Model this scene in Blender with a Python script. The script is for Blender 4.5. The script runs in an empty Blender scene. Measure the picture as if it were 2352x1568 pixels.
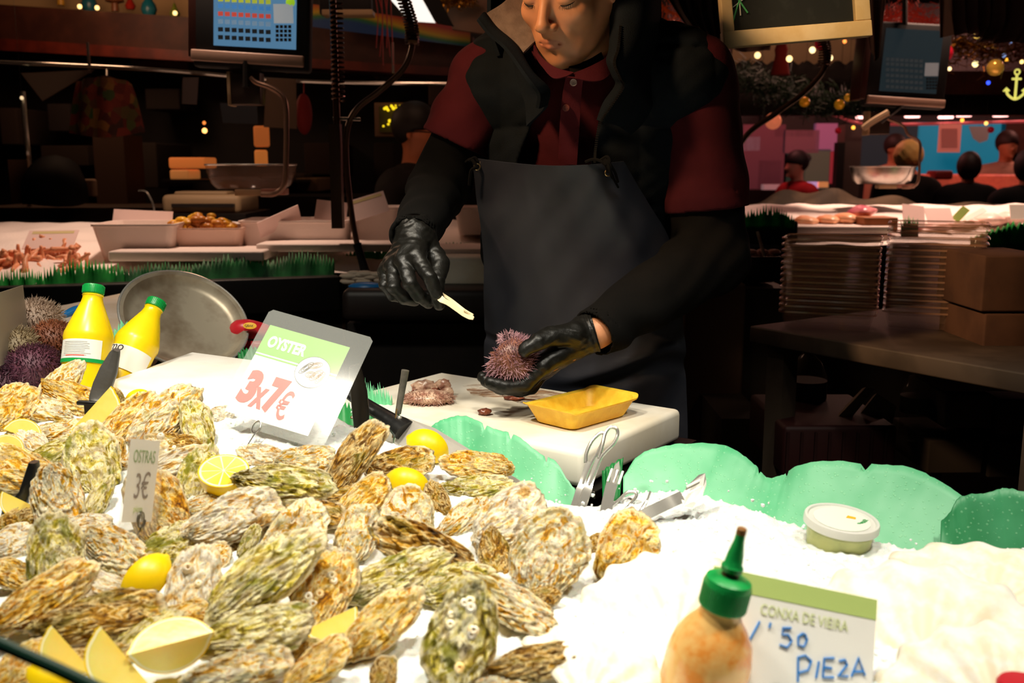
import bpy, bmesh, math, random
import numpy as np
from mathutils import Vector, Matrix, noise as mnoise
sc = bpy.context.scene
C = sc.collection
PI = math.pi

# ---------------- camera ----------------
CAM = Vector((0, 0, 1.42)); PITCH = math.radians(10); FPX = 2352 * 35 / 36
cam_d = bpy.data.cameras.new('camera'); cam = bpy.data.objects.new('camera', cam_d); C.objects.link(cam)
cam.location = CAM; cam.rotation_euler = (math.radians(80), 0, 0)
cam_d.lens = 35; cam_d.sensor_width = 36; cam_d.clip_start = 0.05; cam_d.clip_end = 60
cam_d.dof.use_dof = True; cam_d.dof.focus_distance = 1.55; cam_d.dof.aperture_fstop = 6.5
sc.camera = cam
sc.view_settings.view_transform = 'Standard'; sc.view_settings.look = 'None'
sc.view_settings.gamma = 1; sc.view_settings.use_curve_mapping = False
sc.view_settings.exposure = 0.0
sc.cycles.max_bounces = 6; sc.cycles.transparent_max_bounces = 12
sc.cycles.transmission_bounces = 6; sc.cycles.sample_clamp_indirect = 4
sc.cycles.caustics_reflective = False; sc.cycles.caustics_refractive = False
# ---------------- world ----------------
w = bpy.data.worlds.new('world'); sc.world = w; w.use_nodes = True
w.node_tree.nodes['Background'].inputs[0].default_value = (1, .62, .42, 1)
w.node_tree.nodes['Background'].inputs[1].default_value = 0.012
# ---------------- lamps over the stalls, and added fill lights ----------------
def lamp(name, kind, loc, aim, power, col, size=.1, angle=60, blend=.5):
    d = bpy.data.lights.new(name, kind); o = bpy.data.objects.new(name, d); C.objects.link(o)
    d.energy = power; d.color = col; o.location = loc
    if kind == 'SPOT':
        d.spot_size = math.radians(angle); d.spot_blend = blend; d.shadow_soft_size = size
    elif kind == 'AREA': d.size = size
    else: d.shadow_soft_size = size
    v = Vector(aim) - Vector(loc)
    o.rotation_euler = v.to_track_quat('-Z', 'Y').to_euler()
    return o
WARM = (1, .93, .78)
lamp('counter_lamp', 'SPOT', (-.45, .85, 2.25), (-.42, 1.12, 1), 70, WARM, .06, 78, .6)
lamp('counter_lamp', 'SPOT', (.15, .80, 2.25), (.12, 1.05, 1), 44, WARM, .07, 78, .6)
lamp('counter_lamp', 'SPOT', (.75, .75, 2.25), (.62, .90, 1), 41, WARM, .07, 80, .6)
lamp('rear_counter_fill', 'SPOT', (-.85, 1.15, 2.3), (-.72, 1.72, 1.1), 44, WARM, .07, 66, .7)  # added fill: brightens the steel tray, urchins and bottles at the back
lamp('face_fill', 'SPOT', (-1.0, .9, 2.5), (.08, 1.66, 1.60), 135, (1, .60, .30), .10, 28, .9)  # added warm spot, narrowed to brighten the head alone
lamp('board_lamp', 'SPOT', (-.25, 1.15, 2.4), (-.02, 1.62, 1), 26, (1, .88, .68), .06, 36, .6)
lamp('left_stall_lamp', 'SPOT', (-1.0, 3.1, 2.5), (-1.1, 3.3, 1.1), 70, (1, .68, .5), .1, 75, .7)
lamp('right_stall_lamp', 'SPOT', (1.9, 4.4, 2.7), (1.9, 4.4, 1.15), 210, (1, .62, .46), .1, 70, .7)
lamp('aisle_light', 'POINT', (-2.0, 4.7, 2.3), (0, 0, 0), 13, (1, .55, .32), .2)
lamp('aisle_light', 'POINT', (-.5, 3.5, 2.5), (0, 0, 0), 7, (1, .55, .35), .15)  # added without a fixture, to bring out the person in glasses
lamp('aisle_light', 'POINT', (1.6, 5.6, 2.5), (0, 0, 0), 9, (1, .5, .35), .15)
lamp('shop_light', 'POINT', (3.3, 6.9, 2.5), (0, 0, 0), 14, (1, .6, .45), .1)  # extra light added to brighten the curly blond hair
lamp('table_lamp', 'SPOT', (1.6, 1.9, 2.5), (1.0, 2.15, 1.1), 6, (1, .6, .4), .1, 60, .8)
lamp('sign_fill', 'SPOT', (.25, .9, 2.5), (.60, 1.95, 1.74), 60, (1, .72, .44), .06, 15, .5)  # added narrow spot that only brightens the chalkboard
lamp('shop_light', 'POINT', (2.2, 8.6, 2.7), (0, 0, 0), 45, (1, .30, .26), .2)
lamp('shop_light', 'POINT', (5.0, 8.9, 2.7), (0, 0, 0), 55, (1, .38, .30), .2)

# ---------------- pixel helpers ----------------
cp, sp = math.cos(PITCH), math.sin(PITCH)
R_ = Vector((1, 0, 0)); F_ = Vector((0, cp, -sp)); U_ = Vector((0, sp, cp))
def ray(px, py): return F_ + R_ * ((px - 1176) / FPX) + U_ * ((784 - py) / FPX)
def P(px, py, Y):
    d = ray(px, py); return CAM + d * (Y / d.y)
def PZ(px, py, z):
    d = ray(px, py); return CAM + d * ((z - CAM.z) / d.z)
def mpp(Y): return Y / cp / FPX * 1.0      # metres per pixel near the picture centre
def sstep(a, b, x):
    t = min(1, max(0, (x - a) / (b - a))); return t * t * (3 - 2 * t)
def hz(x, y):                              # height of the ice bed
    m = .078 * (1 - sstep(-.42, .12, x)) * sstep(.82, 1.45, y)
    m += .012 * mnoise.noise(Vector((x * 6, y * 6, 3)))
    return 1.0 + m
def PI_(px, py, dz=0):                     # pixel -> point on the ice bed
    z = 1.03
    for _ in range(12):
        p = PZ(px, py, z + dz); z = .5 * z + .5 * hz(p.x, p.y)
    return PZ(px, py, z + dz)

# ---------------- objects ----------------
def tag(o, label=None, cat=None, group=None, kind=None):
    if label: o['label'] = label
    if cat: o['category'] = cat
    if group: o['group'] = group
    if kind: o['kind'] = kind
    return o
def empty(name, loc=(0, 0, 0), label=None, cat=None, group=None, mw=None):
    o = bpy.data.objects.new(name, None); C.objects.link(o); o.empty_display_size = .02
    if mw is not None: o.matrix_world = mw
    else: o.location = loc
    return tag(o, label, cat, group)
def mobj(name, me, mat, parent=None, local=False):
    """link a mesh; vertices given in world space are re-expressed in the parent's frame unless local"""
    o = bpy.data.objects.new(name, me); C.objects.link(o)
    if mat is not None and not me.materials:
        for m in (mat if isinstance(mat, (list, tuple)) else [mat]): me.materials.append(m)
    if parent is not None:
        o.parent = parent
        if not local:
            root = parent; M = Matrix.Identity(4)
            while root is not None:
                M = root.matrix_basis @ M; root = root.parent
            me.transform(M.inverted())
    return o
def recentre(o):
    """put a top-level mesh object's origin at its own base"""
    me = o.data; n = len(me.vertices); co = np.empty(n * 3, 'f'); me.vertices.foreach_get('co', co); co = co.reshape(-1, 3)
    c = (co.min(0) + co.max(0)) / 2; c[2] = co[:, 2].min()
    me.transform(Matrix.Translation(-Vector([float(v) for v in c]))); o.location = [float(v) for v in c]
    return o
def mesh(name, verts, faces, smooth=True, mi=None):
    me = bpy.data.meshes.new(name); me.from_pydata([tuple(map(float, v)) for v in verts], [], faces)
    if smooth: me.polygons.foreach_set('use_smooth', [True] * len(me.polygons))
    if mi is not None: me.polygons.foreach_set('material_index', mi)
    me.update(); return me
class MB:
    """mesh builder collecting simple shapes into ONE mesh"""
    def __init__(s): s.v = []; s.f = []; s.m = []; s.cur = 0
    def add(s, v, f):
        o = len(s.v); s.v += [Vector(p) for p in v]; s.f += [tuple(i + o for i in q) for q in f]; s.m += [s.cur] * len(f); return s
    def box(s, c, d, M=None, bev=0):
        hx, hy, hz_ = d[0] / 2, d[1] / 2, d[2] / 2
        if bev > 0:
            b = min(bev, hx * .99, hy * .99, hz_ * .99)
            bm = bmesh.new(); bmesh.ops.create_cube(bm, size=1)
            for v in bm.verts: v.co = Vector((v.co.x * 2 * hx, v.co.y * 2 * hy, v.co.z * 2 * hz_))
            bmesh.ops.bevel(bm, geom=list(bm.edges) + list(bm.verts), offset=b, segments=3, affect='EDGES', profile=.5)
            vs = [v.co.copy() for v in bm.verts]; bm.verts.index_update(); fs = [tuple(v.index for v in f.verts) for f in bm.faces]; bm.free()
        else:
            vs = [Vector((x, y, z)) for x in (-hx, hx) for y in (-hy, hy) for z in (-hz_, hz_)]
            fs = [(0, 1, 3, 2), (4, 6, 7, 5), (0, 4, 5, 1), (2, 3, 7, 6), (0, 2, 6, 4), (1, 5, 7, 3)]
        vs = [v + Vector(c) for v in vs]
        if M is not None: vs = [M @ v for v in vs]
        return s.add(vs, fs)
    def tube(s, pts, r, n=10, caps=True):
        pts = [Vector(p) for p in pts]; k = len(pts); rr = r if isinstance(r, (list, tuple)) else [r] * k
        vs = []; up = None
        for i, p in enumerate(pts):
            t = (pts[min(i + 1, k - 1)] - pts[max(i - 1, 0)]).normalized()
            if up is None: up = t.orthogonal().normalized()
            up = (up - t * up.dot(t)).normalized(); b = t.cross(up)
            for j in range(n):
                a = 2 * PI * j / n; vs.append(p + (up * math.cos(a) + b * math.sin(a)) * rr[i])
        fs = [(i * n + j, i * n + (j + 1) % n, (i + 1) * n + (j + 1) % n, (i + 1) * n + j) for i in range(k - 1) for j in range(n)]
        if caps: fs += [tuple(range(n))[::-1], tuple((k - 1) * n + j for j in range(n))]
        return s.add(vs, fs)
    def lathe(s, prof, M=None, n=32, sx=1, sy=1):
        vs = []; k = len(prof)
        for (r, z) in prof:
            for j in range(n):
                a = 2 * PI * j / n; vs.append(Vector((r * math.cos(a) * sx, r * math.sin(a) * sy, z)))
        fs = [(i * n + j, i * n + (j + 1) % n, (i + 1) * n + (j + 1) % n, (i + 1) * n + j) for i in range(k - 1) for j in range(n)]
        if prof[0][0] > 1e-6: fs.append(tuple(range(n))[::-1])
        if prof[-1][0] > 1e-6: fs.append(tuple((k - 1) * n + j for j in range(n)))
        if M is not None: vs = [M @ v for v in vs]
        return s.add(vs, fs)
    def prism(s, pts, z0, z1, M=None):
        n = len(pts); vs = [Vector((p[0], p[1], z0)) for p in pts] + [Vector((p[0], p[1], z1)) for p in pts]
        fs = [tuple(range(n))[::-1], tuple(range(n, 2 * n))] + [(i, (i + 1) % n, n + (i + 1) % n, n + i) for i in range(n)]
        if M is not None: vs = [M @ v for v in vs]
        return s.add(vs, fs)
    def ball(s, c, r, n=10, sq=(1, 1, 1)):
        prof = [(max(1e-7, math.sin(PI * i / n)) * r, -math.cos(PI * i / n) * r) for i in range(n + 1)]
        return s.lathe(prof, Matrix.Translation(Vector(c)) @ Matrix.Diagonal((sq[0], sq[1], sq[2], 1)), n=max(8, n))
    def build(s, name, mat, parent=None, smooth=True, local=False):
        me = mesh(name, s.v, s.f, False, s.m if any(s.m) else None)
        if smooth: shade(me)
        return mobj(name, me, mat, parent, local)
def shade(me, ang=35):
    """smooth shading with sharp edges kept where faces meet at an angle"""
    bm = bmesh.new(); bm.from_mesh(me)
    for f in bm.faces: f.smooth = True
    a = math.radians(ang)
    for e in bm.edges:
        if len(e.link_faces) == 2 and e.calc_face_angle(0) > a: e.smooth = False
    bm.to_mesh(me); bm.free()
def catmull(pts, n):
    pts = [np.array(p, float) for p in pts]; k = len(pts); out = []
    for i in range(n):
        u = i / (n - 1) * (k - 1); a = min(int(u), k - 2); t = u - a
        p0 = pts[a - 1] if a > 0 else 2 * pts[0] - pts[1]; p1 = pts[a]; p2 = pts[a + 1]
        p3 = pts[a + 2] if a + 2 < k else 2 * pts[-1] - pts[-2]
        out.append(.5 * ((2 * p1) + (-p0 + p2) * t + (2 * p0 - 5 * p1 + 4 * p2 - p3) * t * t + (-p0 + 3 * p1 - 3 * p2 + p3) * t ** 3))
    return out
def spline(pts, n): return [Vector([float(c) for c in p]) for p in catmull([tuple(p) for p in pts], n)]
def patch(name, rows, mat, parent=None, nu=40, nv=30, thick=.002, disp=None, px=True):
    """smooth sheet through a grid of control points (px, py, Y); thick gives it its own thickness"""
    g = [[tuple(P(*c)) if px else tuple(c) for c in r] for r in rows]
    rr = [catmull(r, nu) for r in g]
    cols = [catmull([r[i] for r in rr], nv) for i in range(nu)]
    G = np.array(cols)                        # nu, nv, 3
    du = np.gradient(G, axis=0); dv = np.gradient(G, axis=1)
    N = np.cross(du, dv); N /= np.linalg.norm(N, axis=2, keepdims=True) + 1e-12
    if disp is not None:
        uu, vv = np.meshgrid(np.linspace(0, 1, nu), np.linspace(0, 1, nv), indexing='ij')
        G = G + N * disp(uu, vv)[..., None]
    A = G.reshape(-1, 3); B = (G - N * thick).reshape(-1, 3); n = nu * nv
    f = []
    for i in range(nu - 1):
        for j in range(nv - 1):
            a = i * nv + j; f.append((a, a + nv, a + nv + 1, a + 1)); f.append((a + n, a + n + 1, a + n + nv + 1, a + n + nv))
    ring = [i * nv for i in range(nu)] + [(nu - 1) * nv + j for j in range(1, nv)] + [i * nv + nv - 1 for i in range(nu - 2, -1, -1)] + [j for j in range(nv - 2, 0, -1)]
    for k in range(len(ring)):
        a, b = ring[k], ring[(k + 1) % len(ring)]; f.append((b, a, a + n, b + n))
    me = mesh(name, np.vstack([A, B]), f, False); shade(me, 60)
    uv = me.uv_layers.new(name='UVMap')
    for lp in me.loops:
        v = lp.vertex_index % n; uv.data[lp.index].uv = ((v // nv) / (nu - 1), (v % nv) / (nv - 1))
    return mobj(name, me, mat, parent)
def frame(o, x, y):
    """matrix with origin o, x axis along x, z axis normal to the x-y plane"""
    x = Vector(x).normalized(); z = x.cross(Vector(y)).normalized(); y = z.cross(x)
    M = Matrix((x, y, z)).transposed().to_4x4(); M.translation = Vector(o); return M
def card_frame(tl, tr, bl):
    """frame of a flat card from its corners (px,py,Y): origin top-left, x right, y down the card negative, z to the viewer"""
    a, b, c = P(*tl), P(*tr), P(*bl); M = frame(a, b - a, a - c); return M, (b - a).length, (c - a).length
def text(name, body, size, M, mat, parent, sx=1.0, bold=0.0, extr=.0002, shear=0, align='LEFT'):
    cu = bpy.data.curves.new(name, 'FONT'); cu.body = body; cu.size = size; cu.extrude = extr; cu.offset = bold; cu.shear = shear
    cu.align_x = align; cu.resolution_u = 4
    o = bpy.data.objects.new(name, cu); C.objects.link(o)
    bpy.context.view_layer.update()
    dg = bpy.context.evaluated_depsgraph_get(); me = bpy.data.meshes.new_from_object(o.evaluated_get(dg))
    bpy.data.objects.remove(o); bpy.data.curves.remove(cu)
    me.name = name; me.materials.clear(); me.transform(M @ Matrix.Diagonal((sx, 1, 1, 1)))
    return mobj(name, me, mat, parent)
def strokes(name, lines, r, M, mat, parent, n=6):
    """hand-drawn strokes: lists of 2-D points in the card frame M"""
    b = MB()
    for l in lines:
        b.tube([M @ Vector((p[0], p[1], .0004)) for p in l], r, n)
    return b.build(name, mat, parent)

# ---------------- signed distance modelling ----------------
def smin(a, b, k):
    h = np.clip(.5 + .5 * (b - a) / k, 0, 1); return b + (a - b) * h - k * h * (1 - h)
def smax(a, b, k): return -smin(-a, -b, k)
class Grid:
    def __init__(s, lo, hi, h):
        s.lo = np.array(lo, 'f'); s.h = h; s.n = [int((hi[i] - lo[i]) / h) + 2 for i in range(3)]
        s.X = (s.lo[0] + h * np.arange(s.n[0], dtype='f'))[:, None, None]
        s.Y = (s.lo[1] + h * np.arange(s.n[1], dtype='f'))[None, :, None]
        s.Z = (s.lo[2] + h * np.arange(s.n[2], dtype='f'))[None, None, :]
    def ell(s, c, r, M=None):
        x, y, z = s.X - c[0], s.Y - c[1], s.Z - c[2]
        if M is not None:
            x, y, z = (M[0][0] * x + M[1][0] * y + M[2][0] * z, M[0][1] * x + M[1][1] * y + M[2][1] * z, M[0][2] * x + M[1][2] * y + M[2][2] * z)
        k0 = np.sqrt((x / r[0]) ** 2 + (y / r[1]) ** 2 + (z / r[2]) ** 2) + 1e-9
        k1 = np.sqrt((x / r[0] ** 2) ** 2 + (y / r[1] ** 2) ** 2 + (z / r[2] ** 2) ** 2) + 1e-9
        return (k0 * (k0 - 1) / k1).astype('f')
    def cap(s, a, b, ra, rb, flat=None):
        """tapered capsule a-b"""
        a = np.array(a, 'f'); b = np.array(b, 'f'); d = b - a; L2 = float(d @ d) + 1e-12
        t = np.clip(((s.X - a[0]) * d[0] + (s.Y - a[1]) * d[1] + (s.Z - a[2]) * d[2]) / L2, 0, 1)
        return np.sqrt((s.X - a[0] - t * d[0]) ** 2 + (s.Y - a[1] - t * d[1]) ** 2 + (s.Z - a[2] - t * d[2]) ** 2) - (ra + (rb - ra) * t)
    def net(s, D):
        """surface nets -> vertices, quads"""
        D = np.broadcast_to(D, s.n); I = D < 0
        c = I[:-1, :-1, :-1].astype('i1')
        cnt = sum(I[a:s.n[0] - 1 + a, b:s.n[1] - 1 + b, g:s.n[2] - 1 + g].astype('i1') for a in (0, 1) for b in (0, 1) for g in (0, 1))
        act = np.argwhere((cnt > 0) & (cnt < 8)); idx = -np.ones([k - 1 for k in s.n], 'i4'); idx[tuple(act.T)] = np.arange(len(act))
        pos = np.zeros((len(act), 3)); w_ = np.zeros(len(act))
        cor = [(a, b, g) for a in (0, 1) for b in (0, 1) for g in (0, 1)]
        for p in cor:
            for ax in range(3):
                if p[ax] == 0:
                    q = list(p); q[ax] = 1
                    v0 = D[act[:, 0] + p[0], act[:, 1] + p[1], act[:, 2] + p[2]]; v1 = D[act[:, 0] + q[0], act[:, 1] + q[1], act[:, 2] + q[2]]
                    m = (v0 < 0) != (v1 < 0); t = np.where(m, v0 / (v0 - v1 + 1e-20), 0)
                    e = np.array(p, float)[None, :].repeat(len(act), 0); e[:, ax] += t
                    pos += e * m[:, None]; w_ += m
        pos = (act + pos / np.maximum(w_, 1)[:, None]) * s.h + s.lo
        Q = []
        for ax in range(3):
            sl0 = [slice(1, k - 1) for k in s.n]; sl0[ax] = slice(0, s.n[ax] - 1); sl1 = list(sl0); sl1[ax] = slice(1, s.n[ax])
            A = I[tuple(sl0)]; B = I[tuple(sl1)]
            off = [1, 1, 1]; off[ax] = 0
            for flip, msk in ((False, A & ~B), (True, ~A & B)):
                e = np.argwhere(msk) + np.array(off)
                u, v = (ax + 1) % 3, (ax + 2) % 3
                q = []
                for du_, dv_ in ((0, 0), (-1, 0), (-1, -1), (0, -1)):
                    r = e.copy(); r[:, u] += du_; r[:, v] += dv_; q.append(idx[r[:, 0], r[:, 1], r[:, 2]])
                q = np.stack(q, 1)
                Q.append(q[:, ::-1] if flip else q)
        Q = np.vstack(Q); Q = Q[(Q >= 0).all(1)]
        return pos, Q
    def mesh(s, name, D, relax=1, M=None):
        v, q = s.net(D)
        for _ in range(relax):
            acc = np.zeros_like(v); n = np.zeros(len(v))
            for a in range(4):
                b = (a + 1) % 4; np.add.at(acc, q[:, a], v[q[:, b]]); np.add.at(acc, q[:, b], v[q[:, a]]); np.add.at(n, q[:, a], 1); np.add.at(n, q[:, b], 1)
            v = .5 * v + .5 * acc / np.maximum(n, 1)[:, None]
        if M is not None:
            A = np.array(M); v = v @ A[:3, :3].T + A[:3, 3]
        me = bpy.data.meshes.new(name); me.vertices.add(len(v)); me.vertices.foreach_set('co', v.astype('f').ravel())
        me.loops.add(len(q) * 4); me.loops.foreach_set('vertex_index', q.astype('i4').ravel())
        me.polygons.add(len(q)); me.polygons.foreach_set('loop_start', np.arange(0, len(q) * 4, 4, dtype='i4'))
        me.polygons.foreach_set('use_smooth', np.ones(len(q), bool)); me.update(); me.validate(); return me

# ---------------- materials ----------------
def newmat(name):
    m = bpy.data.materials.new(name); m.use_nodes = True; nt = m.node_tree
    return m, nt, nt.nodes['Principled BSDF']
def srgb(c):
    if isinstance(c, str): c = [int(c[i:i + 2], 16) / 255 for i in (0, 2, 4)]
    return tuple((x / 12.92 if x <= .04045 else ((x + .055) / 1.055) ** 2.4) for x in c) + (1,)
def lk(nt, a, b): nt.links.new(a, b)
def node(nt, t, **k):
    n = nt.nodes.new(t)
    for a, v in k.items(): setattr(n, a, v)
    return n
def noise_n(nt, scale, detail=4, rough=.55, dist=0, vec=None):
    n = node(nt, 'ShaderNodeTexNoise'); n.inputs['Scale'].default_value = scale; n.inputs['Detail'].default_value = detail
    n.inputs['Roughness'].default_value = rough; n.inputs['Distortion'].default_value = dist
    if vec is not None: lk(nt, vec, n.inputs['Vector'])
    return n
def ramp_n(nt, fac, stops):
    r = node(nt, 'ShaderNodeValToRGB'); e = r.color_ramp.elements
    e[0].position = stops[0][0]; e[0].color = stops[0][1]; e[1].position = stops[1][0]; e[1].color = stops[1][1]
    for p, c in stops[2:]:
        x = e.new(p); x.color = c
    lk(nt, fac, r.inputs[0]); return r
def M_(name, col, rough=.5, metal=0, c2=None, scale=20, detail=4, bump=0, bscale=None, spec=.5, trans=0, alpha=1, emis=None, es=0, sss=0, coat=0, ior=1.45, lo=.4, hi=.6):
    m, nt, b = newmat(name); b.inputs['Base Color'].default_value = srgb(col); b.inputs['Roughness'].default_value = rough
    b.inputs['Metallic'].default_value = metal; b.inputs['Specular IOR Level'].default_value = spec; b.inputs['IOR'].default_value = ior
    b.inputs['Transmission Weight'].default_value = trans; b.inputs['Alpha'].default_value = alpha; b.inputs['Coat Weight'].default_value = coat
    if sss: b.inputs['Subsurface Weight'].default_value = sss; b.inputs['Subsurface Scale'].default_value = .01
    tc = node(nt, 'ShaderNodeTexCoord')
    if c2 is not None:
        n = noise_n(nt, scale, detail, vec=tc.outputs['Object']); r = ramp_n(nt, n.outputs[0], [(lo, srgb(col)), (hi, srgb(c2))]); lk(nt, r.outputs[0], b.inputs['Base Color'])
    if bump:
        n2 = noise_n(nt, bscale or scale * 3, 3, vec=tc.outputs['Object']); bp = node(nt, 'ShaderNodeBump'); bp.inputs['Strength'].default_value = bump
        bp.inputs['Distance'].default_value = .002; lk(nt, n2.outputs[0], bp.inputs['Height']); lk(nt, bp.outputs[0], b.inputs['Normal'])
    if emis is not None: b.inputs['Emission Color'].default_value = srgb(emis); b.inputs['Emission Strength'].default_value = es
    return m
def film(name, col, alpha, rough=.15):
    """clear plastic film: transparent with a glossy surface"""
    m, nt, b = newmat(name); b.inputs['Base Color'].default_value = srgb(col); b.inputs['Roughness'].default_value = rough; b.inputs['Alpha'].default_value = alpha
    return m
# ================= materials of the counter =================
m_ice = M_('crushed_ice', 'f4f6f4', .45, c2='e6ebe8', scale=60, bump=.9, bscale=260, spec=.4, sss=.15)
m_steel = M_('brushed_steel', 'b5b3ae', .28, 1, c2='9a958c', scale=8, bump=.05)
m_steel_dark = M_('dark_steel', '4a4743', .4, 1, c2='2e2b28', scale=6)
m_chrome = M_('polished_steel', 'd8d4cc', .22, .75)
m_board = M_('cutting_board_plastic', 'ece6d8', .45, c2='ded3bd', scale=7, bump=.06, bscale=90)
m_yfoam = M_('yellow_foam', 'f2c33a', .5, c2='e8b52c', scale=60, bump=.1, bscale=300, sss=.25)
m_black = M_('black_plastic', '141414', .35, bump=.15, bscale=160)
m_blackm = M_('matt_black', '0b0b0c', .8)
m_white = M_('white_paper', 'f6f4ee', .6)
m_cream = M_('cream_card', 'efe6dc', .6)
m_foam = M_('white_foam', 'f3efe8', .7, bump=.25, bscale=240, c2='eae4da', scale=8)
m_red = M_('red_plastic', 'c0202c', .35)
m_blue = M_('blue_plastic', '1668a8', .4)
m_wood = M_('pale_wood', 'f4d8a4', .55, c2='e6c488', scale=14)
m_clear = film('clear_plastic', 'e8ece8', .10, .12)
m_wire = M_('wire', '9a958c', .3, 1)
def m_trim_(name, a, b_, sc_):
    m, nt, b = newmat(name); tc = node(nt, 'ShaderNodeTexCoord')
    n = noise_n(nt, 9, 3, vec=tc.outputs['Object']); r = ramp_n(nt, n.outputs[0], [(.35, srgb(a)), (.65, srgb(b_))])
    v = node(nt, 'ShaderNodeTexVoronoi'); v.inputs['Scale'].default_value = sc_; lk(nt, tc.outputs['Object'], v.inputs['Vector'])
    rv = ramp_n(nt, v.outputs['Distance'], [(.18, (1, 1, 1, 1)), (.26, (0, 0, 0, 1))])
    mx = node(nt, 'ShaderNodeMix', data_type='RGBA'); lk(nt, r.outputs[0], mx.inputs[6]); mx.inputs[7].default_value = srgb('8fd0a0')
    mul = node(nt, 'ShaderNodeMath', operation='MULTIPLY'); mul.inputs[1].default_value = .35; lk(nt, rv.outputs[0], mul.inputs[0]); lk(nt, mul.outputs[0], mx.inputs[0])
    lk(nt, mx.outputs[2], b.inputs['Base Color']); b.inputs['Roughness'].default_value = .5
    bp = node(nt, 'ShaderNodeBump'); bp.inputs['Strength'].default_value = .3; bp.inputs['Distance'].default_value = .001
    lk(nt, rv.outputs[0], bp.inputs['Height']); lk(nt, bp.outputs[0], b.inputs['Normal']); return m
m_trim = m_trim_('green_sheet', '4fb07a', '7cc79a', 150)
m_trim_dots = m_trim_('dotted_green_sheet', '2f8a55', '4fa474', 170)
m_trim_dark = M_('deep_green_sheet', '14803c', .5, c2='0f6a30', scale=12)

# ================= the ice bed =================
ice_px = [(-260, 1800), (-340, 860), (0, 842), (520, 842), (770, 925), (905, 985), (1180, 1085), (1330, 1135), (1430, 1102), (1560, 1100), (1850, 1178), (2110, 1225), (2400, 1262), (2700, 1300), (2900, 1800)]
ice_poly = [PI_(*p) for p in ice_px]
def inside(x, y):
    c = False; n = len(ice_poly)
    for i in range(n):
        a, b = ice_poly[i], ice_poly[(i + 1) % n]
        if (a.y > y) != (b.y > y) and x < (b.x - a.x) * (y - a.y) / (b.y - a.y) + a.x: c = not c
    return c
def edge_d(x, y):
    best = 9
    for i in range(1, len(ice_poly) - 2):
        a, b = ice_poly[i], ice_poly[i + 1]; dx, dy = b.x - a.x, b.y - a.y
        t = max(0, min(1, ((x - a.x) * dx + (y - a.y) * dy) / (dx * dx + dy * dy))); best = min(best, math.hypot(x - a.x - t * dx, y - a.y - t * dy))
    return best
def build_ice():
    st = .0042; x0, x1, y0, y1 = -1.15, 1.05, .6, 2.15
    nx, ny = int((x1 - x0) / st), int((y1 - y0) / st); idx = {}; vs = []; fs = []
    ins = {}
    for i in range(nx):
        for j in range(ny):
            x, y = x0 + i * st, y0 + j * st
            if abs(x) > .62 * y + .12: continue
            e = edge_d(x, y); k = inside(x, y)
            if not k and e > .03: continue
            z = hz(x, y) + .0045 * mnoise.noise(Vector((x * 70, y * 70, 1))) + .0035 * mnoise.noise(Vector((x * 190, y * 190, 5)))
            if e < .045 or not k: z -= .03 * (1 - min(1, e / .045)) if k else .03 + e * 2
            idx[i, j] = len(vs); vs.append((x, y, z))
    for (i, j), a in idx.items():
        b, c, d = idx.get((i + 1, j)), idx.get((i + 1, j + 1)), idx.get((i, j + 1))
        if b is not None and c is not None and d is not None: fs.append((a, b, c, d))
    o = mobj('crushed_ice', mesh('crushed_ice', vs, fs), m_ice)
    tag(o, 'bed of white crushed ice filling the fish counter', 'ice', kind='stuff')
    # loose lumps along the back edge and round the shells
    rnd = random.Random(4); b = MB()
    def lump(p, s):
        bm = bmesh.new(); bmesh.ops.create_icosphere(bm, subdivisions=1, radius=s)
        q = [v.co * (1 + rnd.uniform(-.3, .3)) + Vector(p) for v in bm.verts]; bm.verts.index_update()
        b.add(q, [tuple(v.index for v in f.verts) for f in bm.faces]); bm.free()
    for k in range(2600):
        if k < 1000:
            i = rnd.randint(6, 12); a, c = ice_poly[i], ice_poly[i + 1]; p = a.lerp(c, rnd.random()) + Vector((rnd.gauss(0, .012), -abs(rnd.gauss(0, .02)), 0))
            e = edge_d(p.x, p.y); z = hz(p.x, p.y) - .03 * (1 - min(1, e / .045)); s = rnd.uniform(.001, .0035)
        if k < 1000 and (not inside(p.x, p.y) or e < .012): continue
        if k >= 1000:
            p = Vector((rnd.uniform(-.7, .7), rnd.uniform(.72, 1.5), 0))
            if not inside(p.x, p.y): continue
            z = hz(p.x, p.y); s = rnd.uniform(.001, .0028)
        lump((p.x, p.y, z), s)
    o = b.build('ice_lumps', m_ice, smooth=True)
    tag(o, 'loose lumps of ice scattered over the bed and its rear edge', 'ice', kind='stuff')
build_ice()

# counter body: steel trough under the ice, floor behind it
b = MB()
pl = [(p.x, p.y) for p in ice_poly]
b.prism(pl[::-1] if sum((pl[i][0] * pl[(i + 1) % len(pl)][1] - pl[(i + 1) % len(pl)][0] * pl[i][1]) for i in range(len(pl))) < 0 else pl, .12, .955)
counter = b.build('display_counter', m_steel_dark, smooth=False)
tag(counter, 'dark steel counter body carrying the bed of crushed ice', 'counter'); recentre(counter)

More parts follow.
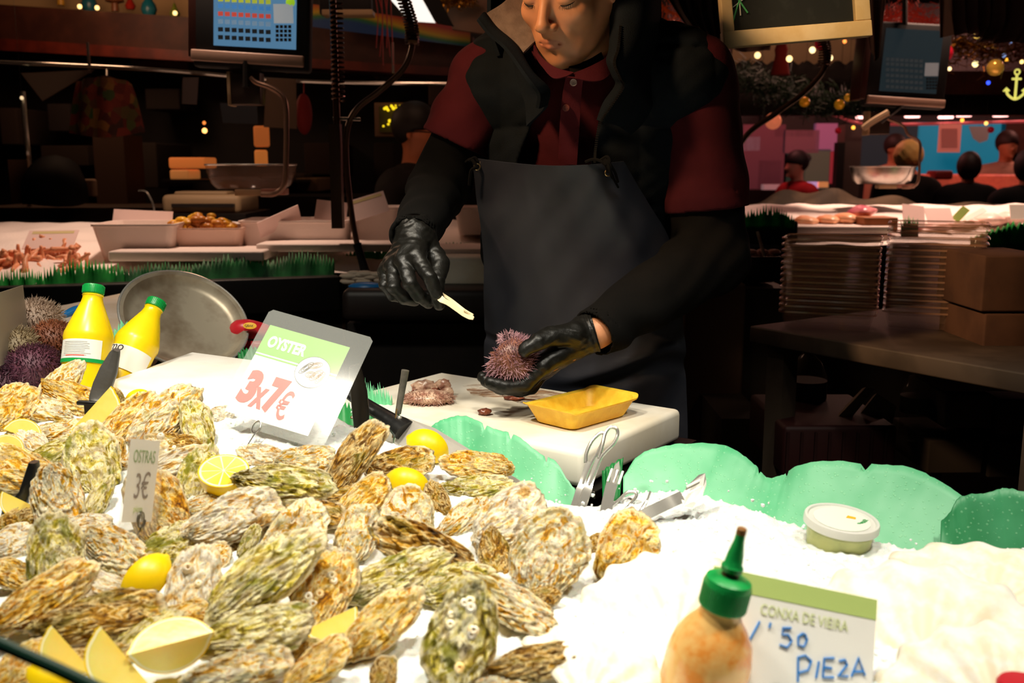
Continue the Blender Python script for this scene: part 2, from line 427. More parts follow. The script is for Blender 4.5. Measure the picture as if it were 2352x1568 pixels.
# cutting board on a steel ledge
B0, B1, B2 = PZ(1013, 853, 1.02), PZ(1566, 938, 1.02), PZ(1318, 1040, 1.02)
bx = (B1 - B0).normalized(); by = (B0 - B1).cross(Vector((0, 0, 1))).normalized()
if (B2 - B1).dot(by) < 0: by = -by
MB_board = Matrix((bx, -by, Vector((0, 0, 1)))).transposed().to_4x4(); MB_board.translation = B0 + bx * .26 + by * .158 - Vector((0, 0, .0))
Lb = (B1 - B0).length
board = MB().box((Lb / 2 - .26, 0, -.0275), (Lb, .316, .055), MB_board, .010).build('cutting_board', m_board)
tag(board, 'thick white plastic cutting board stained brown where urchins were cleaned', 'cutting board')
def on_board(u, v, z=0): return MB_board @ Vector((u, v, z))
led = MB().box((Lb / 2 - .255, .012, -.062), (Lb + .03, .335, .012), MB_board, .002).box((Lb / 2 - .255, .012, -.40), (Lb - .03, .28, .66), MB_board).build('steel_ledge', m_steel_dark, smooth=False)
tag(led, 'narrow steel ledge under the thick white cutting board', 'ledge'); recentre(led)
# brown stain on the board: a thin wet smear with its own outline
m_stain = M_('urchin_stain', '7a4a2c', .3, c2='4a2a1a', scale=30, alpha=.8)
def smear(name, px, label, mat, z=1.0206):
    rnd = random.Random(len(label)); pts = []
    for i in range(len(px)):
        a, c = px[i], px[(i + 1) % len(px)]
        for k in range(5):
            t = k / 5; pts.append(PZ(a[0] + (c[0] - a[0]) * t + rnd.uniform(-3, 3), a[1] + (c[1] - a[1]) * t + rnd.uniform(-1.5, 1.5), z))
    bm = bmesh.new(); vs = [bm.verts.new(p) for p in pts]; f = bm.faces.new(vs)
    r = bmesh.ops.extrude_face_region(bm, geom=[f]); bmesh.ops.translate(bm, verts=[v for v in r['geom'] if isinstance(v, bmesh.types.BMVert)], vec=(0, 0, .0004))
    me = bpy.data.meshes.new(name); bm.to_mesh(me); bm.free()
    o = mobj(name, me, mat); o.parent = board; return o
m_st2 = M_('pale_stain', 'b98d66', .4, c2='96664a', scale=40, alpha=.55)
smear('stain', [(1065, 885), (1130, 880), (1230, 893), (1300, 905), (1345, 915), (1280, 925), (1200, 910), (1120, 912), (1080, 905)], 'w', m_st2)
smear('stain', [(1150, 908), (1180, 905), (1230, 918), (1290, 930), (1240, 935), (1190, 924)], 'ww', m_stain)
def patchy(m, sc_, a, b_):
    nt = m.node_tree; bs = nt.nodes['Principled BSDF']; tc = node(nt, 'ShaderNodeTexCoord'); mp = node(nt, 'ShaderNodeMapping'); mp.inputs['Scale'].default_value = (1, 2.2, 1); mp.inputs['Rotation'].default_value = (0, 0, .5); lk(nt, tc.outputs['Object'], mp.inputs[0])
    n = noise_n(nt, sc_, 5, .65, .6, mp.outputs[0]); r_ = ramp_n(nt, n.outputs[0], [(a, (0, 0, 0, 1)), (b_, (.85, .85, .85, 1))]); lk(nt, r_.outputs[0], bs.inputs['Alpha'])
patchy(m_stain, 34, .42, .62); patchy(m_st2, 22, .40, .72)
# scraps
def blob(name, px, py, z, r, mat, label, cat, seed=0, sq=(1.3, 1, .7), sub=3, amp=.35):
    bm = bmesh.new(); bmesh.ops.create_icosphere(bm, subdivisions=sub, radius=1)
    c = PZ(px, py, z)
    for v in bm.verts:
        n = 1 + amp * mnoise.fractal(v.co * 2.2 + Vector((seed * 7.3, 0, 0)), 1, 2, 3); v.co = Vector((v.co.x * sq[0], v.co.y * sq[1], max(-.6, v.co.z) * sq[2])) * n * r
    zmin = min(v.co.z for v in bm.verts)
    for f in bm.faces: f.smooth = True
    me = bpy.data.meshes.new(name); bm.to_mesh(me); bm.free(); o = mobj(name, me, mat); o.location = (c.x, c.y, z - zmin)
    return tag(o, label, cat)
m_flesh = M_('urchin_flesh', '9a6a58', .25, c2='d8b49a', scale=60, bump=.5, bscale=120)
m_dkflesh = M_('dark_scrap', '5a2c22', .22, c2='8a4a34', scale=80, bump=.5, bscale=150)
blob('urchin_scrap', 1113, 952, 1.0205, .0085, m_dkflesh, 'small wet brown urchin scrap alone on the cutting board', 'scrap', 3)
blob('urchin_scrap', 1180, 918, 1.0205, .008, m_dkflesh, 'dark flat scrap under the hand holding the urchin', 'scrap', 9, (2.2, .8, .5))
blob('urchin_scrap', 938, 925, 1.0205, .008, m_flesh, 'pale crumbly scrap beside the cut urchin on the board', 'scrap', 5, (1.6, 1, .5))

# yellow foam tray
def rrect(a, b_, r, z, n=6):
    out = []
    for (cx, cy, a0) in ((a - r, b_ - r, 0), (-a + r, b_ - r, 90), (-a + r, -b_ + r, 180), (a - r, -b_ + r, 270)):
        for k in range(n + 1):
            t = math.radians(a0 + 90 * k / n); out.append(Vector((cx + r * math.cos(t), cy + r * math.sin(t), z)))
    return out
def loft(rings, close0=True, close1=False, M=None):
    n = len(rings[0]); vs = [v for r in rings for v in r]; fs = []
    for i in range(len(rings) - 1):
        for j in range(n): fs.append((i * n + j, i * n + (j + 1) % n, (i + 1) * n + (j + 1) % n, (i + 1) * n + j))
    if close0: fs.append(tuple(range(n))[::-1])
    if close1: fs.append(tuple((len(rings) - 1) * n + j for j in range(n)))
    if M is not None: vs = [M @ v for v in vs]
    return vs, fs
tc_ = PZ(1335, 962, 1.0203); tx = (PZ(1425, 938, 1.0203) - PZ(1255, 985, 1.0203)).normalized()
MT = frame(tc_, tx, Vector((0, 0, 1)).cross(tx))
A_, B_ = .088, .054
rings = [rrect(A_ - .026, B_ - .018, .012, 0), rrect(A_ - .02, B_ - .013, .015, .003), rrect(A_ - .006, B_ - .004, .016, .024), rrect(A_, B_, .015, .0255), rrect(A_, B_, .015, .0275),
         rrect(A_ - .007, B_ - .0055, .015, .0270), rrect(A_ - .022, B_ - .016, .014, .005), rrect(A_ - .028, B_ - .021, .012, .003)]
for r_ in rings[2:6]:
    for v in r_: v.z += .006 * (v.x / A_) ** 2 - .0025 * math.cos(v.x / A_ * 9)
v_, f_ = loft(rings, True, True, MT)
o = MB().add(v_, f_).build('foam_tray', m_yfoam); tag(o, 'empty yellow foam tray on the white cutting board', 'tray'); recentre(o)

# ---------------- green sheets edging the ice ----------------
def sheet(name, top, bot, mat, label, lean=.0, nu=70, amp=.004, cat='green edging sheet', fringe=0, seed=1, nv=10, depth=None, group=None):
    """wavy upright sheet: top and bottom edges as (px,py,Y)"""
    T = catmull([tuple(P(*p)) for p in top], nu); Bt = catmull([tuple(P(*p)) for p in bot], nu)
    vs = []; rnd = random.Random(seed); ph = rnd.uniform(0, 9); nick = {int(nu * .38), int(nu * .52), int(nu * .7)} if nu > 75 else set()
    for i in range(nu):
        t = Vector(T[i]); q = Vector(Bt[i]) - Vector((0, 0, .025)); s = i / (nu - 1)
        if not fringe and mat in (m_trim, m_trim_dots):
            t.z += rnd.uniform(-.0008, .0008)
        if fringe and i % 2: t = t + (q - t) * fringe * rnd.uniform(.6, 1.3)
        elif fringe: t = t + (t - q) * fringe * rnd.uniform(0, .6)
        for j in range(nv):
            k = j / (nv - 1); p = q.lerp(t, k); p.y += amp * math.sin(s * 23 + ph + k) * k + lean * k
            if j == nv - 1 and i in nick: p.z -= .009
            vs.append(p)
    n = len(vs); fs = []
    for i in range(nu - 1):
        for j in range(nv - 1):
            a = i * nv + j; fs.append((a, a + nv, a + nv + 1, a + 1))
    off = Vector((0, .0016, 0)); vs2 = vs + [v + off for v in vs]; fs2 = fs + [tuple(i + n for i in f)[::-1] for f in fs]
    ring = [i * nv for i in range(nu)] + [(nu - 1) * nv + j for j in range(1, nv)] + [i * nv + nv - 1 for i in range(nu - 2, -1, -1)] + [j for j in range(nv - 2, 0, -1)]
    for k in range(len(ring)):
        a, c = ring[k], ring[(k + 1) % len(ring)]; fs2.append((c, a, a + n, c + n))
    me = mesh(name, vs2, fs2); o = mobj(name, me, mat); tag(o, label, cat, group); recentre(o); return o
sheet('green_edging_sheet',
      [(1432, 1098, 1.33), (1470, 1042, 1.35), (1545, 1020, 1.35), (1640, 1020, 1.33), (1690, 1034, 1.31), (1735, 1068, 1.30), (1762, 1096, 1.29), (1800, 1092, 1.28), (1835, 1070, 1.27), (1900, 1056, 1.26), (2000, 1066, 1.24), (2095, 1076, 1.22), (2170, 1112, 1.20), (2230, 1152, 1.18), (2290, 1190, 1.16)],
      [(1432, 1102, 1.31), (1500, 1120, 1.30), (1600, 1135, 1.27), (1700, 1160, 1.24), (1760, 1180, 1.22), (1850, 1198, 1.20), (1950, 1215, 1.18), (2100, 1240, 1.15), (2290, 1270, 1.12)],
      m_trim, 'pale green wavy plastic sheet edging the ice right of the board', nu=110)
sheet('green_edging_sheet', [(2165, 1200, 1.15), (2200, 1150, 1.15), (2270, 1128, 1.14), (2340, 1126, 1.13), (2420, 1150, 1.12), (2520, 1190, 1.1)],
      [(2165, 1215, 1.13), (2230, 1250, 1.12), (2330, 1265, 1.1), (2420, 1280, 1.09), (2520, 1300, 1.08)], m_trim_dots, 'darker dotted green sheet at the right end of the ice edge')
sheet('green_edging_sheet', [(985, 985, 1.475), (1010, 965, 1.48), (1055, 956, 1.47), (1095, 964, 1.455), (1140, 986, 1.43), (1190, 1004, 1.405), (1240, 1040, 1.38), (1275, 1060, 1.365), (1300, 1095, 1.345), (1322, 1125, 1.33)],
      [(985, 1000, 1.46), (1040, 1030, 1.43), (1100, 1060, 1.40), (1160, 1085, 1.37), (1220, 1112, 1.345), (1280, 1128, 1.325), (1322, 1136, 1.315)], m_trim, 'long pale green sheet between the knife blade and the board', nu=80)
sheet('green_edging_sheet', [(838, 878, 1.66), (858, 888, 1.66), (880, 892, 1.655), (902, 912, 1.65)], [(838, 925, 1.65), (865, 935, 1.645), (885, 940, 1.64), (898, 935, 1.64)], m_trim, 'small fringed pale green sheet beside the black knife handle', nu=30, fringe=.25)
sheet('green_edging_sheet', [(760, 930, 1.53), (800, 925, 1.53), (850, 940, 1.52), (885, 965, 1.51)], [(760, 985, 1.49), (800, 1003, 1.48), (850, 1010, 1.47), (885, 1012, 1.47)], m_trim_dark, 'deep green sheet showing behind the black knife handle and card', nu=30, fringe=.1)
sheet('green_edging_sheet', [(1383, 1082, 1.35), (1405, 1066, 1.36), (1432, 1050, 1.36)], [(1385, 1118, 1.33), (1405, 1122, 1.33), (1425, 1106, 1.33)], m_trim_dark, 'short dark green sheet tucked under the corner of the board', nu=16)
sheet('green_edging_sheet', [(545, 812, 1.83), (560, 800, 1.83), (590, 795, 1.83), (640, 800, 1.83)], [(545, 845, 1.8), (575, 850, 1.8), (610, 855, 1.8), (640, 860, 1.8)], m_trim_dark, 'dark green sheet between the round steel tray and the oyster card', nu=20, fringe=.1)
sheet('green_edging_sheet', [(258, 765, 1.72), (275, 742, 1.73), (300, 738, 1.74), (320, 745, 1.74)], [(260, 790, 1.7), (280, 795, 1.7), (300, 798, 1.7), (320, 800, 1.7)], m_trim, 'pale green scrap of sheet between the two lemon juice bottles', nu=16, fringe=.15)
sheet('green_edging_sheet', [(-40, 665, 2.0), (-10, 672, 2.0), (12, 680, 2.0), (24, 700, 2.0)], [(-40, 730, 1.95), (-10, 735, 1.95), (12, 735, 1.95), (24, 730, 1.95)], m_trim, 'pale green sheet behind the urchins at the picture edge', nu=16)

# ---------------- cards ----------------
def text_fit(name, body, box, W, H, M, mat, parent, z=.0006, bold=0, extr=.0002, shear=0):
    """lettering fitted to box=(u0,u1,v0,v1) as fractions of a card W x H whose origin is its top left corner"""
    o = text(name, body, .1, Matrix.Identity(4), mat, None, bold=bold, extr=extr, shear=shear)
    me = o.data; n = len(me.vertices); co = np.empty(n * 3, 'f'); me.vertices.foreach_get('co', co); co = co.reshape(-1, 3)
    lo, hi = co.min(0), co.max(0); u0, u1, v0, v1 = box
    sx_ = (u1 - u0) * W / (hi[0] - lo[0]); sy_ = (v1 - v0) * H / (hi[1] - lo[1])
    co[:, 0] = (co[:, 0] - lo[0]) * sx_ + u0 * W; co[:, 1] = (co[:, 1] - lo[1]) * sy_ - v1 * H; co[:, 2] = z + (co[:, 2] > 0) * extr
    A = np.array(M); co = co @ A[:3, :3].T + A[:3, 3]
    me.vertices.foreach_set('co', co.astype('f').ravel()); me.update()
    bpy.data.objects.remove(o); return mobj(name, me, mat, parent)
def quad_uv(b, M, W, H, u0, u1, v0, v1, z, th=.0003):
    b.box(((u0 + u1) / 2 * W, -(v0 + v1) / 2 * H, z), ((u1 - u0) * W, (v1 - v0) * H, th), M); return b
def wire_ring(M, c, r, ang, parent, name='wire_clip'):
    pts = []
    for k in range(40):
        t = k / 39 * 4 * PI; pts.append(M @ Vector((c[0] + r * .55 * math.cos(t) + k * .00004, c[1] + r * math.sin(t), .001 + k * .00008)))
    s = ang; pts += [M @ Vector((c[0] + r * .3, c[1] - r * 1.2, .002)), M @ Vector((c[0] - r * .2, c[1] - r * 3.2, -.004))]
    return MB().tube(pts, .0008, 6).build(name, m_wire, parent)
m_lgreen = M_('light_green_print', '6aa824', .5); m_redp = M_('red_print', 'e2483e', .5); m_brownp = M_('brown_print', '5a4038', .5)
m_greenp = M_('green_print', '6f9c50', .5); m_ink = M_('dark_ink', '3a3430', .6); m_bluep = M_('blue_marker', '1f7fd0', .5)
m_paleg = M_('pale_green_print', 'bcd27c', .5); m_palet = M_('pale_text', 'cfd8a0', .5); m_oyp = M_('sketch_brown', 'a08468', .6)

M1, W1, H1 = card_frame((621, 746, 1.38), (804, 798, 1.355), (542, 945, 1.29))
c1 = empty('price_card', M1.translation, 'price card reading OYSTER 3x7 euros under clear plastic on the ice', 'price card')
bpy.context.view_layer.update()
b = MB(); quad_uv(b, M1, W1, H1, 0, 1, 0, 1.02, -.0002); b.build('paper', m_white, c1, False)
b = MB(); quad_uv(b, M1, W1, H1, 0, 1, 0, .325, .0002); quad_uv(b, M1, W1, H1, 0, 1, .343, .36, .0002); b.build('green_header', m_lgreen, c1, False)
b = MB(); b.prism([(x * W1, -y * H1) for x, y in ((-.05, -.17), (1.17, -.17), (1.22, -.13), (1.22, 1.12), (-.09, 1.12), (-.09, -.13))], .0012, .0018, M1)
b.build('plastic_sleeve', m_clear, c1, False)
text_fit('lettering', 'OYSTER', (.075, .545, .11, .245), W1, H1, M1, m_white, c1, bold=.004)
text_fit('numeral', '3', (.04, .235, .515, .89), W1, H1, M1, m_redp, c1, bold=.006, shear=.1)
text_fit('numeral', 'x', (.21, .365, .68, .905), W1, H1, M1, m_redp, c1, bold=.003)
text_fit('numeral', '7', (.36, .555, .53, .92), W1, H1, M1, m_redp, c1, bold=.006)
text_fit('numeral', '€', (.52, .66, .63, .95), W1, H1, M1, m_redp, c1, bold=.0008)
cx_, cy_, cr_ = .725 * W1, -.375 * H1, .2 * W1
dsc = MB().lathe([(cr_, 0), (cr_, .0004)], M1 @ Matrix.Translation((cx_, cy_, .0003)), 40).build('plate_picture', m_white, c1)
rim = MB().tube([M1 @ Vector((cx_ + cr_ * math.cos(t * PI / 24), cy_ + cr_ * math.sin(t * PI / 24), .0008)) for t in range(49)], .0003, 5, False).build('rim_line', m_ink, dsc)
for (dx, dy, a_, b2, an) in ((.28, -.12, .45, .2, 60), (.55, -.2, .42, .16, 75), (-.05, -.18, .28, .2, 20), (-.45, .15, .5, .16, 60), (.0, .45, .4, .18, 30)):
    ca, sa = math.cos(math.radians(an)), math.sin(math.radians(an)); lines = []
    for k in (1, .7, .4):
        lines.append([(cx_ + cr_ * (dx + a_ * k * math.cos(t * PI / 9) * ca - b2 * k * math.sin(t * PI / 9) * sa), cy_ + cr_ * (dy + a_ * k * math.cos(t * PI / 9) * sa + b2 * k * math.sin(t * PI / 9) * ca)) for t in range(19)])
    MB_ = strokes('shell_sketch', lines, .00035, M1 @ Matrix.Translation((0, 0, .0006)), m_oyp if dx > -.3 else m_ink, dsc)
wire_ring(M1, (.42 * W1, -1.09 * H1), .0095, 0, c1)

M2, W2, H2 = card_frame((301, 1007, 1.0), (368, 1013, 1.04), (224, 1176, .945))
c2 = empty('price_card', M2.translation, 'small narrow price card reading OSTRAS 3 euros among the oysters', 'price card')
bpy.context.view_layer.update()
b = MB(); quad_uv(b, M2, W2, H2, 0, 1, 0, 1.03, -.0002); b.build('paper', m_white, c2, False)
b = MB(); b.prism([(x * W2, -y * H2) for x, y in ((-.04, -.09), (1.10, -.09), (1.16, -.05), (1.16, 1.18), (1.1, 1.21), (-.08, 1.21), (-.12, 1.18), (-.12, -.03))], .001, .0015, M2)
b.build('plastic_sleeve', film('milky_plastic', 'e6d8c8', .16, .3), c2, False)
text_fit('lettering', 'OSTRAS', (.14, .87, .13, .29), W2, H2, M2, m_greenp, c2)
text_fit('numeral', '3€', (.28, .78, .40, .74), W2, H2, M2, m_brownp, c2, shear=.1)
text_fit('small_lettering', 'pieza', (.33, .62, .83, .93), W2, H2, M2, m_paleg, c2)
wire_ring(M2, (.55 * W2, -1.0 * H2), .008, 0, c2)

M3, W3, H3 = card_frame((1640, 1299, .775), (2015, 1377, .785), (1608, 1540, .735))
c3 = empty('price_card', M3.translation, 'large price card reading CONXA DE VIEIRA with blue handwriting', 'price card')
bpy.context.view_layer.update()
H3s = H3 * 1.35
b = MB(); quad_uv(b, M3, W3, H3, 0, 1, 0, 1.35, -.0002); b.build('paper', m_white, c3, False)
b = MB(); quad_uv(b, M3, W3, H3, 0, 1, 0, .2, .0002); b.build('green_header', m_paleg, c3, False)
text_fit('lettering', 'CONXA DE VIEIRA', (.30, .83, .265, .37), W3, H3, M3, m_palet, c3)
def hand(lines): return [[(x * W3, -y * H3) for x, y in l] for l in lines]
strokes('handwriting', hand([[(.30, .44), (.24, .68)], [(.365, .43), (.36, .48)], [(.49, .44), (.44, .455), (.44, .52), (.475, .51), (.50, .56), (.475, .63), (.43, .62)],
    [(.56, .47), (.535, .51), (.54, .59), (.575, .59), (.59, .52), (.575, .475), (.56, .47)],
    [(.555, .93), (.545, .70), (.585, .67), (.625, .71), (.61, .80), (.56, .84)], [(.67, .70), (.66, .86)], [(.76, .64), (.70, .66), (.70, .84), (.765, .82)], [(.70, .745), (.75, .74)],
    [(.79, .66), (.825, .635), (.84, .68), (.79, .80), (.85, .785)], [(.87, .78), (.905, .59), (.95, .745)], [(.875, .735), (.94, .71)]]), .0009, M3 @ Matrix.Translation((0, 0, .0004)), m_bluep, c3)
MB().tube([M3 @ Vector((.44 * W3 + .008 * math.cos(t * PI / 10), -1.10 * H3 + .009 * math.sin(t * PI / 10), .001)) for t in range(21)], .0007, 6).build('wire_clip', m_wire, c3)

# card at the left edge, seen almost edge on
M4, W4, H4 = card_frame((-60, 690, 1.42), (52, 655, 1.62), (-80, 850, 1.36))
c4 = empty('price_card', M4.translation, 'greyish clear card standing in front of the sea urchins, edge on', 'price card'); bpy.context.view_layer.update()
MB().box((W4 / 2, -H4 / 2, 0), (W4, H4, .0012), M4).build('plastic_sleeve', film('grey_plastic', 'a89c8c', .75, .3), c4, False)
MB().box((W4 / 2, -H4 / 2, -.0012), (W4 * .86, H4 * .86, .0004), M4).build('paper', m_cream, c4, False)
# ================= oysters =================
def oyster_mat(name, stops, green, dark, band=.45):
    m, nt, b = newmat(name); tc = node(nt, 'ShaderNodeTexCoord'); oi = node(nt, 'ShaderNodeObjectInfo')
    off = node(nt, 'ShaderNodeVectorMath', operation='ADD'); sc_ = node(nt, 'ShaderNodeVectorMath', operation='SCALE')
    cx = node(nt, 'ShaderNodeCombineXYZ'); lk(nt, oi.outputs['Random'], cx.inputs[0]); lk(nt, oi.outputs['Random'], cx.inputs[1]); lk(nt, cx.outputs[0], sc_.inputs[0]); sc_.inputs[3].default_value = 37
    lk(nt, tc.outputs['Object'], off.inputs[0]); lk(nt, sc_.outputs[0], off.inputs[1])
    at = node(nt, 'ShaderNodeAttribute'); at.attribute_name = 'growth'
    off2 = node(nt, 'ShaderNodeVectorMath', operation='ADD'); lk(nt, at.outputs['Vector'], off2.inputs[0]); lk(nt, sc_.outputs[0], off2.inputs[1])
    a = noise_n(nt, 4.2, 7, .66, 1.2, off.outputs[0]); base = ramp_n(nt, a.outputs[0], stops)
    # streaks that follow the growth rings
    s = noise_n(nt, 2.6, 6, .75, .6, off2.outputs[0]); sr = ramp_n(nt, s.outputs[0], [(.36, (1, 1, 1, 1)), (.44, (0, 0, 0, 1))])
    s3 = noise_n(nt, 6.5, 4, .7, .4, off2.outputs[0]); sr3 = ramp_n(nt, s3.outputs[0], [(.33, (1, 1, 1, 1)), (.39, (0, 0, 0, 1))])
    mxs = node(nt, 'ShaderNodeMath', operation='MAXIMUM'); lk(nt, sr.outputs[0], mxs.inputs[0])
    h3 = node(nt, 'ShaderNodeMath', operation='MULTIPLY'); h3.inputs[1].default_value = .55; lk(nt, sr3.outputs[0], h3.inputs[0]); lk(nt, h3.outputs[0], mxs.inputs[1])
    mul = node(nt, 'ShaderNodeMath', operation='MULTIPLY'); mul.inputs[1].default_value = dark; lk(nt, mxs.outputs[0], mul.inputs[0])
    m1 = node(nt, 'ShaderNodeMix', data_type='RGBA'); lk(nt, mul.outputs[0], m1.inputs[0]); lk(nt, base.outputs[0], m1.inputs[6]); m1.inputs[7].default_value = srgb('3a220a')
    # broad brown growth bands and a pale lip
    sxyz = node(nt, 'ShaderNodeSeparateXYZ'); lk(nt, at.outputs['Vector'], sxyz.inputs[0])
    wob = node(nt, 'ShaderNodeMath', operation='MULTIPLY_ADD'); wob.inputs[1].default_value = 3.2; lk(nt, a.outputs[0], wob.inputs[0]); lk(nt, sxyz.outputs[2], wob.inputs[2])
    wsc = node(nt, 'ShaderNodeMath', operation='MULTIPLY'); wsc.inputs[1].default_value = 2.33; lk(nt, wob.outputs[0], wsc.inputs[0])
    si = node(nt, 'ShaderNodeMath', operation='SINE'); lk(nt, wsc.outputs[0], si.inputs[0])
    br = ramp_n(nt, si.outputs[0], [(.35, (0, 0, 0, 1)), (.95, (1, 1, 1, 1))]); bmul = node(nt, 'ShaderNodeMath', operation='MULTIPLY'); bmul.inputs[1].default_value = band; lk(nt, br.outputs[0], bmul.inputs[0])
    mb = node(nt, 'ShaderNodeMix', data_type='RGBA'); lk(nt, bmul.outputs[0], mb.inputs[0]); lk(nt, m1.outputs[2], mb.inputs[6]); mb.inputs[7].default_value = srgb('7a4c20')
    al = node(nt, 'ShaderNodeAttribute'); al.attribute_name = 'lip'; lm = node(nt, 'ShaderNodeMath', operation='MULTIPLY'); lm.inputs[1].default_value = .7; lk(nt, al.outputs['Fac'], lm.inputs[0])
    m1 = node(nt, 'ShaderNodeMix', data_type='RGBA'); lk(nt, lm.outputs[0], m1.inputs[0]); lk(nt, mb.outputs[2], m1.inputs[6]); m1.inputs[7].default_value = srgb('fff0d0')
    # algae
    g = noise_n(nt, 3.2, 5, .6, .3, off.outputs[0]); gr = ramp_n(nt, g.outputs[0], [(.52, (0, 0, 0, 1)), (.64, (1, 1, 1, 1))])
    gm = node(nt, 'ShaderNodeMath', operation='MULTIPLY'); gm.inputs[1].default_value = green; lk(nt, gr.outputs[0], gm.inputs[0])
    m2 = node(nt, 'ShaderNodeMix', data_type='RGBA'); lk(nt, gm.outputs[0], m2.inputs[0]); lk(nt, m1.outputs[2], m2.inputs[6]); m2.inputs[7].default_value = srgb('7d7c22')
    # near-black specks
    d = noise_n(nt, 17, 5, .7, .5, off.outputs[0]); dr = ramp_n(nt, d.outputs[0], [(.63, (0, 0, 0, 1)), (.70, (1, 1, 1, 1))])
    dm = node(nt, 'ShaderNodeMath', operation='MULTIPLY'); dm.inputs[1].default_value = min(.95, dark * .95); lk(nt, dr.outputs[0], dm.inputs[0])
    m3 = node(nt, 'ShaderNodeMix', data_type='RGBA'); lk(nt, dm.outputs[0], m3.inputs[0]); lk(nt, m2.outputs[2], m3.inputs[6]); m3.inputs[7].default_value = srgb('1e1812')
    hs_n = node(nt, 'ShaderNodeHueSaturation'); hs_n.inputs['Saturation'].default_value = 1.16; hs_n.inputs['Value'].default_value = 1.12; hs_n.inputs['Hue'].default_value = .503; lk(nt, m3.outputs[2], hs_n.inputs['Color']); lk(nt, hs_n.outputs[0], b.inputs['Base Color']); b.inputs['Roughness'].default_value = .42; b.inputs['Specular IOR Level'].default_value = .45
    bp = node(nt, 'ShaderNodeBump'); bp.inputs['Strength'].default_value = 1; bp.inputs['Distance'].default_value = .0022
    ad = node(nt, 'ShaderNodeMath', operation='ADD'); lk(nt, s.outputs[0], ad.inputs[0]); lk(nt, d.outputs[0], ad.inputs[1]); lk(nt, ad.outputs[0], bp.inputs['Height']); lk(nt, bp.outputs[0], b.inputs['Normal'])
    return m
S = srgb
def st6(a, b, c, d, e, f): return [(.33, S(a)), (.40, S(b)), (.47, S(c)), (.54, S(d)), (.60, S(e)), (.68, S(f))]
om = {
 'c': oyster_mat('oyster_cream', st6('9a6224', 'eeb454', 'fff0c4', 'fffbea', 'f2b860', 'a86c2c'), .35, .75),
 'p': oyster_mat('oyster_pale', st6('c08a50', 'f6d296', 'fff4d8', 'fffbf2', 'f8d8a0', 'c88c54'), .08, .55),
 'o': oyster_mat('oyster_ochre', st6('7a4414', 'e09a34', 'ffd888', 'fff0c8', 'e8a038', '8a4e18'), .25, .85),
 'g': oyster_mat('oyster_green', st6('5c5020', 'c8b454', 'f8e8a8', 'fff8dc', 'c0aa50', '6a5a28'), .85, .85),
 'k': oyster_mat('oyster_dark', st6('2e2010', '8a6030', 'd8a860', 'fce8b8', '9a6c34', '3a2814'), .4, 1.0),
}
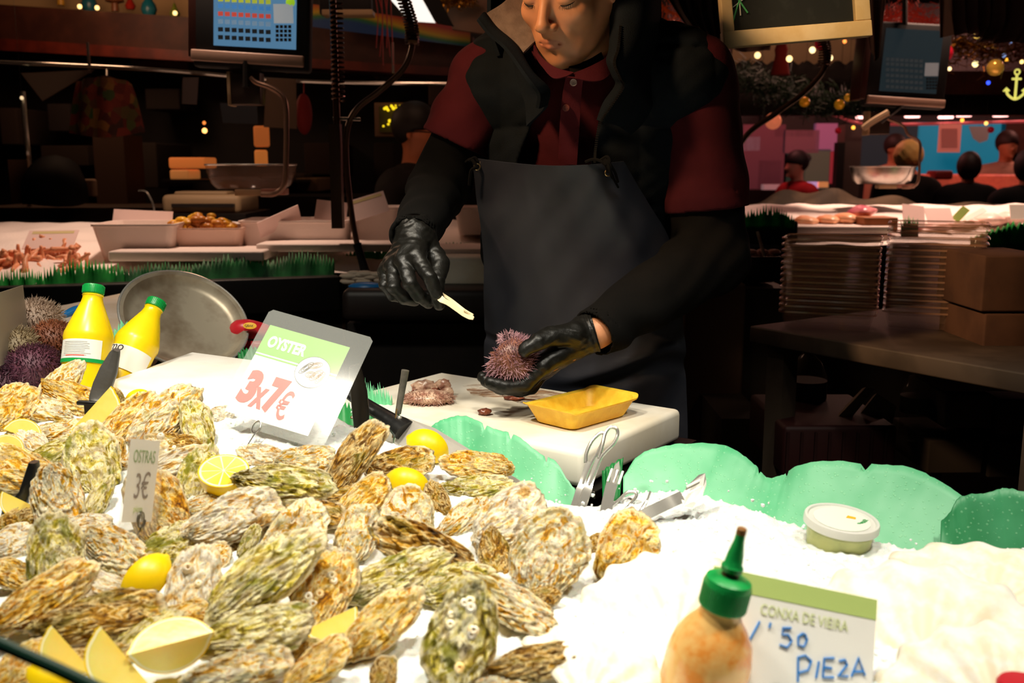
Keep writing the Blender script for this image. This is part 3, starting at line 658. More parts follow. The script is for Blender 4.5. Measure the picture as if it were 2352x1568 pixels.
def valve(seed, cup=False, flute=0, K=8, nT=104, nR=44):
    rnd = random.Random(seed); o1, o2, o3 = [rnd.uniform(0, 50) for _ in range(3)]
    bend = rnd.uniform(-.10, .16); narrow = rnd.uniform(.10, .30)
    a = np.array([-.43, rnd.uniform(-.05, .05)])
    N3 = lambda x, y, z: mnoise.noise(Vector((x, y, z)))
    out = []; lipz = []
    for i in range(nT):
        th = 2 * PI * i / nT; c, s = math.cos(th), math.sin(th)
        r = 1.06 + .18 * N3(c * 1.3 + o1, s * 1.3, o2) + .07 * N3(c * 4 + o1, s * 4, o2) + .05 * N3(c * 11, s * 11 + o2, o1)
        out.append((.5 * c * r, .5 * s * r * (1 - narrow * (1 - c) * .5 * 1.3)))
        lipz.append(.065 * N3(c * 2 + o3, s * 2, 0) + .045 * N3(c * 6, s * 6 + o3, 2) + .012 * N3(c * 15, s * 15, o3))
    H = (-.22 if cup else .13) * (1 + .3 * rnd.random()); sg = -1 if cup else 1
    vs = []; gv = []
    for j in range(nR + 1):
        t = j / nR
        for i in range(nT):
            th = 2 * PI * i / nT; c, s = math.cos(th), math.sin(th)
            tt = .04 + .96 * t; x = a[0] + (out[i][0] - a[0]) * tt; y = a[1] + (out[i][1] - a[1]) * tt
            sK = tt * K + .75 * N3(c * 1.8 + o2, s * 1.8, tt * 2.5) + .22 * N3(c * 6, s * 6 + o1, tt * 5)
            fr = sK - math.floor(sK)
            saw = fr ** 1.6
            h = H * (1 - tt ** 2.2) ** .75 + sg * .062 * saw * (.35 + .65 * tt) * (.5 + .9 * abs(N3(c * 3, s * 3, o1 + math.floor(sK))))
            h += .030 * N3(x * 5 + o1, y * 5, o3) * (1 - .5 * tt) + .014 * N3(x * 15 + o3, y * 15, o1) + .006 * N3(x * 38, y * 38 + o1, o2)
            if flute: h += sg * flute * tt ** 1.5 * math.sin(th * 9 + 2 * N3(c, s, o1)) * .5
            h += lipz[i] * tt ** 2 + bend * (x * x - .1)
            # frilled plate edges stand out sideways
            e = 1 + .040 * (saw - .5) * (1 + 1.5 * N3(c * 9 + o1, s * 9, math.floor(sK)))
            vs.append((x * e, y * e, h)); gv.append((c * 1.5, s * 1.5, sK * 1.35))
    nO = nR + 1
    inner = 9
    for j in range(inner):                                   # inside of the shell
        t = .97 - j / (inner - 1) * .90
        for i in range(nT):
            x = a[0] + (out[i][0] - a[0]) * t; y = a[1] + (out[i][1] - a[1]) * t
            h = H * .80 * (1 - t ** 2.2) ** .75 - sg * .012 + lipz[i] * t ** 2 + bend * (x * x - .1); vs.append((x, y, h)); gv.append((math.cos(2 * PI * i / nT) * .4, math.sin(2 * PI * i / nT) * .4, t * 3))
    fs = []
    tot = nO + inner
    for j in range(tot - 1):
        for i in range(nT):
            q = (j * nT + i, j * nT + (i + 1) % nT, (j + 1) * nT + (i + 1) % nT, (j + 1) * nT + i); fs.append(q[::-1] if not cup else q)
    fs.append(tuple(range(nT)) if not cup else tuple(range(nT))[::-1])
    l = [(tot - 1) * nT + i for i in range(nT)]; fs.append(tuple(l[::-1]) if not cup else tuple(l))
    me = mesh('shell', vs, fs)
    at = me.attributes.new('growth', 'FLOAT_VECTOR', 'POINT'); at.data.foreach_set('vector', np.array(gv, 'f').ravel())
    lp = np.zeros(len(vs), 'f'); 
    for j in range(nR + 1): lp[j * nT:(j + 1) * nT] = max(0, min(1, (j / nR - .93) / .05))
    a2 = me.attributes.new('lip', 'FLOAT', 'POINT'); a2.data.foreach_set('value', lp)
    me.materials.append(om['c']); return me
VU = [valve(11 + k, False, 0 if k % 3 else .012, 4.5 + k % 4) for k in range(8)]
VL = [valve(11 + k, True, .03 if k % 2 else .05, 5 + k % 3) for k in range(8)]
VROUND = valve(77, False, 0, 10); VROUND_L = valve(77, True, .04, 8)

def orient(px, py, Lpx, Wpx, ang, face, base_dz=0, at=None, wmin=.45, wmax=1.0):
    """matrix of a shell whose outline covers an oriented ellipse of the picture: real size follows from its distance"""
    c = at if at is not None else PI_(px, py, base_dz); d = c - CAM; depth = d.dot(F_); dn = d.normalized()
    n = (Vector((0, 0, 1)) * (1 - face) + (-dn) * face).normalized()
    a = math.radians(ang); e = R_ * math.cos(a) + U_ * math.sin(a); p = -R_ * math.sin(a) + U_ * math.cos(a)
    e = (e - dn * e.dot(dn)).normalized(); p = dn.cross(e) * -1
    k = -e.dot(n) / dn.dot(n); v = e + dn * k
    Lw = Lpx * depth / FPX * v.length
    X = v.normalized(); Y = n.cross(X)
    wv = abs(Y.dot(p)); Ww = Wpx * depth / FPX / max(wv, .3)
    return c, X, Y, n, Lw, Ww
def place_oyster(px, py, L, W, ang, face, kind, var, label, lift=0.0, opened=0, barn=0):
    c, X, Y, n, Lw, Ww = orient(px, py, L, W, ang, face, .012 + lift)
    Lw = min(Lw, .17, Ww * 2.9); Ww = min(max(Ww, Lw * .42), Lw * .95)
    Lw *= 1.12; Ww *= 1.14; T = (Lw + Ww) / 2
    M = Matrix((X, Y, n)).transposed().to_4x4(); M.translation = c
    root = empty('oyster', (0, 0, 0), label, 'oyster', 'oysters piled on the ice', mw=M)
    S_ = Matrix.Diagonal((Lw, Ww, T, 1))
    mu, ml = (VROUND, VROUND_L) if var == 'r' else (VU[var % 8], VL[var % 8])
    for nm, me, up in (('upper_shell', mu, 1), ('lower_shell', ml, 0)):
        o = bpy.data.objects.new(nm, me); C.objects.link(o); o.parent = root
        mm = S_
        if opened and up: mm = S_ @ Matrix.Translation((-.42, 0, 0)) @ Matrix.Rotation(-math.radians(opened), 4, 'Y') @ Matrix.Translation((.42, 0, 0))
        o.matrix_basis = mm; o.material_slots[0].link = 'OBJECT'; o.material_slots[0].material = om[kind if up or kind in 'kog' else 'o']
    if barn:
        rnd = random.Random(barn)
        for k in range(barn):
            b = MB(); s = rnd.uniform(.003, .006); b.lathe([(s, 0), (s * .85, s * .6), (s * .45, s), (s * .3, s * .9), (s * .2, s * .4)], None, 10)
            o = b.build('barnacle', om['p'], None); o.parent = root; o.matrix_basis = Matrix.Translation((rnd.uniform(-.3, .3) * Lw, rnd.uniform(-.25, .25) * Ww, .10 * T))
    return root
OY = [
 (130, 892, 140, 58, 48, .75, 'c', 1, 'tall narrow cream oyster leaning on the foot of the upright yellow bottle', .02),
 (178, 918, 140, 70, -22, .7, 'o', 2, 'brown ruffled oyster below the black knife handle beside the yellow bottle', .005),
 (22, 938, 120, 92, 40, .7, 'o', 3, 'round golden oyster with raised rim at the left edge below the urchins', .01),
 (105, 942, 105, 62, 160, .6, 'c', 4, 'greyish cream oyster between the golden oyster and the brown ruffled one', 0),
 (140, 990, 105, 50, 10, .6, 'c', 5, 'thin tan oyster left of the big upright lemon wedge', 0),
 (66, 1015, 95, 60, 140, .6, 'p', 6, 'cream oyster lying under the two lemon wedges at the left edge', 0),
 (135, 1040, 130, 55, 18, .55, 'g', 7, 'long green-grey oyster between the lemon wedges and the ostras card', 0),
 (35, 1080, 175, 95, 165, .7, 'o', 0, 'large smooth brown oyster above the curved black knife handle', .015),
 (212, 1060, 155, 112, 100, .85, 'g', 1, 'big upright green and cream oyster left of the ostras card', .015),
 (290, 965, 150, 72, 45, .8, 'o', 2, 'pointed orange-brown oyster directly above the ostras card', .015),
 (378, 958, 165, 92, 42, .8, 'c', 3, 'cream oyster with a tall tip reaching above the others', .02),
 (268, 922, 62, 38, 110, .8, 'k', 4, 'small brown upright oyster between lemon wedge and lemon end', 0),
 (455, 985, 130, 70, 105, .75, 'g', 5, 'orange and green oyster at the rear right of the left heap', .008),
 (505, 952, 58, 38, 10, .7, 'p', 6, 'small pale oyster half sunk in the ice behind the heap', -.006),
 (400, 1020, 115, 48, 175, .6, 'k', 7, 'brown barnacled oyster peeping out right of the ostras card top', 0, 0, 5),
 (398, 1066, 140, 62, 22, .75, 'p', 0, 'cream oyster with curled lip right of the ostras card', .012),
 (458, 1092, 125, 85, 75, .75, 'g', 1, 'pale green oyster left of the halved lemon', .004),
 (262, 1050, 80, 45, 80, .6, 'k', 2, 'narrow brown oyster behind the upper edge of the ostras card', -.004),
 (132, 1152, 150, 108, -75, .9, 'c', 3, 'plump cream and orange oyster beside the curved black handle', .02),
 (222, 1152, 115, 48, 62, .7, 'g', 4, 'narrow greenish oyster hidden left of the ostras card', 0),
 (192, 1212, 115, 62, 5, .6, 'p', 5, 'pale oyster under the foot of the ostras card', -.002),
 (362, 1162, 170, 122, 118, .95, 'o', 'r', 'big fluted orange oyster right of the ostras card', .022),
 (484, 1158, 130, 52, 15, .6, 'c', 6, 'tan oyster below the halved lemon', -.002),
 (532, 1190, 200, 108, 22, .85, 'p', 7, 'broad flat cream oval oyster right of the fluted orange one', .018),
 (520, 1245, 90, 45, 170, .5, 'k', 1, 'brown knobbly oyster under the broad cream oval one', -.008),
 (572, 1242, 75, 36, 60, .8, 'g', 0, 'very small grey-green oyster standing between bigger ones', .0),
 (130, 1278, 175, 118, 95, 1.0, 'g', 'r', 'round oyster with bold dark rings at lower left', .02),
 (268, 1264, 135, 98, -30, .85, 'c', 2, 'smooth rounded cream and orange oyster above the whole-rind lemon wedge', .012),
 (398, 1252, 135, 88, 28, .75, 'g', 3, 'dull green oyster right of the smooth rounded cream one', .004),
 (32, 1242, 115, 80, 20, .7, 'p', 4, 'pale crusty oyster at the left edge beside the ringed one', 0),
 (38, 1322, 125, 62, 160, .65, 'o', 5, 'orange and green oyster at the left edge under the ringed one', .005),
 (100, 1372, 235, 92, 32, .75, 'o', 6, 'long frilled brown and cream oyster at lower left', .022),
 (230, 1418, 250, 88, 12, .7, 'k', 7, 'long layered grey-brown oyster above the three lemon wedges', .015),
 (235, 1352, 125, 68, 165, .6, 'p', 0, 'flat yellowish cream oyster left of the whole-rind lemon wedge', -.002),
 (55, 1530, 140, 85, 40, .7, 'o', 1, 'orange oyster under the green rod at the bottom left corner', .01),
 (105, 1478, 105, 52, 20, .6, 'g', 2, 'green-grey oyster between the green rod and the layered one', 0),
 (330, 1462, 160, 52, 35, .6, 'g', 3, 'grey-green oyster edge showing behind the big cut lemon', 0),
 (605, 1048, 105, 52, 170, .6, 'p', 4, 'pale oyster just below the wire loop of the big card', -.004),
 (702, 1055, 125, 62, 5, .65, 'c', 5, 'tan oyster at the foot of the big OYSTER card', .002),
 (655, 1110, 205, 82, -6, .75, 'g', 6, 'long cream and green oyster with the black clip at its tip', .018),
 (812, 1052, 180, 78, 52, .9, 'k', 7, 'dark upright oyster standing before the black knife handle', .03),
 (922, 1066, 138, 78, 10, .75, 'k', 0, 'brown oyster with dark gap between the two lemon wedges', .006),
 (1098, 1070, 150, 60, 175, .7, 'o', 1, 'brown oyster at the tip of the knife blade, upper of two', .016),
 (1098, 1118, 145, 50, 5, .6, 'g', 2, 'green and orange oyster under the one at the blade tip', -.002),
 (1006, 1144, 75, 45, 120, .7, 'k', 3, 'small dark brown oyster beside the lower lemon wedge', .0),
 (775, 1128, 115, 52, 10, .6, 'k', 4, 'dark oyster in the gap below the standing dark one', -.004),
 (832, 1150, 145, 78, 42, .75, 'o', 5, 'frilly orange oyster left of the lower lemon wedge', .01),
 (818, 1232, 140, 92, 65, .8, 'c', 6, 'tan upright oyster left of the gaping dark one', .008),
 (700, 1188, 165, 66, 5, .65, 'k', 7, 'grey-brown oyster behind the big striped one', .004),
 (668, 1240, 190, 115, 50, .85, 'c', 0, 'big striped cream and gold oyster in the middle of the pile', .015),
 (605, 1325, 275, 120, 38, .85, 'g', 1, 'largest oyster, moss green and brown, in the middle foreground', .03),
 (440, 1345, 165, 112, 75, .8, 'p', 2, 'crusty pale oyster between lemon wedge and the largest oyster', .01, 0, 4),
 (742, 1360, 175, 128, 60, .8, 'o', 3, 'knobbly ochre oyster right of the largest mossy one', .006, 0, 6),
 (735, 1275, 90, 52, 10, .7, 'p', 4, 'cream oyster lip between the striped and knobbly ones', .0),
 (592, 1452, 235, 108, 14, .75, 'g', 5, 'brown and green oyster right of the big cut lemon', .015),
 (415, 1418, 130, 60, 20, .55, 'o', 6, 'orange-brown oyster behind the top of the big cut lemon', -.004),
 (548, 1540, 215, 82, 14, .65, 'c', 7, 'pale tan oyster at the bottom edge right of the big cut lemon', .006),
 (728, 1528, 160, 82, 40, .7, 'o', 0, 'yellowish frilled oyster at the bottom edge below the pale lemon wedge', .006),
 (935, 1190, 128, 112, 95, .9, 'c', 1, 'cream oyster with purple-grey blotches above the gaping dark one', .008),
 (972, 1262, 225, 96, 158, .9, 'k', 2, 'gaping dark oyster showing its black hollow inside', .022, 16),
 (908, 1325, 225, 84, 24, .7, 'g', 3, 'long green oyster below the gaping dark one', .012),
 (1058, 1190, 128, 62, 40, .65, 'c', 4, 'tan oyster between the blotched cream one and the large pale one', .0),
 (1170, 1192, 175, 122, 38, .9, 'p', 5, 'large pale oyster left of the big round ringed one', .022),
 (1138, 1275, 110, 72, -80, .7, 'k', 6, 'brown oyster under the large pale one', .0),
 (1265, 1270, 180, 158, 62, 1.0, 'c', 'r', 'big round cream oyster with fine rings beside the tongs', .026),
 (1368, 1248, 62, 38, 20, .6, 'k', 7, 'tiny brown oyster between the two rightmost big ones', -.004),
 (1436, 1262, 165, 132, 62, .95, 'o', 0, 'gold oyster with a green patch at the right end of the pile', .02),
 (1050, 1345, 160, 88, 18, .7, 'g', 1, 'olive-brown oyster below the gaping dark one and the pale one', .006),
 (1172, 1385, 205, 88, -28, .75, 'c', 2, 'brown and cream oyster at the right front of the pile', .012),
 (1250, 1372, 68, 45, 20, .6, 'k', 3, 'small frilled brown oyster at the end of the brown and cream one', -.002),
 (872, 1432, 210, 108, 42, .8, 'o', 4, 'gold and grey layered oyster right of the pale lemon wedge', .016),
 (1062, 1462, 235, 158, -102, .95, 'g', 5, 'large mottled oyster with barnacles at the front', .024, 0, 9),
 (1226, 1522, 190, 78, 10, .75, 'k', 6, 'dark streaked oyster alone on the ice at front right', .008),
 (880, 1558, 90, 62, 80, .7, 'k', 7, 'brown oyster tip at the bottom edge', .0),
 (1150, 1572, 110, 45, 5, .6, 'c', 0, 'cream oyster edge at the bottom under the dark streaked one', -.004),
 (40, 1196, 95, 48, 20, .55, 'k', 1, 'dark brown oyster below the curved black handle', -.004),
 (215, 1512, 160, 60, 10, .55, 'k', 2, 'brown oyster behind the lemon wedges at the bottom left', -.004),
 (175, 1118, 110, 60, 20, .5, 'k', 3, 'shaded brown oyster under the big upright green and cream one', -.008),
 (340, 1040, 110, 60, 30, .55, 'c', 4, 'cream oyster behind the ostras card, mostly hidden', -.002),
 (470, 1290, 120, 60, 30, .5, 'c', 5, 'tan oyster low between the dull green one and the largest one', -.006),
 (905, 1130, 100, 46, 10, .5, 'c', 6, 'low cream oyster behind the lower lemon wedge', -.006),
 (760, 1460, 150, 60, 30, .5, 'k', 7, 'brown oyster under the gold and grey layered one', -.008),
 (660, 1500, 150, 60, 10, .5, 'k', 0, 'dark oyster in the gap above the bottom edge left of the ice patch', -.01),
]
for i, r in enumerate(OY):
    place_oyster(*r[:9], *(r[9:]))

# ================= lemons =================
m_peel = M_('lemon_peel', 'f7cf0a', .38, c2='f2c400', scale=20, bump=.25, bscale=26, spec=.5, sss=.1)
m_pith = M_('lemon_pith', 'fbf3c8', .55)
m_pulp = M_('lemon_pulp', 'fbe27a', .3, c2='f6cf3c', scale=9, detail=6, bump=.4, bscale=30, sss=.3)
def sector(s0, s1, w, rw=.42, ex=1.12, nu=26, nf=16):
    """solid between radii scale s0..s1 of a lemon cut to the angle w"""
    vs = []; rings = []
    def pt(s, u, f): 
        r = rw * math.sin(u) ** ex * s; x = .5 * math.cos(u) * (s if s > .5 else s) ; tip = .03 * math.exp(-((abs(math.cos(u)) - 1) / .02) ** 2) * (1 if math.cos(u) > 0 else -1)
        return (x + tip, r * math.sin(f), r * math.cos(f))
    b = MB()
    U = [1e-3 + (PI - 2e-3) * i / (nu - 1) for i in range(nu)]; Fi = [-w / 2 + w * j / (nf - 1) for j in range(nf)]
    o = [pt(s1, u, f) for u in U for f in Fi]; i_ = [pt(s0, u, f) for u in U for f in Fi]
    n = len(o); fs = []
    for i in range(nu - 1):
        for j in range(nf - 1):
            a = i * nf + j; fs.append((a, a + 1, a + nf + 1, a + nf)); fs.append((a + n, a + n + nf, a + n + nf + 1, a + n + 1))
        for a in (i * nf, i * nf + nf - 1): 
            q = (a, a + nf, a + nf + n, a + n); fs.append(q if a % nf == 0 else q[::-1])
    b.add(o + i_, fs); return b
def half_lemon():
    R, H = .5, .62; pr = lambda s: [(1e-6, -H * s)] + [(R * s * math.sin(t * PI / 2 / 12) ** .9, -H * s * math.cos(t * PI / 2 / 12)) for t in range(1, 13)]
    peel = MB().lathe(pr(1) + [(R * .955, 0.0)] + pr(.955)[::-1][1:], None, 40)
    pith = MB().lathe(pr(.95) + [(R * .89, 0.002), (R * .86, -.02)], None, 40)
    pulp = MB()
    for k in range(9):
        a0, a1 = 2 * PI * (k + .06) / 9, 2 * PI * (k + .94) / 9
        pts = [(.03 * math.cos((a0 + a1) / 2), .03 * math.sin((a0 + a1) / 2))] + [(.43 * math.cos(a0 + (a1 - a0) * j / 6), .43 * math.sin(a0 + (a1 - a0) * j / 6)) for j in range(7)]
        pulp.prism(pts, -.05, .008)
    pith.lathe([(R * .88, -.03), (R * .88, -.001)], None, 40)
    return peel, pith, pulp
def lemon(px, py, L, mode, ang, wdeg, label, rs=1, face=.8, lift=.012, name='lemon_wedge'):
    c, X, Y, n, Lw, _ = orient(px, py, L, L * .6, ang, face, lift)
    w_ = math.radians(wdeg)
    if mode == 'half':
        M = Matrix((X, Y, n)).transposed().to_4x4(); bl = half_lemon()
    else:
        if mode == 'cut':
            q = n.cross(X) * rs; Ya = q * math.sin(w_ / 2) + n * math.cos(w_ / 2); Za = q * math.cos(w_ / 2) - n * math.sin(w_ / 2); Xa = Ya.cross(Za)
        elif mode == 'rind': Za = n; Xa = X; Ya = Za.cross(Xa)
        else: Za = -n; Xa = X; Ya = Za.cross(Xa)
        M = Matrix((Xa, Ya, Za)).transposed().to_4x4(); rw, ex = (.5, .9) if mode == 'cut' else (.42, 1.12); bl = (sector(.955, 1, w_, rw, ex), sector(.90, .955, w_, rw, ex), sector(.02, .90, w_, rw, ex))
    Lw = min(Lw, .085); zoff = .17 if mode != 'half' else 0
    M = M @ Matrix.Translation((0, 0, -zoff * Lw)) ; M.translation = c + (M.to_3x3() @ Vector((0, 0, -zoff * Lw)))
    root = empty(name, (0, 0, 0), label, 'lemon', 'cut lemons among the oysters', mw=M)
    for b, nm, mt in zip(bl, ('peel', 'pith', 'pulp'), (m_peel, m_pith, m_pulp)):
        me = b.build(nm, mt, None, local=True); me.parent = root; me.data.transform(Matrix.Diagonal((Lw, Lw, Lw, 1)))
    return root
lemon(222, 950, 128, 'cut', 48, 70, 'upright lemon wedge leaning on the black knife guard', -1, 1, .03)
lemon(320, 915, 62, 'rind', 0, 150, 'bright yellow lemon end against the foam box', 1, .7, .012)
lemon(55, 992, 80, 'cut', -20, 80, 'pale lemon wedge at the left, upper of two', 1, .9, .022)
lemon(18, 1025, 70, 'cut', -10, 90, 'lemon wedge at the left edge, lower of two', 1, .9, .03)
lemon(42, 1158, 85, 'cut', -25, 90, 'lemon wedge behind the curved black handle', -1, .9, .02)
lemon(514, 1080, 112, 'half', 15, 0, 'halved lemon, cut side up, left of the black clip', 1, .35, .04, 'lemon_half')
lemon(982, 1024, 105, 'rind', -28, 110, 'yellow lemon wedge on the knife blade', 1, .8, .022)
lemon(938, 1108, 105, 'rind', -20, 90, 'lemon wedge before the brown gapped oyster', 1, .85, .02)
lemon(335, 1330, 140, 'rind', 48, 95, 'bright lemon wedge turned rind outwards in the foreground', 1, .9, .03)
lemon(393, 1480, 180, 'edge', 15, 110, 'biggest cut lemon in the foreground, both cut faces showing', 1, .9, .035)
lemon(150, 1502, 135, 'cut', -48, 80, 'cut lemon wedge just above the green rod, left one', -1, .95, .03)
lemon(268, 1522, 170, 'cut', -50, 80, 'cut lemon wedge just above the green rod, right one', -1, .95, .03)
lemon(765, 1436, 120, 'cut', 25, 80, 'pale lemon wedge between two ochre oysters', -1, .85, .015)
lemon(738, 1208, 45, 'cut', 60, 70, 'tiny pale lemon corner behind the striped oyster', 1, .8, .015)
lemon(112, 1560, 110, 'rind', -30, 90, 'orange-yellow lemon wedge under the green rod', 1, .8, .02)
lemon(286, 1000, 50, 'rind', 10, 90, 'sliver of lemon above the ostras card', 1, .8, .01)
# ================= the fishmonger =================
def skin_mat(name, c, lip='a0584a'):
    m, nt, b = newmat(name); tc = node(nt, 'ShaderNodeTexCoord')
    n = noise_n(nt, 22, 4, vec=tc.outputs['Object']); r = ramp_n(nt, n.outputs[0], [(.35, srgb(c)), (.7, tuple(list(x * .86 for x in srgb(c)[:3])) + (1,))])
    at = node(nt, 'ShaderNodeAttribute'); at.attribute_name = 'lip'; mx = node(nt, 'ShaderNodeMix', data_type='RGBA')
    lk(nt, at.outputs['Fac'], mx.inputs[0]); lk(nt, r.outputs[0], mx.inputs[6]); mx.inputs[7].default_value = srgb(lip)
    lk(nt, mx.outputs[2], b.inputs['Base Color']); b.inputs['Roughness'].default_value = .5; b.inputs['Subsurface Weight'].default_value = .12; b.inputs['Subsurface Scale'].default_value = .01
    n2 = noise_n(nt, 420, 2, vec=tc.outputs['Object']); bp = node(nt, 'ShaderNodeBump'); bp.inputs['Strength'].default_value = .15; bp.inputs['Distance'].default_value = .0006
    lk(nt, n2.outputs[0], bp.inputs['Height']); lk(nt, bp.outputs[0], b.inputs['Normal']); return m
m_skin = skin_mat('skin', 'c98a62')
m_hair = M_('dark_hair', '15100d', .5, c2='241a14', scale=80, bump=.6, bscale=300)
m_polo = M_('maroon_cotton', '48151c', .9, c2='3a0f16', scale=6, spec=.15, bump=.35, bscale=900)
m_sleeve = M_('black_cotton', '100e0c', .95, c2='0b0a09', scale=7, spec=.12, bump=.2, bscale=400)
m_vest = M_('navy_quilted_cloth', '10161c', .9, c2='0b1014', scale=8, spec=.15, bump=.4, bscale=500)
m_fleece = M_('grey_fleece', '7a6a60', .95, c2='66574e', scale=30, bump=.3, bscale=400)
m_apron = M_('navy_rubberised_cloth', '2e3038', .38, c2='24262e', scale=5, bump=.12, bscale=60, spec=.3)
m_glove = M_('black_nitrile', '12110e', .42, bump=.9, bscale=55, spec=.4)
m_lash = M_('eyelash', '0c0806', .8)
m_button = M_('button', '6b3a34', .4)
m_trouser = M_('dark_trousers', '101116', .9)

SR, SL = P(1122, 172, 1.88), P(1600, 170, 1.79)
ER, EL = P(1008, 428, 1.88), P(1632, 590, 1.78)
WR, WL = P(952, 540, 1.635), P(1372, 762, 1.60)
NB = P(1345, 120, 1.83)
CH, BE, HI = P(1338, 300, 1.89), P(1325, 590, 1.93), P(1330, 880, 1.96)
yaw = math.radians(16); RZ = Matrix.Rotation(-yaw, 3, 'Z')
# head frame
eye = P(1255, -6, 1.655); chin_px = (1302, 151)
fwd = Vector((-math.sin(math.radians(33)) * math.cos(math.radians(26)), -math.cos(math.radians(33)) * math.cos(math.radians(26)), -math.sin(math.radians(26))))
def proj(p):
    d = p - CAM; z = d.dot(F_); return 1176 + FPX * d.dot(R_) / z, 784 - FPX * d.dot(U_) / z
best = None
for k in range(-20, 21):
    u = (Vector((0, 0, 1)) - fwd * fwd.z).normalized(); u = Matrix.Rotation(math.radians(k), 3, fwd) @ u
    xx = (-fwd).cross(u); q = proj(eye + xx * .031); q2 = proj(eye - xx * .031); dd = abs(q[1] - q2[1] + 1)
    if best is None or dd < best[0]: best = (dd, u)
up = best[1]; yb = -fwd; xr = yb.cross(up)
HM = Matrix((xr, yb, up)).transposed().to_4x4(); HM.translation = eye - HM.to_3x3() @ Vector((0, -.074, 0))
def H(x, y, z): return HM @ Vector((x, y, z))

def head_sdf(g):
    e, c = g.ell, g.cap
    d = e((0, .018, .035), (.074, .095, .085))
    d = smin(d, e((0, -.022, -.035), (.056, .060, .082)), .03)
    d = smin(d, e((0, -.030, -.082), (.044, .046, .034)), .025)
    for s in (-1, 1):
        d = smin(d, c((s * .057, .012, -.045), (s * .026, -.052, -.098), .014, .013), .03)      # jaw line
        d = smin(d, e((s * .041, -.050, -.030), (.020, .022, .020)), .02)                        # cheekbone
    d = smin(d, e((0, -.064, -.106), (.019, .015, .014)), .018)                                   # chin
    d = smin(d, c((-.034, -.070, .020), (.034, -.070, .020), .011, .011), .014)                   # brow
    d = smin(d, e((0, -.064, -.066), (.028, .020, .022)), .016)                                   # muzzle
    for s in (-1, 1):
        d = smax(d, -e((s * .031, -.092, -.002), (.019, .0155, .0125)), .010)                     # sockets
        d = smin(d, e((s * .031, -.0655, -.003), (.0165, .0150, .0125)), .004)                    # lids over the eyes
    d = smin(d, c((0, -.074, .010), (0, -.100, -.036), .0065, .0095), .010)                       # nose bridge
    d = smin(d, e((0, -.0985, -.040), (.0105, .0095, .0085)), .007)
    for s in (-1, 1):
        d = smin(d, e((s * .0125, -.0885, -.0435), (.0070, .0095, .0070)), .005)
        d = smax(d, -e((s * .0062, -.093, -.0515), (.0036, .0050, .0040)), .002)
    for s in (-1, 1):                                                                             # lips
        d = smin(d, c((0, -.0852, -.0668), (s * .0245, -.0768, -.0705), .0038, .0020), .003)
        d = smin(d, c((0, -.0842, -.0768), (s * .0205, -.0770, -.0735), .0044, .0024), .003)
    d = smax(d, -c((-.025, -.0820, -.0722), (.025, -.0820, -.0722), .0013, .0013), .0016)
    d = smax(d, -e((0, -.094, -.0575), (.004, .0065, .006)), .004)
    d = smax(d, -e((0, -.0870, -.0900), (.012, .0035, .004)), .006)
    for s in (-1, 1): d = smin(d, e((s * .077, .014, -.008), (.008, .018, .030)), .006)
    d = smin(d, c((0, .030, -.06), (.0, .070, -.15), .052, .050), .03)
    return d
g = Grid((-.1, -.125, -.22), (.1, .13, .135), .0016)
me = g.mesh('person', head_sdf(g), 1)
lip = np.zeros(len(me.vertices), 'f'); co = np.empty(len(me.vertices) * 3, 'f'); me.vertices.foreach_get('co', co); co = co.reshape(-1, 3)
lx, lz = co[:, 0], co[:, 2]; low = (abs(lx) / .023) ** 2 + ((lz + .0728) / .0095) ** 2
lip = np.clip((1.15 - low) * 1.6, 0, .55) * (co[:, 1] < -.070)
A = np.array(HM); co2 = co @ A[:3, :3].T + A[:3, 3]
head_v = co2; head_me = me

# body below the neck, joined to the head in one mesh
def arm(g, a, b, c, r0, r1, r2): return smin(g.cap(a, b, r0, r1), g.cap(b, c, r1, r2), .02)
def torso(g, off=0):
    d = g.ell(CH, (.175 + off, .105 + off, .20 + off), RZ)
    d = smin(d, g.ell(BE, (.160 + off, .100 + off, .22 + off), RZ), .08)
    d = smin(d, g.ell(HI, (.165 + off, .110 + off, .20 + off), RZ), .08)
    d = smin(d, g.cap(SR + Vector((.03, 0, -.01)), SL + Vector((-.03, 0, -.01)), .058 + off, .062 + off), .07)
    d = smin(d, g.cap(NB + Vector((0, .02, .02)), CH, .060 + off, .10 + off), .07)
    return d
lo = (-.32, 1.35, .72); hi = (.55, 2.15, 1.78)
g = Grid(lo, hi, .006)
d = torso(g, -.012)
d = smin(d, arm(g, SR, ER, WR, .046, .036, .026), .03); d = smin(d, arm(g, SL, EL, WL, .048, .038, .027), .03)
d = smin(d, g.cap(H(0, .055, -.13), NB + Vector((0, .05, -.03)), .050, .05), .02)
hk = H(0, .062, -.20); RHc, LHc = P(935, 595, 1.60), P(1262, 825, 1.575)
for a, b in (((952, 540, 1.635), (930, 605, 1.595)), ((1372, 762, 1.60), (1255, 835, 1.58))): d = smin(d, g.cap(P(*a), P(*b), .024, .017), .01)
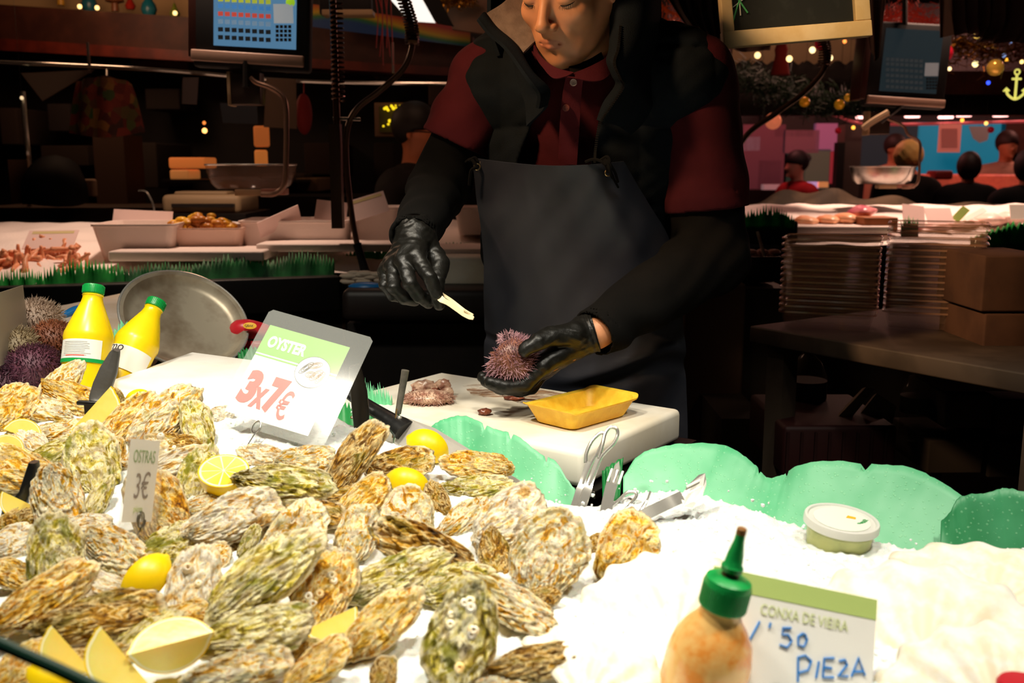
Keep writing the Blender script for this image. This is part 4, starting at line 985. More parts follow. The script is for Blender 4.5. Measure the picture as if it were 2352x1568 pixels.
# inner fingers of both hands
HR = {'wrist': (955, 546, 1.63), 'index': [(957, 590, 1.575), (987, 638, 1.545), (1002, 674, 1.55), (1009, 700, 1.56)], 'middle': [(928, 600, 1.58), (941, 650, 1.55), (964, 680, 1.56), (984, 694, 1.57)],
      'ring': [(903, 612, 1.60), (904, 660, 1.565), (928, 685, 1.575), (953, 690, 1.585)], 'pinky': [(887, 622, 1.62), (884, 656, 1.595), (903, 680, 1.595), (925, 686, 1.60)],
      'thumb': [(982, 568, 1.63), (1011, 605, 1.61), (1003, 646, 1.58), (1002, 680, 1.572)]}
HL = {'wrist': (1345, 768, 1.60), 'index': [(1247, 838, 1.555), (1205, 884, 1.545), (1160, 888, 1.535), (1126, 878, 1.535)], 'middle': [(1242, 845, 1.575), (1195, 892, 1.565), (1150, 891, 1.555), (1116, 874, 1.555)],
      'ring': [(1243, 850, 1.595), (1200, 893, 1.59), (1150, 889, 1.58), (1108, 866, 1.58)], 'pinky': [(1250, 850, 1.615), (1222, 893, 1.612), (1190, 900, 1.605), (1165, 894, 1.605)],
      'thumb': [(1318, 766, 1.57), (1266, 772, 1.55), (1235, 785, 1.535), (1206, 803, 1.53)]}
def hand_sdf(g, Hh, off=0):
    rr = {'index': (.0125, .0108, .0098, .0088), 'middle': (.0125, .0108, .0098, .0088), 'ring': (.012, .0102, .0092, .0083), 'pinky': (.0115, .009, .0082, .0075), 'thumb': (.0185, .0150, .0128, .0105)}
    W = P(*Hh['wrist']); D = g.cap(W, W + Vector((0, 0, .0001)), .027 + off, .027 + off)
    for f in ('index', 'middle', 'ring', 'pinky'):
        D = smin(D, g.cap(W, P(*Hh[f][0]), .023 + off, .0145 + off), .012)
    ms = [P(*Hh[f][0]) for f in ('index', 'middle', 'ring', 'pinky')]
    D = smin(D, g.cap(W, P(*Hh['thumb'][0]), .023 + off, .0185 + off), .012)
    for f in ('index', 'middle', 'ring', 'pinky', 'thumb'):
        F = None; q = [P(*c) for c in Hh[f]]
        for k in range(3):
            x = g.cap(q[k], q[k + 1], rr[f][k] + off, rr[f][k + 1] + off); F = x if F is None else smin(F, x, .002)
        D = smin(D, F, .0035)
    return D
for Hh in (HR, HL): d = smin(d, hand_sdf(g, Hh, -.002), .004)
for s, xx in ((-1, -.085), (1, .085)):
    pass
me = g.mesh('body', d, 1)
bv = np.empty(len(me.vertices) * 3, 'f'); me.vertices.foreach_get('co', bv); bv = bv.reshape(-1, 3)
def quads(m_):
    a = np.empty(len(m_.loops), 'i4'); m_.loops.foreach_get('vertex_index', a); return a.reshape(-1, 4)
V = np.vstack([head_v, bv]); Q = np.vstack([quads(head_me), quads(me) + len(head_v)])
mm = bpy.data.meshes.new('person'); mm.vertices.add(len(V)); mm.vertices.foreach_set('co', V.astype('f').ravel()); mm.loops.add(len(Q) * 4); mm.loops.foreach_set('vertex_index', Q.astype('i4').ravel())
mm.polygons.add(len(Q)); mm.polygons.foreach_set('loop_start', np.arange(0, len(Q) * 4, 4, dtype='i4')); mm.polygons.foreach_set('use_smooth', np.ones(len(Q), bool)); mm.update()
la = mm.attributes.new('lip', 'FLOAT', 'POINT'); arr = np.zeros(len(V), 'f'); arr[:len(lip)] = lip; la.data.foreach_set('value', arr)
man = mobj('person', mm, m_skin)
tag(man, 'person in maroon polo, dark vest and navy apron opening an urchin', 'person')
base = Vector((HI.x, HI.y, .16)); mm.transform(Matrix.Translation(-base)); man.location = base
bpy.context.view_layer.update()

# face details
def face_strand(pts, r, name, mat): return MB().tube([H(*p) for p in pts], r, 6).build(name, mat, man)
for s in (-1, 1):
    b = MB(); arc = []
    for k in range(13):
        t = k / 12; x = s * (.031 + .0155 * (t * 2 - 1)); z = -.0085 - .0045 * math.sin(PI * t); y = -.0775 + .010 * abs(t * 2 - 1) ** 2
        arc.append(H(x, y, z))
    b.tube(arc, [.0003] + [.0009] * 11 + [.0003], 6)
    for k in range(1, 12):
        p = arc[k]; q = p + HM.to_3x3() @ Vector((s * (k - 6) * .0005, -.0045, -.0052)); b.tube([p, (p + q) / 2 + HM.to_3x3() @ Vector((0, -.001, -.0006)), q], [.0004, .0003, .0001], 4)
    b.build('eyelashes', m_lash, man)
    b = MB(); b.tube([H(s * x, y, z) for x, y, z in ((.012, -.0835, .019), (.024, -.0845, .025), (.038, -.0775, .027), (.050, -.064, .020))], [.0022, .0036, .0032, .001], 8); b.build('eyebrow', m_hair, man)
MB().ball(H(.024, -.0725, -.083), .0011, 6).build('mole', m_hair, man)
g = Grid((-.115, -.11, -.09), (.115, .15, .16), .003)
d = g.ell((0, .022, .042), (.088, .106, .094))
d = smax(d, -(g.Z * 1.0 + g.Y * .0 - .040 + np.clip(-g.Y - .0, 0, 1) * .0) if False else -(g.Z - .052 + 0 * g.X + np.clip(g.Y + .02, 0, .06) * 1.9), .012)
d = smax(d, -head_sdf(g) - .004, .002)
mh = g.mesh('hair', d, 1, HM); mobj('hair', mh, m_hair, man)

# sleeves of the black undershirt
def gridbox(pts, pad, h):
    a = np.array([tuple(p) for p in pts]); return Grid(a.min(0) - pad, a.max(0) + pad, h)
def wrinkle(g, amp, f=60, seed=0):
    X, Y, Z = g.X, g.Y, g.Z
    a = np.sin(f * (X * .7 + Z * .9) + 3 * np.sin(f * .35 * (Y + Z) + seed) + seed) * np.sin(f * .6 * (Y - X * .5) + seed * 2)
    b = np.sin(f * 1.9 * (Z - X * .4) + 4 * np.sin(f * .3 * X + seed) + 2 * np.sin(f * .5 * Y)) * .4
    return amp * (a + b)
def sleeve(name, a, b, c, r, mat, seed, cut):
    g = gridbox((a, b, c), .1, .004)
    d = arm(g, a, b, c, *r) + wrinkle(g, .0035, 55, seed)
    cc = c; dirv = (c - b).normalized()
    pl_ = (g.X - cc.x) * dirv.x + (g.Y - cc.y) * dirv.y + (g.Z - cc.z) * dirv.z - cut
    d = smax(d, pl_, .002); inn = arm(g, a, b, c, *[x - .006 for x in r]); 
    d = np.where(pl_ > -.02, np.maximum(d, -inn), d)
    return mobj(name, g.mesh(name, d, 1), mat, man)
sleeve('undershirt_sleeve', SR, ER, WR, (.052, .054, .040), m_sleeve, 1, .012)
sleeve('undershirt_sleeve', SL, EL, WL, (.060, .066, .043), m_sleeve, 4, .008)

# maroon polo shirt
g = Grid((-.26, 1.6, 1.15), (.50, 2.1, 1.72), .0045)
d = torso(g, .004)
d = smin(d, g.cap(NB + Vector((0, 0, .0)), NB + (H(0, .04, -.15) - NB) * .3, .068, .070), .03)
d = smax(d, -g.cap(NB + Vector((0, 0, .05)), H(0, .03, -.10), .046, .056), .004)
for s_, e_, r0, r1, t in ((SR, ER, .066, .074, .62), (SL, EL, .068, .078, .74)):
    dv = (e_ - s_).normalized(); tip = s_ + (e_ - s_) * t
    a = g.cap(s_, s_ + (e_ - s_) * 1.1, r0, r1) + wrinkle(g, .003, 45, 3 if s_ is SR else 8)
    pl_ = (g.X - tip.x) * dv.x + (g.Y - tip.y) * dv.y + (g.Z - tip.z) * dv.z
    hem = np.abs(pl_ + .028) - .0012
    a = smax(a - .0012 * (pl_ > -.028), pl_, .002); inn = g.cap(s_, s_ + (e_ - s_) * 1.1, r0 - .009, r1 - .009); a = np.where(pl_ > -.03, np.maximum(a, -inn), a)
    d = smin(d, a, .02)
d = np.maximum(d, 1.19 - g.Z)
mobj('polo_shirt', g.mesh('polo_shirt', d, 1), m_polo, man)

# quilted vest
g = Grid((-.20, 1.58, 1.08), (.42, 2.12, 1.70), .004)
zc = np.array([P(0, y, 1.72).z for y in (60, 130, 190, 250, 370, 560)])[::-1]
xl = np.array([P(x, y, 1.72).x for x, y in ((1205, 60), (1222, 130), (1243, 190), (1235, 250), (1192, 370), (1190, 560))])[::-1]
xrr = np.array([P(x, y, 1.70).x for x, y in ((1420, 60), (1415, 130), (1432, 190), (1385, 250), (1365, 370), (1340, 560))])[::-1]
zf = g.Z.ravel(); XL = np.interp(zf, zc, xl)[None, None, :]; XR = np.interp(zf, zc, xrr)[None, None, :]
seam = np.abs(np.sin((g.Z - 1.355 + .25 * (g.X - .12) ** 2) * PI / .135)) ** .45
vert = np.abs(np.sin((g.X + .02) * PI / .12)) ** .5
d = smin(torso(g, .014), g.ell(CH + Vector((.012, -.005, -.02)), (.205, .118, .19), RZ), .03) - .014 * seam - .004 * vert + wrinkle(g, .0016, 90, 2)
front = smax(smax(XL - g.X, g.X - XR, .006), g.Y - (CH.y + .02), .01)      # the open front
d = smax(d, -front, .008)
for s_, e_ in ((SR, ER), (SL, EL)):
    o_ = (e_ - s_).normalized(); out = Vector((-1 if s_ is SR else 1, 0, .15)).normalized()
    c_ = s_ + out * .052
    pl_ = (g.X - c_.x) * out.x + (g.Z - c_.z) * out.z + (g.Y - c_.y) * .1
    low = (g.X - (s_.x + out.x * .020)) * (1 if out.x > 0 else -1) + 0 * g.Z
    d = smax(d, smin(-1 * (-pl_), pl_, .001), .008) if False else smax(d, pl_, .01)
    ar = g.cap(s_ + Vector((out.x * .050, 0, -.06)), e_ + Vector((out.x * .060, 0, 0)), .066, .072); d = smax(d, -ar, .012)
d = smax(d, -(torso(g, .004)), .002)
d = smax(d, -g.cap(NB + Vector((0, -.01, 0)), H(0, .02, -.09), .066, .075), .006)
mobj('quilted_vest', g.mesh('quilted_vest', d, 1), m_vest, man)
# standing collar: two leaves with pale fleece lining
def two_sided(name, rows, mo, mi, parent, th=.010, **k):
    o = patch(name, rows, mo, parent, thick=th, **k); return o
cl = [[(1098, 42, 1.70), (1125, 75, 1.69), (1165, 110, 1.665), (1212, 175, 1.64), (1240, 215, 1.645), (1238, 250, 1.66)],
      [(1115, 28, 1.72), (1142, 62, 1.715), (1185, 100, 1.70), (1225, 165, 1.675), (1262, 205, 1.68), (1258, 245, 1.69)],
      [(1135, 60, 1.80), (1160, 90, 1.80), (1180, 130, 1.80), (1200, 200, 1.75), (1212, 240, 1.73), (1215, 290, 1.72)]]
two_sided('collar_leaf', cl, m_vest, None, man, .006, nu=40, nv=24)
lin = [[(1118, 30, 1.722), (1140, 60, 1.718), (1185, 98, 1.702), (1202, 120, 1.69)],
       [(1160, 2, 1.735), (1185, 40, 1.73), (1210, 75, 1.715), (1222, 100, 1.70)],
       [(1190, -40, 1.76), (1215, 0, 1.755), (1228, 50, 1.735), (1234, 90, 1.71)]]
patch('collar_lining', lin, m_fleece, man, 30, 20, .005)
cr = [[(1398, -60, 1.74), (1400, 40, 1.70), (1398, 110, 1.665), (1392, 140, 1.655), (1405, 175, 1.655), (1412, 195, 1.66), (1385, 235, 1.67), (1370, 275, 1.68)],
      [(1420, -60, 1.70), (1425, 40, 1.665), (1420, 110, 1.64), (1412, 145, 1.63), (1425, 180, 1.635), (1432, 200, 1.645), (1405, 245, 1.655), (1385, 280, 1.67)],
      [(1480, -60, 1.70), (1480, 30, 1.68), (1470, 100, 1.66), (1460, 150, 1.655), (1465, 190, 1.66), (1460, 220, 1.67), (1440, 255, 1.68), (1420, 290, 1.69)],
      [(1520, -60, 1.76), (1518, 20, 1.75), (1512, 90, 1.74), (1510, 150, 1.735), (1505, 200, 1.73), (1500, 240, 1.72), (1480, 280, 1.72), (1450, 310, 1.72)]]
two_sided('collar_leaf', cr, m_vest, None, man, .006, nu=50, nv=30)
lr = [[(1392, -60, 1.75), (1400, 20, 1.715), (1402, 80, 1.69), (1398, 120, 1.672)], [(1412, -60, 1.712), (1420, 20, 1.682), (1416, 80, 1.66), (1408, 122, 1.652)]]
patch('collar_lining', lr, m_fleece, man, 24, 8, .004)
zp = spline([P(*c) for c in ((1425, 60, 1.655), (1420, 110, 1.635), (1411, 145, 1.625), (1424, 180, 1.63), (1431, 200, 1.64), (1402, 246, 1.65), (1378, 285, 1.668), (1368, 340, 1.68), (1366, 372, 1.683))], 90)
b = MB()
for i, p in enumerate(zp): b.box(p, (.0042, .004, .0018), None)
b.build('zip', M_('zip_teeth', '26221e', .35, .5), man)
# back of the collar behind the head
bc = [[(1120, -60, 1.78), (1200, -90, 1.86), (1330, -100, 1.90), (1450, -90, 1.86), (1518, -50, 1.77)], [(1120, 60, 1.80), (1200, 40, 1.88), (1330, 30, 1.92), (1450, 40, 1.88), (1518, 60, 1.78)], [(1140, 130, 1.80), (1210, 130, 1.88), (1330, 130, 1.92), (1450, 130, 1.88), (1500, 140, 1.78)]]
patch('hood', bc, m_vest, man, 40, 16, .008)
# polo collar and placket
patch('polo_collar', [[(1222, 85, 1.72), (1240, 125, 1.685), (1275, 155, 1.66), (1318, 168, 1.655)], [(1222, 110, 1.715), (1245, 150, 1.675), (1270, 180, 1.655), (1300, 178, 1.652)]], m_polo, man, 24, 6, .003)
patch('polo_collar', [[(1318, 168, 1.658), (1345, 158, 1.665), (1380, 140, 1.68), (1405, 120, 1.70)], [(1322, 182, 1.655), (1362, 188, 1.66), (1390, 180, 1.672), (1412, 150, 1.70)]], m_polo, man, 24, 6, .003)
patch('collar_band', [[(1305, 152, 1.70), (1345, 142, 1.71), (1380, 122, 1.73)], [(1312, 170, 1.69), (1350, 162, 1.70), (1388, 142, 1.72)]], m_sleeve, man, 16, 5, .003)
patch('placket', [[(1300, 175, 1.668), (1340, 178, 1.664)], [(1292, 220, 1.690), (1335, 225, 1.686)], [(1285, 300, 1.712), (1330, 305, 1.710)], [(1282, 375, 1.725), (1325, 378, 1.722)]], m_polo, man, 12, 30, .003)
for x, y, Y, m_ in ((1317, 190, 1.664, M_('pale_button', 'b09890', .3)), (1300, 248, 1.690, m_button)):
    c = P(x, y, Y); b = MB(); b.lathe([(.0058, 0), (.0058, .0016), (.0045, .002), (.0045, .0012), (.0001, .0012)], frame(c, (1, 0, 0), (0, .2, 1)), 20)
    for q in ((-.0014, .0), (.0014, .0)): b.ball(c + Vector((q[0], -.002, q[1])), .0007, 5)
    b.build('button', m_, man)
# apron
ap = [[(1085, 362, 1.80), (1180, 374, 1.735), (1270, 380, 1.70), (1360, 377, 1.695), (1432, 370, 1.715)],
      [(1096, 460, 1.83), (1190, 470, 1.765), (1290, 475, 1.725), (1400, 470, 1.715), (1485, 462, 1.75)],
      [(1110, 570, 1.86), (1200, 575, 1.79), (1310, 580, 1.745), (1440, 575, 1.735), (1535, 552, 1.775)],
      [(1112, 700, 1.895), (1200, 705, 1.82), (1320, 710, 1.77), (1450, 700, 1.745), (1562, 690, 1.785)],
      [(1115, 830, 1.93), (1200, 835, 1.85), (1330, 845, 1.80), (1470, 850, 1.765), (1575, 850, 1.79)],
      [(1118, 960, 1.95), (1200, 970, 1.875), (1330, 980, 1.825), (1470, 990, 1.79), (1580, 1000, 1.80)],
      [(1118, 1120, 1.96), (1200, 1130, 1.89), (1330, 1140, 1.84), (1470, 1150, 1.81), (1580, 1160, 1.82)]]
def apdisp(u, v):
    return .004 * np.sin(u * 9 + 2 * np.sin(v * 5)) * v - .010 * np.exp(-((v - .66 - .05 * np.sin(u * 5)) / .018) ** 2) * np.clip((u - .3) * 3, 0, 1) + .008 * np.exp(-((v - .70 - .05 * np.sin(u * 5)) / .02) ** 2) * np.clip((u - .3) * 3, 0, 1) \
        + .006 * np.exp(-((v - .59 - .03 * np.sin(u * 7)) / .012) ** 2) + .0012 * np.sin(u * 31 + v * 17) * np.sin(v * 23)
apron = patch('apron', [r for r in ap], m_apron, man, 90, 120, .002, apdisp)
for x, y, Y in ((1096, 383, 1.79), (1397, 397, 1.692)):
    c = P(x, y, Y); M = frame(c, (1, .1, 0), (0, .15, 1)); pts = [M @ Vector((.0052 * math.cos(t * PI / 12), .0052 * math.sin(t * PI / 12), .001)) for t in range(25)]
    MB().tube(pts, .0013, 6, False).build('eyelet', M_('brass', 'c8b080', .3, 1), apron)
b = MB(); b.tube(spline([P(*c) for c in ((1345, 372, 1.69), (1362, 366, 1.683), (1380, 370, 1.678), (1392, 380, 1.676), (1397, 396, 1.682))], 16), .0028, 6)
b.tube(spline([P(*c) for c in ((1388, 368, 1.672), (1398, 378, 1.668), (1404, 400, 1.672), (1420, 430, 1.70))], 16), [.0045] * 8 + [.0035] * 4 + [.002] * 4, 6)
b.tube(spline([P(*c) for c in ((1400, 375, 1.672), (1412, 395, 1.676), (1419, 418, 1.69))], 10), .0024, 6)
b.tube(spline([P(*c) for c in ((1380, 368, 1.68), (1395, 360, 1.672), (1400, 372, 1.668), (1388, 378, 1.668))], 12), .003, 6); b.build('apron_tie', m_sleeve, apron)
b = MB(); b.tube(spline([P(*c) for c in ((1070, 372, 1.80), (1082, 366, 1.79), (1094, 382, 1.783), (1082, 392, 1.785), (1078, 425, 1.80))], 20), .003, 6); b.tube(spline([P(*c) for c in ((1076, 370, 1.79), (1090, 362, 1.79), (1098, 370, 1.79))], 8), .003, 6); b.build('apron_tie', m_sleeve, apron)
# gloves
def glove(Hh, cuff, r, seed, label):
    pts = [P(*c) for f in Hh for c in (Hh[f] if isinstance(Hh[f], list) else [Hh[f]])] + [cuff]
    g = gridbox(pts, .04, .0016)
    d = hand_sdf(g, Hh, .0008); W = P(*Hh['wrist'])
    c_ = g.cap(W, cuff, r - .001, r + .003); ax = (cuff - W).normalized(); t = (g.X - cuff.x) * ax.x + (g.Y - cuff.y) * ax.y + (g.Z - cuff.z) * ax.z
    c_ = c_ + .0016 * np.sin(t * 620 + 3 * np.sin(g.X * 90 + g.Z * 60)) * np.clip(1 + t * 14, 0, 1)
    d = smin(d, c_, .008) + wrinkle(g, .0005, 260, seed) + wrinkle(g, .0007, 120, seed + 2)
    d = np.maximum(d, t - .004); d = np.where(t > -.008, np.maximum(d, -g.cap(W, cuff + ax * .03, r - .004, r)), d)
    return tag(mobj('glove', g.mesh('glove', d, 1), m_glove, man), label)
glove(HR, WR + Vector((0, .004, .004)), .030, 1, 'wrinkled black glove holding the pale tongs')
glove(HL, P(1362, 763, 1.60), .030, 5, 'wrinkled black glove cupping the urchin')
# legs and shoes behind the counter
g = Grid((-.20, 1.72, .12), (.36, 2.2, 1.02), .008)
d = g.ell(HI + Vector((0, .02, -.06)), (.172, .115, .16), RZ)
for s in (-1, 1):
    h0 = HI + Vector((s * .085, .03 - s * .02, -.12)); kn = Vector((HI.x + s * .10, HI.y - .02, .58)); an = Vector((HI.x + s * .11, HI.y + .05, .26))
    d = smin(d, smin(g.cap(h0, kn, .085, .062), g.cap(kn, an, .062, .048), .03), .03)
mobj('trousers', g.mesh('trousers', d, 1), m_trouser, man)
for s in (-1, 1):
    MB().box((HI.x + s * .11, HI.y - .02, .20), (.10, .27, .08), None, .03).build('shoe', m_blackm, man)

# ---------------- what he holds ----------------
m_ivory = M_('ivory_plastic', 'e6d2a8', .4)
tg = empty('small_tongs', P(1003, 672, 1.565), 'small ivory plastic tongs held in the right glove', 'tongs'); bpy.context.view_layer.update()
def bar(name, pts, wd, th, mat, parent, up_=Vector((0, -1, .3))):
    b = MB(); pts = [Vector(p) for p in pts]; vs = []; k = len(pts)
    for i, p in enumerate(pts):
        t = (pts[min(i + 1, k - 1)] - pts[max(0, i - 1)]).normalized(); s = t.cross(up_).normalized(); n = s.cross(t).normalized(); w2 = wd[i] / 2 if isinstance(wd, (list, tuple)) else wd / 2
        for a, c in ((-1, -1), (1, -1), (1, 1), (-1, 1)): vs.append(p + s * a * w2 + n * c * th / 2)
    fs = [(i * 4 + j, i * 4 + (j + 1) % 4, (i + 1) * 4 + (j + 1) % 4, (i + 1) * 4 + j) for i in range(k - 1) for j in range(4)] + [(3, 2, 1, 0), tuple((k - 1) * 4 + j for j in range(4))]
    b.add(vs, fs); return b.build(name, mat, parent)
bar('arm', spline([P(*c) for c in ((985, 650, 1.57), (1010, 684, 1.545), (1032, 697, 1.54), (1062, 718, 1.535), (1088, 731, 1.53))], 14), [.007] * 2 + [.010] * 3 + [.008] * 5 + [.009] * 3 + [.005], .004, m_ivory, tg)
bar('arm', spline([P(*c) for c in ((988, 645, 1.575), (1012, 672, 1.565), (1038, 690, 1.56), (1066, 712, 1.55), (1086, 724, 1.54))], 14), .0045, .003, m_ivory, tg)
b = MB()
for k in range(7): b.box(P(1066 + k * 3.2, 712 + k * 2.1, 1.532), (.0012, .003, .003), None)
b.build('serrated_edge', m_ivory, tg)

def urchin_spines(c, r, n, ln, M3=None, half=None, seed=1, sq=(1, 1, .8), thick=.0008, jit=.35):
    rnd = random.Random(seed); b = MB()
    for k in range(n):
        z = 1 - 2 * (k + .5) / n; a = k * 2.39996; q = math.sqrt(1 - z * z); d = Vector((q * math.cos(a), q * math.sin(a), z))
        if half is not None and d.dot(half) < -.18: continue
        o = Vector((d.x * sq[0], d.y * sq[1], d.z * sq[2])) * r * .97; dd = (d + Vector([rnd.gauss(0, jit) for _ in range(3)])).normalized(); L = ln * rnd.uniform(.7, 1.2)
        u = dd.orthogonal().normalized(); v = dd.cross(u); p0 = c + o; th = thick * rnd.uniform(.8, 1.2); i0 = len(b.v)
        vs = [p0 + u * th, p0 - u * th * .5 + v * th * .87, p0 - u * th * .5 - v * th * .87]; m1 = p0 + dd * L * .7
        vs += [m1 + (x - p0) * .75 for x in vs] + [p0 + dd * L]
        b.add(vs, [(0, 1, 4, 3), (1, 2, 5, 4), (2, 0, 3, 5), (3, 4, 6), (4, 5, 6), (5, 3, 6)])
    return b
def uball(c, r, sq, amp=.05, half=None):
    bm = bmesh.new(); bmesh.ops.create_icosphere(bm, subdivisions=3, radius=1); vs = []
    for v in bm.verts: vs.append(c + Vector((v.co.x * sq[0], v.co.y * sq[1], v.co.z * sq[2])) * r * (1 + amp * mnoise.noise(v.co * 3)))
    bm.verts.index_update(); fs = []
    for f in bm.faces:
        if half is None or f.calc_center_median().dot(half) > -.22: fs.append(tuple(v.index for v in f.verts))
    bm.free(); return MB().add(vs, fs)
m_spine_pink = M_('pink_spines', 'b78d93', .5, c2='8d6470', scale=30)
uc = P(1172, 828, 1.565); hv = Vector((.72, -.62, -.35)).normalized()
hu = empty('held_urchin', uc, 'opened pinkish urchin cupped in the left glove', 'sea urchin'); bpy.context.view_layer.update()
shell_ = uball(uc, .040, (1.10, .8, .98), .05, hv)
o = shell_.build('shell', M_('urchin_shell_inside', '8a5a48', .4, c2='6a4036', scale=50), hu); md = o.modifiers.new('thickness', 'SOLIDIFY'); md.thickness = .003
sp_ = urchin_spines(uc, .040, 1500, .0125, None, hv, 3, (1.10, .8, .98), .0007, .3).build('spines', m_spine_pink, hu, False); tag(sp_, kind='stuff')
uc2 = P(1172, 778, 1.59); sp_ = urchin_spines(uc2, .012, 160, .010, None, None, 5, (1.3, 1, .7), .0007, .3).build('spine_tuft', m_spine_pink, hu, False); tag(sp_, kind='stuff')
# ================= things round the oysters =================
m_yel = M_('yellow_bottle_plastic', 'f8d814', .3, c2='f2cc08', scale=12, spec=.5, sss=.15)
m_gcap = M_('green_cap_plastic', '149a48', .35, bump=.1, bscale=200)
m_label = M_('bottle_label', 'f2efe6', .45)
m_tomato = M_('chilli_sauce', 'f79a3c', .25, c2='fdc878', scale=40, lo=.42, hi=.58, spec=.6, coat=.5)
def axis_frame(base, top, twist=0, face=Vector((0, -1, 0))):
    z = (Vector(top) - Vector(base)).normalized(); y = (-face - z * (-face).dot(z)).normalized(); x = y.cross(z)
    M = Matrix((x, y, z)).transposed().to_4x4() @ Matrix.Rotation(twist, 4, 'Z'); M.translation = Vector(base); return M, (Vector(top) - Vector(base)).length
def curved_label(r, z0, z1, a0, a1, M, n=20, th=.0004):
    """piece of label wrapped round a bottle; a=0 faces the camera side (-y)"""
    vs = []; fs = []
    for i in range(n + 1):
        a = a0 + (a1 - a0) * i / n - PI / 2
        for rr, z in ((r, z0), (r, z1), (r + th, z0), (r + th, z1)): vs.append(M @ Vector((rr * math.cos(a), rr * math.sin(a), z)))
    for i in range(n):
        o = i * 4; fs += [(o + 2, o + 6, o + 7, o + 3), (o, o + 1, o + 5, o + 4), (o, o + 4, o + 6, o + 2), (o + 1, o + 3, o + 7, o + 5)]
    return MB().add(vs, fs)
def wrap_text(name, body, size, r, zc, a, M, mat, parent, flip=False):
    o = text(name, body, size, Matrix.Identity(4), mat, None, extr=.0001, align='CENTER'); me = o.data
    for v in me.vertices:
        x, y, z = v.co; t = x / r + a - PI / 2; v.co = M @ Vector(((r + .0006 + z) * math.cos(t), (r + .0006 + z) * math.sin(t), zc + y))
    bpy.data.objects.remove(o); return mobj(name, me, mat, parent, True)
def juice_bottle(base, top, label, twist, lab):
    M, L = axis_frame(base, top); root = empty('lemon_juice_bottle', (0, 0, 0), label, 'bottle', 'lemon juice bottles', mw=M)
    prof = [(.0001, 0), (.030, 0), (.034, .004), (.0345, .02), (.0325, .045), (.0345, .06), (.0345, .10), (.0365, .112), (.0355, .122), (.026, .155), (.0165, .185), (.0145, .196), (.0150, .199), (.0160, .2005), (.0150, .202), (.0130, .203), (.0130, .209)]
    s = L / .222
    prof = [(r * 1.02, z * s) for r, z in prof]
    MB().lathe(prof, None, 40).build('body', m_yel, root, local=True)
    b = MB(); n = 40; z0, z1 = .203 * s, .222 * s
    b.lathe([(.0145, z0), (.0160, z0 + .001), (.0162, z1 - .003), (.0150, z1), (.0001, z1 + .0004)], None, 40)
    for k in range(40):
        a = 2 * PI * k / 40; b.box((0, 0, 0), (.0008, .0012, z1 - z0 - .004), Matrix.Translation((.0164 * math.cos(a), .0164 * math.sin(a), (z0 + z1) / 2)) @ Matrix.Rotation(a, 4, 'Z'))
    b.build('cap', m_gcap, root, local=True)
    R = .0357
    if lab == 'back':
        l = curved_label(R, .060 * s, .104 * s, -1.1, 1.0, Matrix.Identity(4)).build('label', m_label, root, local=True)
        curved_label(R + .0003, .0585 * s, .066 * s, -1.15, 1.35, Matrix.Identity(4)).build('green_band', m_gcap, root, local=True)
        curved_label(R - .002, .106 * s, .121 * s, -.8, .75, Matrix.Identity(4)).build('neck_label', m_label, root, local=True)
        b = MB(); rnd = random.Random(3)
        for k in range(9): b.v, b.f, b.m = b.v, b.f, b.m; q = curved_label(R + .0006, (.098 - k * .0033) * s, (.0986 - k * .0033) * s, -.7, rnd.uniform(.3, .6), Matrix.Identity(4), 12, .0001); b.add(q.v, q.f)
        b.build('small_print', M_('grey_print', '8a8680', .6), l, False, local=True)
        q = curved_label(R + .0006, .0705 * s, .0725 * s, -.55, .3, Matrix.Identity(4), 12, .0001); q.build('red_line', m_redp, l, local=True)
    else:
        l = curved_label(R, .040 * s, .090 * s, -1.3, 1.3, Matrix.Identity(4)).build('label', m_label, root, local=True)
        wrap_text('lettering', 'mo', .022, R, .076 * s, -.55, Matrix.Identity(4), m_ink, root)
    return root
juice_bottle(P(190, 905, 1.50), P(216, 655, 1.56), 'upright yellow lemon juice bottle with green cap and white back label', 0, 'back')
juice_bottle(P(262, 900, 1.60), P(362, 690, 1.70), 'leaning yellow lemon juice bottle before the round steel tray', 0, 'front')

# chilli sauce bottle
tip = P(1705, 1213, .735); ax_ = Vector((-math.sin(math.radians(11)), .04, -math.cos(math.radians(11)))).normalized(); M, L = axis_frame(tip + ax_ * .195, tip)
sb = empty('chilli_sauce_bottle', (0, 0, 0), 'chilli sauce squeeze bottle with green nozzle cap in front of the big price card', 'bottle', mw=M)
MB().lathe([(.0001, 0), (.030, 0), (.034, .004), (.0345, .05), (.034, .085), (.031, .100), (.024, .112), (.0185, .119), (.0165, .124), (.0165, .127)], None, 56).build('body', m_tomato, sb, local=True)
b = MB(); b.lathe([(.0170, .127), (.0186, .128), (.0188, .148), (.0178, .1515), (.0125, .1545), (.0085, .155)], None, 56)
for k in range(60):
    a = 2 * PI * k / 60; b.box((0, 0, 0), (.0007, .0009, .017), Matrix.Translation((.0189 * math.cos(a), .0189 * math.sin(a), .138)) @ Matrix.Rotation(a, 4, 'Z'))
b.build('cap', m_gcap, sb, local=True)
MB().lathe([(.0065, .154), (.0065, .160), (.0001, .160)], None, 24).build('spout', M_('sauce_spout', '6a1a10', .3), sb, local=True)
MB().lathe([(.0066, .1585), (.0085, .1592), (.0088, .163), (.0072, .165), (.0066, .172), (.0042, .184), (.0038, .191), (.0001, .1915)], None, 32).build('nozzle', m_gcap, sb, local=True)
MB().lathe([(.0040, .190), (.0040, .1945), (.0030, .1955), (.0001, .196)], None, 20).build('dried_sauce', M_('dried_sauce', '8a5a1c', .5), sb, local=True)
b = MB(); rnd = random.Random(5)
strokes_m = M_('pale_bottle_print', 'f6d6b8', .5)
curved_label(.0347, .035, .0362, -.8, .9, Matrix.Identity(4)).build('printed_line', strokes_m, sb, local=True)
